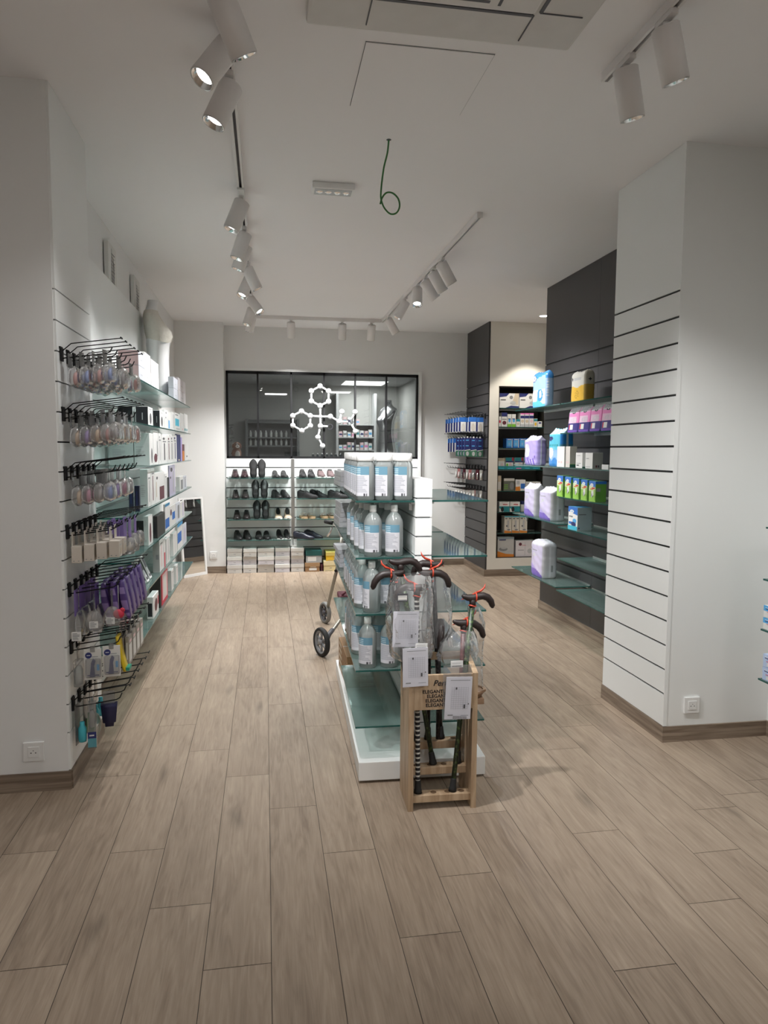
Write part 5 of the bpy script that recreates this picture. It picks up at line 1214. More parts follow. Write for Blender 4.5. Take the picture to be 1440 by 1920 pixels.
MB().rbox(0.17, 0.50, 0.44, 0.66, 0.30, 0.345, 0.015).tube([(0.19, 0.46, 0.345), (0.22, 0.46, 0.372), (0.36, 0.46, 0.375), (0.42, 0.46, 0.345)], 0.008, 8).tube([(0.18, 0.45, 0.31), (0.185, 0.44, 0.25), (0.19, 0.44, 0.20)], 0.006, 6).build('seat', P('maroon fabric', (0.10, 0.015, 0.03), 0.7), ro)
MB().sphere((0.245, 0.62, 0.70), 0.075, 0, 14, 9, (1.0, 0.6, 0.9)).sphere((0.19, 0.62, 0.735), 0.035, 0, 12, 7, (1.6, 0.7, 0.5)).build('back_strap', TYRE, ro)
# ------------------------------------------------------------------ back wall: shoe shelves
BSZ = [BG[1]+0.006, BG[3]+0.006, BG[5]+0.006, BG[7]+0.006]
BN = ['top', 'second', 'third', 'lowest']
YF = 8.63
for k, z in enumerate(BSZ):
    for nm, a, b in (('left', -0.45, 0.300), ('right', 0.372, 1.88)):
        glass_shelf('%s glass shoe shelf of the %s bay under the window' % (BN[k], nm), a, b, YF, YB-0.026, z, rail='y1')
tag(MB().rbox(0.316, 0.358, YB-0.034, YB-0.0205, 0.42, WZ0-0.004, 0.003).build('upright_strip', ALU), 'bright vertical metal strip between the two shoe bays', 'upright')
LEATH = mat('black leather', (0.008, 0.0078, 0.008), 0.5, var=0.15); LEATHB = mat('brown black leather', (0.017, 0.012, 0.012), 0.42, var=0.2); LEATHM = mat('maroon leather', (0.030, 0.012, 0.015), 0.4, var=0.15)
LNAVY = mat('navy leather', (0.018, 0.020, 0.035), 0.38); SUED = mat('dark suede', (0.010, 0.010, 0.011), 0.8); MAUVE = mat('mauve knit', (0.085, 0.056, 0.057), 0.85, var=0.2)
SOLEB = mat('black sole', (0.012, 0.012, 0.012), 0.6); SOLEW = mat('white sole', (0.72, 0.71, 0.69), 0.5); BEIGEL = mat('beige leather', (0.60, 0.45, 0.33), 0.4); GOLD = mat('gold leather', (0.55, 0.42, 0.28), 0.35, 0.4)
TAN = mat('brown strap leather', (0.26, 0.10, 0.055), 0.45); CORK = mat('cork sole', (0.45, 0.30, 0.17), 0.8, var=0.2); LINE = mat('shoe lining', (0.012, 0.012, 0.012), 0.8); SILVL = mat('silver grey strap', (0.5, 0.5, 0.5), 0.3, 0.3)
WT = [0.026, 0.033, 0.035, 0.034, 0.033, 0.036, 0.041, 0.043, 0.040, 0.031, 0.016]
HT = {'oxford': [0.062, 0.074, 0.074, 0.068, 0.072, 0.068, 0.056, 0.045, 0.037, 0.028, 0.016], 'pump': [0.056, 0.062, 0.056, 0.046, 0.038, 0.034, 0.034, 0.034, 0.030, 0.022, 0.012],
      'sneaker': [0.064, 0.078, 0.074, 0.068, 0.078, 0.072, 0.058, 0.047, 0.040, 0.032, 0.020], 'beige': [0.088, 0.085, 0.060, 0.040, 0.034, 0.034, 0.034, 0.032, 0.027, 0.020, 0.010]}
def shoe(label, loc, rot, style, upper, sole, cat='shoe', L=0.245, heel=0.018, sw=1.0, extra=None):
    t = thing('shoe', label, cat, loc, 0, None, rot)
    n = 11; st = lambda i: L*(0.5-i/(n-1))
    hz_ = lambda i: heel*max(0.0, 1-i/5.5)**1.2+0.008*(1 if i < 9 else 1.4)
    # sole
    rings = []
    for i in range(n):
        w_ = (WT[i]+0.003)*sw; zb = 0 if i < 3 or i > 5 else min(hz_(i)*0.55, 0.01)*(heel > 0.02)
        if style == 'sandal': zt_ = 0.022
        else: zt_ = hz_(i)+0.004
        y = st(i); rings.append([Vector((-w_, y, zb)), Vector((w_, y, zb)), Vector((w_, y, zt_)), Vector((-w_, y, zt_))])
    MB().ring_loft(rings, 0, False).build('sole', sole, t)
    if style == 'sandal':
        mb = MB()
        for y, hh, wd in ((-0.055, 0.040, 0.026), (-0.015, 0.046, 0.020), (0.075, 0.038, 0.012)):
            rr = []
            for q in (-wd/2, wd/2):
                rr.append([Vector((0.042*sw*math.cos(a), y+q, 0.020+hh*math.sin(a))) for a in [PI*k/10 for k in range(11)]])
            mb.ring_loft(rr, 0, True, False, False, False)
        mb.build('straps', upper, t)
        if extra: MB().sphere((0, -0.055, 0.062), 0.014, 0, 10, 6, (1.6, 1, 0.5)).build('ornament', extra, t)
        return t
    H = HT[style]; rings = []; m = 13
    for i in range(n):
        y = st(i); ring = []; z0 = hz_(i); w_ = WT[i]*sw
        for k in range(m):
            a = PI*k/(m-1); ex = 0.62 if i < 6 else 0.85
            ring.append(Vector((w_*math.copysign(abs(math.cos(a))**ex, math.cos(a)), y, z0+H[i]*math.sin(a)**0.7)))
        rings.append(ring)
    rings.insert(0, [Vector((p.x*0.7, p.y+0.008, p.z*0.92)) for p in rings[0]]); rings.append([Vector((p.x*0.55, p.y-0.009, hz_(10)+(p.z-hz_(10))*0.6)) for p in rings[-1]])
    MB().ring_loft(rings, 0, True, True, True, False).build('upper', upper, t)
    # opening: dark lining lying on the top line
    i0, i1 = (0, 5) if style != 'pump' else (0, 7)
    rr = []
    for i in range(i0, i1+1):
        f = math.sin(PI*(i-i0+0.6)/(i1-i0+1.2)); w_ = WT[i]*sw*0.72*f; zz = hz_(i)+H[i]*1.0+0.0015
        rr.append([Vector((-w_, st(i), zz-0.004*0)), Vector((-w_*0.4, st(i), zz+0.0008)), Vector((w_*0.4, st(i), zz+0.0008)), Vector((w_, st(i), zz))])
    MB().ring_loft(rr, 0, True, False, False, False).build('lining', LINE, t)
    if extra:
        mb = MB()
        for i in ((5, 6, 7) if style == 'sneaker' else (6,)):
            w_ = WT[i]*sw; z0 = hz_(i); rr = []
            for q in (-0.006, 0.006): rr.append([Vector((1.02*w_*math.cos(a), st(i)+q, z0+0.002+1.03*H[i]*math.sin(a)**0.7)) for a in [PI*(0.15+0.7*k/8) for k in range(9)]])
            mb.ring_loft(rr, 0, True, False, False, False)
        mb.build('strap', extra, t)
    return t
FRONT = lambda yaw: (0, 0, yaw)
UP = (Matrix.Rotation(math.radians(84), 3, 'X') @ Matrix.Rotation(PI, 3, 'Z')).to_euler()
def shoe_pair(row, pxs, what, style, up, so, yaw=0.0, upright=False, y=8.775, **kw):
    z = BSZ[row]+0.001
    for px, sd in zip(pxs, ('left', 'right')):
        yy = 8.86 if upright else y
        x = _x_at(px, yy, z); lab = '%s, %s one of pair, on %s shoe shelf' % (what, sd, BN[row])
        if upright:
            s_ = shoe(lab, (x, 8.80, z+0.1085), UP, style, up, so, L=0.212, **kw)
        else: shoe(lab, (x, y, z), FRONT(yaw if sd == 'left' else yaw*0.8), style, up, so, **kw)
shoe_pair(0, (441, 458.5), 'brown maroon slip-on shoe at left end', 'oxford', LEATHM, SOLEB, 0.05, L=0.24, sw=1.05)
shoe_pair(0, (475.5, 491), 'black shoe standing toe up', 'oxford', SUED, SOLEB, upright=True, sw=1.1)
shoe_pair(0, (517, 533), 'black low shoe beside the toe up pair', 'pump', LEATH, SOLEB, 0.12, sw=1.02)
shoe_pair(0, (567.5, 583.5), 'black sneaker with white sole edge', 'sneaker', SUED, SOLEB, 0.04, sw=1.05, extra=SILVL)
shoe_pair(0, (602, 620), 'mauve sneaker with white sole', 'sneaker', MAUVE, SOLEW, 0.08, sw=1.1)
shoe_pair(0, (637, 652), 'black sneaker half hidden by the gel jars', 'sneaker', SUED, SOLEB, 0.0, sw=1.05)
shoe_pair(1, (442, 460.5), 'black slip-on shoe at left end', 'oxford', LEATHB, SOLEB, 0.06)
shoe_pair(1, (479.5, 495.5), 'black shoe standing toe up', 'oxford', LEATH, SOLEB, upright=True, sw=1.1)
shoe_pair(1, (519, 534.5), 'black narrow slip-on shoe', 'oxford', LEATH, SOLEB, 0.35)
def side_shoe(row, px, yaw, what, style, up, so, **kw):
    z = BSZ[row]+0.001; y = 8.69 if 'left of' in what else 8.785; x = _x_at(px, y, z); shoe('%s on %s shoe shelf' % (what, BN[row]), (x, y, z), FRONT(yaw), style, up, so, **kw)
side_shoe(1, 577, 1.20, 'black strapped shoe turned sideways, left of the left side pair', 'sneaker', SUED, SOLEB, extra=SUED)
side_shoe(1, 598, 0.95, 'black strapped shoe turned sideways, right of the left side pair', 'sneaker', SUED, SOLEB, extra=SUED)
side_shoe(1, 634, 1.15, 'black strapped shoe turned sideways, left of the right side pair', 'sneaker', SUED, SOLEB, extra=LEATH)
side_shoe(1, 655, 1.0, 'black strapped shoe turned sideways, right of the right side pair', 'sneaker', SUED, SOLEB, extra=LEATH)
shoe_pair(2, (444.5, 462.5), 'black double strap shoe at left end', 'oxford', LEATHB, SOLEB, 0.05, extra=LEATH)
shoe_pair(2, (482, 498), 'black shoe standing toe up', 'oxford', LEATH, SOLEB, upright=True, sw=1.1)
shoe_pair(2, (522, 539.5), 'beige low shoe with dark heel loop', 'beige', BEIGEL, SOLEW, 0.04, sw=1.05, heel=0.022)
shoe_pair(2, (569.5, 583.5), 'gold sandal with silver ornament', 'sandal', GOLD, CORK, 0.15, extra=CHROME)
shoe_pair(2, (607.5, 622.5), 'brown strap sandal', 'sandal', TAN, CORK, 0.1)
shoe_pair(3, (447, 464), 'black slip-on shoe at left end', 'oxford', LEATH, SOLEB, 0.25)
shoe_pair(3, (486, 500.5), 'black loafer with light patch', 'pump', LEATH, SOLEB, 0.1, sw=1.05, extra=SILVL)
shoe_pair(3, (524.5, 538.5), 'black heeled pump with pale insole', 'pump', LEATH, SOLEW, 0.12, heel=0.035, sw=0.95)
side_shoe(3, 570, 1.25, 'navy low shoe turned sideways, left of its pair', 'oxford', LNAVY, SOLEB, L=0.25)
side_shoe(3, 588, 0.95, 'navy low shoe turned sideways, right of its pair', 'oxford', LNAVY, SOLEB, L=0.25)
# ------------------------------------------------------------------ shoe boxes stacked on the floor
PB = P('shoe box pale grey', (0.60, 0.58, 0.55), 0.6, var=0.04); PBL = P('shoe box lilac grey', (0.57, 0.55, 0.58), 0.6); PBW = P('shoe box lid', (0.68, 0.67, 0.64), 0.55)
def shoe_box(label, pxa, pxb, pt, pb, body, lid, yf=8.66, dp=0.27, art=None, zb=None, zt_=None):
    zb = max(0.0, z_at(pb, 0.3, yf)) if zb is None else zb; zt_ = z_at(pt, 0.3, yf) if zt_ is None else zt_
    xa, xb = _x_at(pxa, yf, zb), _x_at(pxb, yf, zb); h = zt_-zb-0.0015
    t = thing('shoe_box', label, 'shoe box', ((xa+xb)/2, yf+dp/2, zb)); hw, hd = (xb-xa)/2-0.002, dp/2
    ms = Mats([body]); mb = MB(); d = (-hw+0.003, hw-0.003, -hd+0.003, hd-0.003, 0, h-0.004); mb.box(*d)
    draw(mb, ms, '-y', d, art or [('r', 0.42, 0.30, 0.58, 0.36, GREYM), ('r', 0.1, 0.06, 0.6, 0.09, GREYM)]); mb.build('box', list(ms), t)
    MB().rbox(-hw, hw, -hd, hd, h*0.58, h, 0.0015).build('lid', lid, t)
    return t
rowsz = [0.0005]; 
ZB = [0.0, 0.100, 0.199, 0.298]
COLS = [(425.5, 454.5), (455.5, 481.8), (482.6, 514.5), (515.2, 544.2), (545.2, 570.6)]
for c, (a, b) in enumerate(COLS):
    for r_ in range(3):
        j = rnd.uniform(-1.0, 1.0) if r_ else 0
        shoe_box('pale grey shoe box, %s of three in the %s stack from the left' % (('bottom', 'middle', 'top')[r_], ORD[c]), a+max(j, 0)*0.6, b+min(j, 0)*0.6, 0, 0, PBL if (c == 3 or r_ == 1) else PB, PBW if (c+r_) % 2 else PB, 8.66+0.012*((c+r_) % 3), zb=ZB[r_]+0.0006, zt_=ZB[r_+1])
shoe_box('brown shoe box with white label beside the pale grey stacks', 571.5, 600, 0, 0, KRAFT, P('kraft lid', (0.36, 0.22, 0.11), 0.7), art=[('r', 0.28, 0.15, 0.80, 0.42, PBW), ('r', 0.35, 0.5, 0.75, 0.62, BEIGE)], zb=0.0006, zt_=0.112)
shoe_box('grey shoe box with dark green lid on top of the brown one', 573, 604, 0, 0, P('shoe box grey', (0.36, 0.37, 0.37), 0.6), P('shoe box green lid', (0.015, 0.10, 0.095), 0.5), art=[('r', 0.12, 0.12, 0.65, 0.5, PBW)], zb=0.1125, zt_=0.262)
shoe_box('pale yellow shoe box on the floor near the rollator', 606.5, 634, 0, 0, P('shoe box pale yellow', (0.66, 0.55, 0.30), 0.6), P('shoe box pale yellow lid', (0.70, 0.60, 0.36), 0.6), zb=0.0006, zt_=0.130)
shoe_box('bright yellow shoe box on top of the pale yellow one', 611, 641, 0, 0, YEL, P('shoe box yellow lid', (0.75, 0.60, 0.16), 0.6), zb=0.1305, zt_=0.240)
shoe_box('maroon shoe box in the gap before the yellow boxes', 600.6, 606, 0, 0, MAROON, MAROON, 8.70, zb=0.0006, zt_=0.08)
for k in range(3): shoe_box('grey white shoe box behind the rollator, %s from the bottom' % ORD[k], 642, 672, 0, 0, PBL, PBW, zb=0.0006+0.11*k, zt_=0.11*(k+1))
# ------------------------------------------------------------------ white molecule sign on the glazed partition
MY = YB-0.046
def mp(zx, zy): return onY(530+zx/9, 700+zy/9, MY)
MN = {'A1': (632, 215), 'A2': (775, 300), 'A3': (775, 475), 'A4': (632, 548), 'A5': (485, 470), 'A6': (485, 298), 'B1': (318, 640), 'B2': (465, 718), 'B3': (465, 885), 'B4': (322, 970), 'B5': (172, 882), 'B6': (170, 718),
      'C': (637, 730), 'D': (637, 890), 'E': (595, 1080), 'F': (672, 1225), 'G': (805, 730), 'H': (955, 815), 'I': (1000, 648), 'J': (1222, 655), 'K': (1228, 980), 'N': (1140, 820), 'O': (800, 900)}
MP_ = {k: mp(*v) for k, v in MN.items()}
MOW = mat('molecule white', (0.62, 0.62, 0.635), 0.4, var=0.01); mo = MP_['C']
ms_ = thing('molecule_sign', 'large white molecule model mounted on the glazed partition', 'molecule sign', tuple(mo))
for k, p in MP_.items():
    if k in 'NO': continue
    MB().sphere(p-mo, 0.033 if k != 'C' else 0.024, 0, 18, 11).build('atom', MOW, ms_)
BONDS = ['A1-A2', 'A2-A3', 'A3-A4', 'A4-A5', 'A5-A6', 'A6-A1', 'B1-B2', 'B2-B3', 'B3-B4', 'B4-B5', 'B5-B6', 'B6-B1', 'B2-C', 'A4-C', 'C-D', 'D-E', 'E-F', 'D-O', 'C-G', 'G-H', 'H-I', 'H-N', 'N-J', 'N-K']
for q in BONDS:
    a, b = q.split('-'); pa_, pb2 = MP_[a]-mo, MP_[b]-mo; dd_ = (pb2-pa_).normalized()
    if a == 'N': pa_ = pa_+dd_*0.035
    if b in 'NO': pb2 = pb2-dd_*0.030
    MB().tube([pa_, pb2], 0.0118, 12).build('bond', MOW, ms_)
TL = Matrix.Rotation(PI/2, 4, 'X')
for ch in 'NO':
    p = MP_[ch]-mo; lettering(ch, 0.10, Matrix.Translation((p.x, p.y+0.006, p.z-0.035)) @ TL, INK, ms_, 'letter', 0.006)
for k in ('A2', 'B5', 'F', 'K'): MB().tube([MP_[k]-mo, MP_[k]-mo+Vector((0, 0.045, 0))], 0.008, 8).build('mount', MOW, ms_)
# ------------------------------------------------------------------ what stands in the stock room behind the glass
t = thing('ceiling_panel_light', 'bright rectangular ceiling panel light seen through the glazed partition', 'ceiling light', (1.62, 11.72, 2.6))
MB().box(-0.36, 0.36, -0.36, 0.36, -0.012, 0, 0).build('frame', WPLAS, t); MB().box(-0.34, 0.34, -0.34, 0.34, -0.016, -0.0125).build('diffuser', PANELE, t)
lamp('AREA', 'stock room lamp', (1.62, 11.72, 2.57), (1.62, 11.72, 0), 30, 0.66, 0.66)
ctr = thing('counter', 'white counter behind the glazed partition', 'counter', (0.6, 9.33, 0))
MB().box(-1.65, 1.70, -0.20, 0.20, 0.0, 1.335).build('body', RW, ctr); MB().rbox(-1.68, 1.71, -0.22, 0.22, 1.335, 1.365, 0.004).build('worktop', LAM, ctr)
CTZ = 1.366
def rack(label, x0, x1, y, z0, z1, levels, frame, back):
    t = thing('shelf_rack', label, 'shelf rack', ((x0+x1)/2, y, 0)); hw = (x1-x0)/2
    for s in (-1, 1): MB().box(s*hw-0.02, s*hw+0.02, -0.30, 0.0, 0, z1).build('upright', frame, t)
    MB().box(-hw, hw, 0.0, 0.02, 0, z1).build('back_panel', back, t)
    for z in levels: MB().box(-hw+0.021, hw-0.021, -0.28, -0.002, z-0.02, z).build('shelf_board', frame, t)
    return t
rack('white shelf rack at the right of the stock room', 1.21, 1.86, 12.36, 0, 2.45, (1.50, 1.715, 1.93), mat('rack white', (0.55, 0.56, 0.56), 0.5), RW)
rack('grey shelf rack at the left of the stock room', -0.30, 0.55, 12.36, 0, 2.0, (1.56, 1.70, 1.95), mat('rack grey', (0.16, 0.17, 0.17), 0.5), RWD)
k = 0
for z, xs, what in ((1.50, 8, 'lowest'), (1.715, 8, 'middle'), (1.93, 5, 'top')):
    for q in range(xs):
        x = 1.24+0.073*q; k += 1; h = rnd.uniform(0.07, 0.13)
        carton('carton', 'small carton, %s from the left on the %s shelf of white stock rack' % (ORD[q], what), 'carton', x, x+0.06, 12.10, 12.20, z+0.001, z+h, {'-y': [('r', 0.1, 0.3, 0.9, 0.6, [GREYM, SKY, PINK, TEAL, NAVY][k % 5])]}, WHITE if k % 3 else PALEP)
def stock_bottle(label, loc, c, h=0.11, r=0.022):
    t = thing('bottle', label, 'bottle', loc); MB().lathe([(r*0.9, 0), (r, 0.004), (r, h*0.7), (r*0.45, h*0.82), (r*0.45, h*0.86), (0.001, h*0.86)], 14).build('bottle_body', c, t); MB().lathe([(r*0.5, h*0.82), (r*0.5, h), (0.001, h)], 12).build('cap', WPLAS, t); return t
b0 = None
for z, nm, n in ((1.56, 'lower', 9), (1.70, 'upper', 8)):
    for q in range(n):
        lab = 'small bottle, %s from the left on the %s shelf of grey stock rack' % (ORD[q], nm); loc = (-0.24+0.085*q, 12.18, z+0.0005)
        if b0 is None: b0 = stock_bottle(lab, loc, mat('stock bottle', (0.6, 0.62, 0.6), 0.4))
        else: dup(b0, lab, loc)
b1 = None
for q in range(12):
    lab = 'small dark bottle, %s from the left in the row on the stock room counter' % ORD[q]; loc = (0.62+0.06*q, 9.36, CTZ)
    if b1 is None: b1 = stock_bottle(lab, loc, mat('dark stock bottle', (0.06, 0.08, 0.09), 0.3), 0.085, 0.018)
    else: dup(b1, lab, loc)
st_ = torso('display_torso', 'silver display torso behind the glazed partition', (1.60, 9.40, CTZ), PI+0.5, 0.79, mat('silver torso', (0.78, 0.79, 0.80), 0.26, 0.95), None)
lamp('AREA', 'counter fill', (0.7, 9.75, 2.58), (0.7, 9.75, 0), 50, 1.6, 0.3)  # unseen lamp and glowing strip, added to brighten torso and toy
tag(MB().box(-0.05, 1.45, 9.60, 9.90, 2.583, 2.599).build('added_strip_light', PANELE), 'added unseen strip light above the stock room counter', 'ceiling light')
# plush dog on the counter
dg_ = thing('plush_dog', 'small brown and white plush dog behind the left window pane', 'plush toy', (-0.362, 9.30, CTZ))
FURB = mat('plush brown', (0.22, 0.10, 0.06), 0.9, bump=0.5, nscale=80); FURW = mat('plush white', (0.62, 0.60, 0.56), 0.9, bump=0.5, nscale=80)
MB().sphere((0, 0, 0.075), 0.062, 0, 16, 10, (1.0, 0.9, 1.25)).build('body', FURB, dg_); MB().sphere((0.012, -0.042, 0.065), 0.038, 0, 14, 9, (0.9, 0.5, 1.3)).build('belly', FURW, dg_)
hd_ = MB().sphere((0.005, -0.012, 0.178), 0.048, 0, 16, 10, (1.0, 0.95, 0.95)).build('head', FURB, dg_)
MB().sphere((0.016, -0.050, 0.166), 0.026, 0, 12, 8, (1, 1, 0.8)).sphere((0.010, -0.052, 0.195), 0.014, 0, 10, 7, (0.8, 0.5, 1.4)).build('muzzle', FURW, hd_)
MB().sphere((0.018, -0.077, 0.170), 0.007, 0, 8, 6).sphere((-0.010, -0.053, 0.188), 0.005, 0, 8, 6).sphere((0.030, -0.050, 0.188), 0.005, 0, 8, 6).build('nose_and_eyes', INK, hd_)
for s in (-1, 1): MB().sphere((0.005+s*0.046, -0.006, 0.170), 0.022, 0, 10, 7, (0.5, 0.8, 1.5)).build('ear', FURB, hd_)
for s in (-1, 1): MB().sphere((s*0.04, -0.055, 0.018), 0.022, 0, 10, 7, (0.9, 1.5, 0.8)).build('paw', FURW, dg_)
# ------------------------------------------------------------------ right wall: glass shelves on the charcoal panel
RXF = 2.27
RSZ = [1.866, 1.636, 1.372, 1.140, 0.905, 0.655, 0.400]
RN = ['top', 'second', 'third', 'fourth', 'fifth', 'sixth', 'lowest']
YN0, YM, YF1 = 3.97, 5.27, 6.30
for k, z in enumerate(RSZ):
    glass_shelf('glass shelf of the near bay on charcoal wall, %s level' % RN[k], RXF, XR-0.004, YN0, YM-0.006, z, rail='x1')
    if k in (0, 2, 4, 6): glass_shelf('glass shelf of the far bay on charcoal wall, %s level' % RN[k], RXF, XR-0.004, YM+0.006, YF1, z+(0.018 if k in (4, 6) else 0.0), rail='x1')
def rpack(lv, pl, pm, pr, ptop, xf, kind, label, dz=0.0, cat='pack', **kw):
    """pack on right shelf lv: pl..pm = aisle face, pm..pr = its near side face (photo columns)"""
    z = RSZ[lv]+0.001+dz; y0 = y_at(pm, xf, z); y1 = y_at(pl, xf, z); x1 = min(_x_at(pr, y0, z), XR-0.02); zt_ = z_at(ptop, xf, y0)
    if kind == 'carton': return carton('carton', label, 'carton', xf, x1, y0, y1, z, zt_, kw.get('arts', {}), kw.get('base', WHITE), None, kw.get('sides'))
    w_, d_ = y1-y0, x1-xf
    return soft_pack(kw.get('name', 'incontinence_pack'), label, cat, xf+d_/2, (y0+y1)/2, z, w_, d_, zt_-z, kw['art'], kw['side'], kw['base'], '-x', kw.get('top', 'fin'), rz=kw.get('rz', 0.0), lean=kw.get('lean', 0.0), seed=kw.get('seed', 3), puff=kw.get('puff', 0.06))
PBLU = P('film pale blue', (0.30, 0.50, 0.80), 0.25); MBLU = P('film blue', (0.06, 0.26, 0.62), 0.25); GBLU = P('film grey blue', (0.25, 0.36, 0.52), 0.3)
def art_blue(u, v):
    if ell(u, v, 0.17, 0.83, 0.15, 0.075): return WHITE if not ell(u, v, 0.2, 0.83, 0.03, 0.02) else NAVY
    if ell(u, v, 0.17, 0.83, 0.19, 0.095): return NAVY
    if v > 0.90-0.12*(1-u): return MBLU
    if ell(u, v, 0.62, 0.34, 0.20, 0.17) and not ell(u, v, 0.64, 0.36, 0.09, 0.11): return MBLU
    if ell(u, v, 0.25, 0.22, 0.20, 0.05): return WHITE
    if v < 0.18+0.10*math.sin(5*u): return SKY
    return MILK if v < 0.5 else PBLU
def side_blue(u, v): return MBLU if v > 0.80 else (GREYL if (0.1 < u < 0.4 and int(v*40) % 3 == 0 and 0.2 < v < 0.7) else (GBLU if u > 0.02 else PBLU))
rpack(0, 996, 1022, 1040, 694, 2.31, 'soft', 'blue and white incontinence pack at the far end of top right shelf', art=art_blue, side=side_blue, base=PBLU, top='round', puff=0.02)
YGOLD = P('film golden', (0.75, 0.46, 0.05), 0.3); YPALE = P('film pale grey white', (0.66, 0.65, 0.60), 0.3)
def art_yel(u, v):
    if ell(u, v, 0.16, 0.76, 0.07, 0.05): return INK
    if 0.12 < u < 0.85 and (0.58 < v < 0.60): return GREYM
    if 0.30 < u < 0.8 and 0.70 < v < 0.80: return GREYL
    if v < 0.50+0.03*math.sin(9*u): return YGOLD if not ((u-0.5)**2+(v-0.25)**2 < 0.02 and int(u*40+v*30) % 3 == 0) else P('film brown', (0.40, 0.22, 0.03), 0.3)
    return YPALE
def side_yel(u, v): return INK if ell(u, v, 0.5, 0.72, 0.10, 0.04) else (P('film dull gold', (0.40, 0.26, 0.05), 0.3) if v < 0.55 else P('film beige grey', (0.42, 0.40, 0.34), 0.3))
rpack(0, 1068, 1094, 1117, 693, 2.34, 'soft', 'golden and white pack near the middle of top right shelf', art=art_yel, side=side_yel, base=YPALE, top='round', puff=0.02, seed=8)
HOTP = P('film pink', (0.80, 0.26, 0.55), 0.3); PINKL = P('film light pink', (0.80, 0.55, 0.70), 0.3); DPUR = P('film deep violet', (0.05, 0.035, 0.22), 0.3)
def art_pink(u, v):
    if ell(u, v, 0.50, 0.80, 0.14, 0.035): return INK if not ell(u, v, 0.5, 0.8, 0.07, 0.012) else WHITE
    if v > 0.78: return MILK if u < 0.75 or v > 0.9 else PINKL
    if 0.15 < u < 0.55 and 0.12 < v < 0.32: return WHITE if u > 0.25 else RED
    if v < 0.37: return DPUR if v > 0.10 else PURPLE
    if ell(u, v, 0.55, 0.50, 0.28, 0.10): return MILK if int((u*17+v*23)) % 2 else PINKL
    return HOTP if v > 0.66 or u > 0.8 else PINKL
for k, (a, b, tp) in enumerate(((1062, 1082, 764), (1082, 1103, 761), (1103, 1124, 758), (1124, 1148, 755))):
    rpack(1, a, b, b+8, tp, 2.315, 'soft', 'pink and violet pad pack leaning back, %s from the far end of second right shelf' % ORD[k], art=art_pink, side=lambda u, v: DPUR if v < 0.37 else HOTP, base=MILK, name='pad_pack', lean=-0.10, seed=10+k, puff=0.02)
LAVF = P('film lavender', (0.44, 0.36, 0.74), 0.28); LAVP = P('film pale lavender', (0.66, 0.60, 0.84), 0.26); PUR4 = P('film violet blue', (0.20, 0.13, 0.52), 0.28); LAVD = P('film grey violet', (0.26, 0.22, 0.42), 0.3)
def art_lav(u, v):
    if v > 0.86: return MILK
    if v > 0.80 and u < 0.45: return MILK
    if ell(u, v, 0.30, 0.50, 0.26, 0.24): return MILK
    if ell(u, v, 0.10, 0.36, 0.05, 0.03): return GREYD
    if v < 0.30+0.10*math.sin(7*u): return PUR4 if int(u*25+v*13) % 5 else LAVP
    return LAVF
def side_lav(u, v): return MILK if 0.40 < u < 0.52 else (LAVP if v > 0.85 else (LAVF if u < 0.4 else LAVD))
rpack(2, 981, 1003, 1027, 817, 2.30, 'soft', 'lavender incontinence pack at far end of third right shelf', art=art_lav, side=side_lav, base=LAVP, seed=21)
TURQ = P('film turquoise', (0.10, 0.50, 0.66), 0.28); BBLU = P('film bright blue', (0.02, 0.22, 0.62), 0.28); TQD = P('film dull turquoise', (0.06, 0.22, 0.34), 0.3)
def art_tq(u, v):
    if v > 0.84: return MILK if int(u*9+v*11) % 3 else P('film clear blue', (0.45, 0.70, 0.82), 0.25)
    if ell(u, v, 0.22, 0.74, 0.24, 0.055): return NAVY
    if v < 0.20+0.05*math.sin(13*u): return BBLU
    if ell(u, v, 0.30, 0.36, 0.20, 0.15): return MILK
    if 0.15 < u < 0.85 and 0.54 < v < 0.60 and int(u*22) % 3: return TEAL
    return TURQ if v > 0.45 else PBLU
rpack(2, 1026, 1049, 1076, 803, 2.30, 'soft', 'turquoise incontinence pack beside the lavender one on third right shelf', art=art_tq, side=lambda u, v: MILK if 0.45 < u < 0.54 else (P('film clear blue', (0.45, 0.70, 0.82), 0.25) if v > 0.84 else (TQD if v < 0.6 else BBLU)), base=TURQ, seed=31)
FLW = [('o', 0.3, 0.24, 0.10, 0.05, PALEP), ('o', 0.62, 0.24, 0.10, 0.05, PALEP)]
rpack(2, 1044, 1057.5, 1059.5, 837, 2.285, 'carton', 'white carton with faint pink flower, left of two on third right shelf', arts={'-x': FLW})
rpack(2, 1060, 1068, 1081, 837, 2.285, 'carton', 'white carton with faint pink flower, right of two on third right shelf', arts={'-x': FLW, '-y': [('r', 0.0, 0.0, 1.0, 0.14, DGREEN), ('r', 0.0, 0.14, 1, 0.16, GREEN)]}, base=P('carton warm white', (0.66, 0.62, 0.58)))
rpack(2, 1079, 1091.5, 1098, 849, 2.285, 'carton', 'small white carton with dark print on third right shelf', arts={'-x': [('r', 0.15, 0.15, 0.5, 0.22, GREYD), ('r', 0.15, 0.3, 0.8, 0.33, GREYM), ('r', 0.2, 0.8, 0.7, 0.83, GREYL)], '-y': [('r', 0, 0, 1, 0.1, DGREEN)]})
rpack(2, 1097, 1110.5, 1130, 849, 2.285, 'carton', 'small white carton with grey side near the pillar on third right shelf', arts={'-x': [('r', 0.15, 0.62, 0.5, 0.66, GREYM), ('r', 0.1, 0.1, 0.7, 0.14, GREYL)], '-y': [('r', 0.3, 0.08, 0.45, 0.22, MAROON), ('r', 0.5, 0.08, 0.65, 0.22, GREYD)]}, sides={'-y': P('carton grey', (0.40, 0.40, 0.39))})
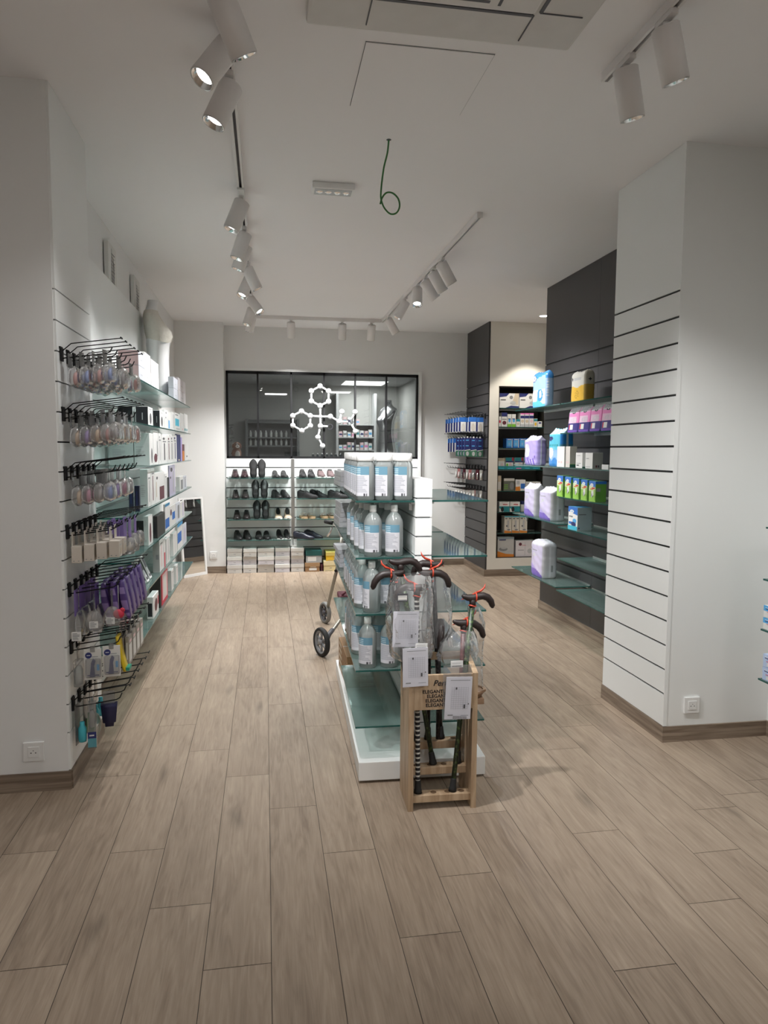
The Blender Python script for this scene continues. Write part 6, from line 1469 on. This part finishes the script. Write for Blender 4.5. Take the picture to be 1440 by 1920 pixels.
rpack(2, 1128, 1140, 1144, 871.5, 2.285, 'carton', 'flat white carton lying next to the pillar on third right shelf')
GBG = P('box green', (0.30, 0.58, 0.08)); GBD = P('box dark green', (0.10, 0.30, 0.04)); GBW = P('box pale green', (0.66, 0.78, 0.45))
AG = [('r', 0, 0.0, 1, 0.30, GBG), ('r', 0, 0.30, 1, 0.78, GBW), ('p', [(0, 0.78), (1, 0.70), (1, 1.0), (0, 1.0)], BLUE), ('o', 0.42, 0.80, 0.24, 0.085, WHITE), ('o', 0.45, 0.80, 0.06, 0.03, SKY), ('r', 0.45, 0.62, 0.9, 0.69, RED), ('r', 0.2, 0.58, 0.65, 0.63, ORANGE), ('o', 0.58, 0.40, 0.16, 0.13, WHITE), ('o', 0.50, 0.30, 0.12, 0.10, GREYL), ('r', 0.06, 0.30, 0.35, 0.52, GBG), ('r', 0.8, 0.1, 0.95, 0.6, GBG)]
for k, (a, b) in enumerate(((1044, 1055), (1059, 1070), (1074, 1085), (1089, 1100.5), (1104, 1116))):
    rpack(3, a, b, b+(20 if k == 4 else 18), 892+k*2.6, 2.29, 'carton', 'green and white pad box, %s from far end of fourth right shelf' % ORD[k], arts={'-x': AG, '-y': [('r', 0, 0.86, 1, 1, BLUE), ('r', 0.08, 0.50, 0.45, 0.66, GREYM)]+textbars(0.1, 0.6, 0.45, 6, 0.05, GBD)}, base=GBG, sides={'-y': P('box mid green', (0.13, 0.34, 0.05))})
def art_bag(u, v):
    if v > 0.84: return MILK if int(u*13+v*17) % 4 else LILAC
    if ell(u, v, 0.16, 0.76, 0.05, 0.02) or (0.2 < u < 0.6 and 0.72 < v < 0.75 and int(u*30) % 3): return GREYM
    if v < 0.34*(1-u)+0.06: return PUR4 if v < 0.22 else LAVF
    if ell(u, v, 0.55, 0.34, 0.36, 0.22): return LAVP
    if ell(u, v, 0.42, 0.50, 0.12, 0.14): return MILK
    return LILAC
def side_bag(u, v): return MILK if 0.42 < u < 0.54 or v > 0.86 else (GREYM if (0.56 < u < 0.66 and 0.18 < v < 0.34) else P('film milky grey', (0.50, 0.50, 0.54), 0.3))
rpack(4, 980, 1000, 1026, 908, 2.295, 'soft', 'lavender and white diaper bag farthest on the fifth right shelf', dz=0.018, art=art_bag, side=side_bag, base=MILK, seed=41)
rpack(4, 1008, 1031, 1061, 915, 2.295, 'soft', 'lavender and white diaper bag nearest on the fifth right shelf', dz=0.018, art=art_bag, side=side_bag, base=MILK, seed=42)
rpack(4, 1065, 1082, 1109, 952, 2.29, 'carton', 'blue and white pad box with grey side on fifth right shelf', arts={'-x': [('p', [(0, 0.78), (1, 0.66), (1, 1), (0, 1)], BLUE), ('o', 0.40, 0.80, 0.22, 0.075, WHITE), ('o', 0.42, 0.80, 0.06, 0.03, SKY), ('r', 0.1, 0.55, 0.5, 0.6, GREYM), ('o', 0.7, 0.4, 0.2, 0.1, SKY), ('r', 0.1, 0.24, 0.55, 0.34, BLUE), ('o', 0.6, 0.25, 0.25, 0.1, NAVY), ('r', 0, 0, 1, 0.17, CYAN)], '-y': [('r', 0.1, 0.68, 0.6, 0.71, GREYD), ('o', 0.12, 0.1, 0.05, 0.03, NAVY)]}, sides={'-y': P('box blue grey', (0.30, 0.36, 0.39)), '+z': SKY})
rpack(6, 993, 1015, 1046, 1016, 2.295, 'soft', 'lavender and white diaper bag on the lowest right shelf', dz=0.018, art=art_bag, side=side_bag, base=MILK, top='round', seed=44)
# small clip hanging under the fifth shelf
p_ = onX(1010, 990, 2.42)
t = thing('shelf_clip', 'small metal clip hanging below the lavender bags', 'clip', (2.40, 6.28, RSZ[4]-0.005))
MB().lathe([(0.001, 0), (0.008, 0), (0.008, -0.02), (0.014, -0.03), (0.006, -0.055), (0.001, -0.06)], 12).build('clip_body', CHROME, t)
# ------------------------------------------------------------------ shelves at the right edge of the photo
for k, (z, nm) in enumerate(((1.150, 'top'), (0.905, 'second'), (0.665, 'third'), (0.425, 'lowest'))):
    glass_shelf('%s glass shelf at the right edge of the photo' % nm, 2.31, 2.612, 1.9, 2.965, z, rail='x1')
AB = lambda c1, c2: {'-x': [('r', 0, 0.62, 1, 1, c1), ('r', 0.1, 0.72, 0.9, 0.78, NAVY), ('r', 0.1, 0.84, 0.8, 0.88, WHITE), ('o', 0.3, 0.3, 0.1, 0.08, GREYD)], '+x': [], '+z': []}
def ebox(label, y0, y1, z0, z1, c, base):
    arts = {'-x': [('r', 0, 0.55, 1, 1, c), ('r', 0.05, 0.68, 0.95, 0.74, NAVY), ('r', 0.05, 0.80, 0.95, 0.84, WHITE), ('r', 0.12, 0.12, 0.30, 0.38, WHITE), ('r', 0.42, 0.12, 0.60, 0.38, WHITE), ('o', 0.75, 0.25, 0.08, 0.10, GREYD), ('r', 0.1, 0.46, 0.9, 0.50, RED)]}
    carton('carton', label, 'carton', 2.316, 2.45, y0, y1, z0, z1, arts, base)
PBX = P('box pale blue', (0.50, 0.62, 0.85))
zz = 0.666
ebox('white and blue carton, lower of two on the third shelf at right edge', 2.70, 2.958, zz, zz+0.057, SKY, WHITE); ebox('white and blue carton, upper of two on the third shelf at right edge', 2.70, 2.958, zz+0.0575, zz+0.115, SKY, WHITE)
zz = 0.426
ebox('pale blue carton, lower of two on the lowest shelf at right edge', 2.70, 2.945, zz, zz+0.062, PBX, PBX); ebox('pale blue carton, upper of two on the lowest shelf at right edge', 2.70, 2.945, zz+0.0625, zz+0.125, PBX, PBX)
# ------------------------------------------------------------------ niche in the white column
NSZ = [2.000, 1.778, 1.528, 1.272, 1.018, 0.767, 0.510]
NN = ['top', 'second', 'third', 'fourth', 'fifth', 'sixth', 'seventh']
for k, z in enumerate(NSZ):
    glass_shelf('%s glass shelf inside the column niche' % NN[k], NX0+0.014, NX1-0.014, NY+0.03, NY+0.296, z, rail='y1')
def nbox(lv, a, b, ptop, label, arts, base=WHITE, yf=None, dp=0.12, zb=None, sides=None):
    yf = NY+0.05 if yf is None else yf; z = (NSZ[lv] if zb is None else zb)+0.001
    x0, x1 = _x_at(a, yf, z), _x_at(b, yf, z); zt_ = z_at(ptop, x0, yf)
    carton('carton', label, 'carton', max(x0, NX0+0.016), min(x1, NX1-0.016)-0.002, yf, yf+dp, z, zt_, arts, base, None, sides)
A_H = {'-y': [('p', [(0, 0.72), (0.35, 0.78), (0.5, 1), (0, 1)], NAVY), ('o', 0.60, 0.72, 0.09, 0.12, GREYM), ('p', [(0.65, 0.35), (0.95, 0.2), (1, 1), (0.8, 1)], BEIGE), ('p', [(0.3, 0), (0.6, 0.16), (1, 0.12), (1, 0)], NAVY), ('r', 0.06, 0.52, 0.32, 0.58, GREYD), ('o', 0.7, 0.35, 0.15, 0.12, GREYL)]}
nbox(0, 936.5, 973, 737, 'white and navy carton, left of two on the top niche shelf', A_H); nbox(0, 973.8, 1008, 737, 'white and navy carton, right of two on the top niche shelf', A_H)
for k, (a, b, tp, base, arts, lab) in enumerate((
    (934, 939.6, 781, WHITE, {'-y': [('o', 0.6, 0.5, 0.3, 0.15, RED)]}, 'small white carton with red dot'), (940.2, 951, 773.5, WHITE, {'-y': [('r', 0, 0.72, 1, 1, NAVY), ('o', 0.5, 0.28, 0.35, 0.14, MAROON), ('r', 0.1, 0.5, 0.9, 0.56, GREYM)]}, 'carton with navy top and maroon picture'),
    (951.6, 959, 776.5, WHITE, {'-y': [('r', 0, 0, 1, 0.22, GREEN), ('o', 0.5, 0.5, 0.3, 0.15, SKY), ('r', 0.1, 0.6, 0.8, 0.66, NAVY)]}, 'white carton with green base, left of two'), (959.5, 967.2, 776.5, WHITE, {'-y': [('r', 0, 0, 1, 0.22, GREEN), ('o', 0.5, 0.5, 0.3, 0.15, SKY), ('r', 0.1, 0.6, 0.8, 0.66, NAVY)]}, 'white carton with green base, right of two'),
    (968, 975, 786, WHITE, {'-y': [('r', 0, 0.7, 1, 1, TEAL), ('o', 0.5, 0.4, 0.3, 0.2, BEIGE)]}, 'small carton with teal top'), (975.6, 983.4, 774.5, WHITE, {'-y': [('r', 0, 0.9, 1, 1, PINK), ('r', 0, 0.62, 1, 0.82, NAVY), ('o', 0.5, 0.42, 0.35, 0.12, BEIGE), ('r', 0, 0, 1, 0.2, GREYL)]}, 'carton with pink top edge, left of three'),
    (983.8, 991.8, 774.5, WHITE, {'-y': [('r', 0, 0.9, 1, 1, PINK), ('r', 0, 0.62, 1, 0.82, NAVY), ('o', 0.5, 0.42, 0.35, 0.12, BEIGE), ('r', 0, 0, 1, 0.2, GREYL)]}, 'carton with pink top edge, middle of three'), (992.2, 1000.4, 774.5, WHITE, {'-y': [('r', 0, 0.9, 1, 1, PINK), ('r', 0, 0.62, 1, 0.82, NAVY), ('o', 0.5, 0.42, 0.35, 0.12, PALEP), ('r', 0, 0, 1, 0.2, GREYL)]}, 'carton with pink top edge, right of three'),
    (1000.8, 1007.6, 785, OFFW, {'-y': [('r', 0, 0.7, 1, 0.95, TEAL), ('o', 0.5, 0.35, 0.3, 0.2, YEL)]}, 'small carton with teal band'), (1008.2, 1016.5, 790, WHITE, {'-y': [('r', 0.2, 0.6, 0.8, 0.85, NAVY)]}, 'low white carton with navy mark'))):
    nbox(1, a, b, tp, '%s on the second niche shelf' % lab, arts, base)
A_B = {'-y': [('r', 0.12, 0.15, 0.88, 0.8, SKY), ('o', 0.5, 0.42, 0.15, 0.15, PBLU), ('r', 0.9, 0.05, 1, 0.95, WHITE), ('r', 0.2, 0.85, 0.8, 0.92, WHITE)]}
for k, (a, b) in enumerate(((949, 960.8), (961.6, 972.8), (973.6, 984.8), (985.6, 997))): nbox(2, a, b, 822, 'blue carton, %s from the left on the third niche shelf' % ORD[k], A_B, BLUE)
for k, (a, b, base) in enumerate(((933.5, 946.5, OFFW), (948, 962.5, WHITE), (965, 980.5, WHITE), (982, 997, WHITE))):
    nbox(3, a, b, 858 if k else 859, 'medical carton, %s from the left on the fourth niche shelf' % ORD[k], {'-y': [('r', 0, 0.72, 1, 1, TEAL if k else BEIGE), ('r', 0.0, 0.60, 1, 0.72, NAVY if k else OFFW), ('o', 0.62, 0.35, 0.22, 0.2, PALEP), ('r', 0.08, 0.2, 0.32, 0.5, GREEN if k == 1 else WHITE), ('r', 0.8, 0.75, 1, 1, RED if k else BEIGE)]}, base, NY+0.075, 0.10)
yf = NY+0.036; x0, x1 = NX0+0.016, _x_at(1013, yf, NSZ[3])
carton('display_tray', 'low teal display strip in front of cartons on the fourth niche shelf', 'tray', x0, x1, yf, yf+0.03, NSZ[3]+0.001, NSZ[3]+0.042, {'-y': [('r', 0.03+0.2*k, 0.25, 0.15+0.2*k, 0.5, CYAN if k != 2 else PINK) for k in range(5)]}, TEAL)
for a, b, tp, base, arts, lab in ((932.5, 939.8, 892, BEIGE, {'-y': [('r', 0.1, 0.1, 0.9, 0.6, OFFW)]}, 'narrow beige carton'), (944.5, 964.5, 897, P('carton olive grey', (0.16, 0.17, 0.14)), {'-y': [('r', 0, 0.80, 1, 1, OFFW), ('r', 0.02, 0.15, 0.4, 0.2, GREEN), ('r', 0.02, 0.3, 0.4, 0.35, GREEN), ('r', 0.02, 0.45, 0.4, 0.5, GREEN), ('o', 0.75, 0.4, 0.2, 0.3, GREYM)]}, 'olive grey carton with green stripes'),
    (966.5, 985.3, 899.5, WHITE, {'-y': [('p', [(0, 0), (0.5, 0), (0.45, 0.4), (0, 0.35)], ORANGE), ('r', 0.52, 0.2, 0.95, 0.65, BLUE), ('r', 0.1, 0.6, 0.4, 0.9, GREYL)]}, 'white carton with orange and blue print'), (986, 1013.5, 903.5, OFFW, {'-y': [('r', 0.05, 0.75, 0.7, 0.85, GREYL)]}, 'wide cream carton')):
    nbox(4, a, b, tp, '%s on the fifth niche shelf' % lab, arts, base)
A_T = {'-y': [('r', 0, 0, 1, 0.55, TEAL), ('p', [(0, 0.4), (0.45, 0), (0, 0)], WHITE), ('o', 0.3, 0.25, 0.15, 0.25, INK), ('r', 0.35, 0.7, 0.8, 0.78, RED)]}
nbox(5, 936, 955.3, 941, 'white and teal carton, left of two on the sixth niche shelf', A_T); nbox(5, 956, 975, 941, 'white and teal carton, right of two on the sixth niche shelf', A_T)
p_ = _x_at(979, NY+0.1, NSZ[5]); t = thing('spray_bottle', 'small white bottle with navy top on the sixth niche shelf', 'bottle', (p_, NY+0.10, NSZ[5]+0.001))
MB().lathe([(0.02, 0), (0.022, 0.003), (0.022, 0.085), (0.001, 0.09)], 16).build('bottle_body', WHITE, t); MB().lathe([(0.022, 0.085), (0.024, 0.09), (0.024, 0.125), (0.001, 0.128)], 16).build('cap', NAVY, t)
A_O = {'-y': [('p', [(0, 0), (1, 0), (1, 0.10), (0, 0.16)], ORANGE), ('r', 0.1, 0.84, 0.4, 0.89, GREYD), ('r', 0.6, 0.84, 0.95, 0.89, GREYD), ('r', 0.0, 0.94, 1, 1.0, CYAN), ('o', 0.35, 0.42, 0.12, 0.05, GREYD), ('o', 0.6, 0.2, 0.22, 0.05, GREYM), ('r', 0.4, 0.3, 0.6, 0.75, GREYL)]}
for k, (a, b) in enumerate(((945.5, 959.3), (959.9, 973.5), (974.2, 988.5))): nbox(6, a, b, 968, 'tall cream carton with orange base, %s of three on the seventh niche shelf' % ORD[k], A_O, P('carton cream', (0.72, 0.68, 0.60)))
nbox(0, 932.5, 963.5, 1007.5, 'grey white carton with orange base on the niche floor', {'-y': [('p', [(0, 0), (1, 0), (1, 0.13), (0.5, 0.16), (0, 0.30)], ORANGE), ('r', 0, 0.90, 1, 1, P('box blue grey', (0.30, 0.36, 0.39))), ('r', 0.1, 0.84, 0.5, 0.89, NAVY), ('o', 0.35, 0.40, 0.26, 0.10, GREYM), ('o', 0.38, 0.46, 0.18, 0.06, GREYL), ('r', 0.65, 0.25, 0.95, 0.29, GREYL)]}, P('carton grey white', (0.55, 0.55, 0.54)), zb=NZ0+0.006)
nbox(0, 967, 1004, 1014, 'pale pinkish carton with small figure on the niche floor', {'-y': [('o', 0.22, 0.78, 0.08, 0.10, MAROON), ('r', 0.1, 0.4, 0.4, 0.43, GREYM), ('r', 0.45, 0.1, 0.47, 0.9, GREYL), ('o', 0.7, 0.35, 0.12, 0.15, GREYL), ('r', 0.3, 0.70, 0.5, 0.72, RED)]}, P('carton pinkish white', (0.74, 0.70, 0.72)), zb=NZ0+0.006)
# ------------------------------------------------------------------ hooks and hanging packs on the charcoal panel beside the niche
HZ2 = [1.907, 1.662, 1.290, 1.045]
HNM = ['top', 'second', 'third', 'lowest']
hooky = [8.14+0.125*k for k in range(7)]
hk2 = None
for r_, z in enumerate(HZ2):
    for k, y in enumerate(hooky):
        lab = 'thin black hook, %s from the niche corner in %s row on charcoal panel' % (ORD[k], HNM[r_])
        if hk2 is None:
            hk2 = thing('display_hook', lab, 'display hook', (XR-0.0005, y, z), PI)
            b_, l_, u_ = hook_mesh(0.25, 0.29, lean=math.radians(2)); b_.build('backplate', BLACK, hk2); l_.build('product_wire', BLACK, hk2); u_.build('ticket_wire', BLACK, hk2)
        else: dup(hk2, lab, (XR-0.0005, y, z), PI)
def insole(label, loc, kind, rz=0.0):
    t = thing('insole_pack' if kind != 'brush' else 'brush_pack', label, 'hanging pack', loc, rz)
    if kind == 'blue':
        ms = Mats([WHITE]); mb = MB(); d = (-0.045, 0.045, -0.006, 0.006, -0.155, 0.012); mb.rbox(*d, b=0.002); draw(mb, ms, '-y', d, [('r', 0, 0.68, 1, 1, BLUE), ('r', 0, 0, 0.25, 0.68, NAVY), ('o', 0.60, 0.30, 0.24, 0.28, P('insole beige', (0.66, 0.62, 0.56)))]); mb.build('card', list(ms), t)
        MB().box(-0.006, 0.006, -0.004, 0.004, 0.010, 0.030).build('hanging_tab', CARDT, t)
    elif kind == 'green':
        ms = Mats([NAVY]); mb = MB(); d = (-0.036, 0.036, -0.008, 0.008, -0.205, 0.012); mb.rbox(*d, b=0.002); draw(mb, ms, '-y', d, [('p', [(0, 0), (1, 0), (1, 0.36), (0, 0.30)], P('insole green', (0.06, 0.20, 0.12))), ('p', [(0, 0.30), (1, 0.36), (1, 0.39), (0, 0.33)], WHITE), ('r', 0.2, 0.85, 0.7, 0.9, SKY), ('r', 0.2, 0.55, 0.7, 0.60, SKY), ('o', 0.5, 0.15, 0.25, 0.12, GREYL)]); mb.build('card', list(ms), t)
        MB().box(-0.008, 0.008, -0.005, 0.005, 0.010, 0.030).build('hanging_tab', WPLAS, t)
    else:
        MB().box(-0.016, 0.016, -0.003, 0.003, -0.11, 0.012).build('card', {'red': P('pack red white', (0.55, 0.22, 0.22)), 'dark': MAROON, 'grey': GREYM, 'white': OFFW}[kind], t); MB().tube([(0, -0.006, -0.10), (0, -0.006, -0.03)], [0.010, 0.006], 8).build('tool', CHROME if kind in ('grey', 'dark') else WPLAS, t)
    return t
prot2 = {}
def hang2(row, k, d, kind, q):
    y = hooky[k]; loc = (XR-0.012-d, y, HZ2[row]-0.024+d*0.03-0.012); rz = rnd.uniform(-0.1, 0.1)
    lab = '%s, %s out on %s hook of %s row by niche' % ({'blue': 'white insole with blue header', 'green': 'navy and green insole', 'red': 'small red and white tool', 'dark': 'small maroon tool', 'grey': 'small grey tool', 'white': 'small white tool'}[kind], ORD[q], ORD[k], HNM[row])
    if kind not in prot2: prot2[kind] = insole(lab, loc, kind, rz)
    else: dup(prot2[kind], lab, loc, rz)
for k in range(7):
    for q, d in enumerate((0.06, 0.15, 0.235)): 
        if k < 2 and q == 2 and k == 0: continue
        hang2(0, k, d, 'blue', q)
for k in range(7):
    for q, d in enumerate((0.05, 0.13, 0.205)): hang2(1, k, d, 'green' if k < 4 else 'blue', q) if not (k >= 4 and q == 0) else None
for k in range(7):
    for q, d in enumerate((0.03, 0.08, 0.13)): hang2(2, k, d, ['white', 'dark', 'grey', 'red'][(k+q) % 4], q)
for k in range(7):
    for q, d in enumerate((0.03, 0.075, 0.125)): hang2(3, k, d, ['white', 'grey', 'white', 'red'][(k*2+q) % 4], q)
# two door-less cupboard fronts close the sides of the stock room view: nothing more to build
SC.cycles.transparent_max_bounces = 48
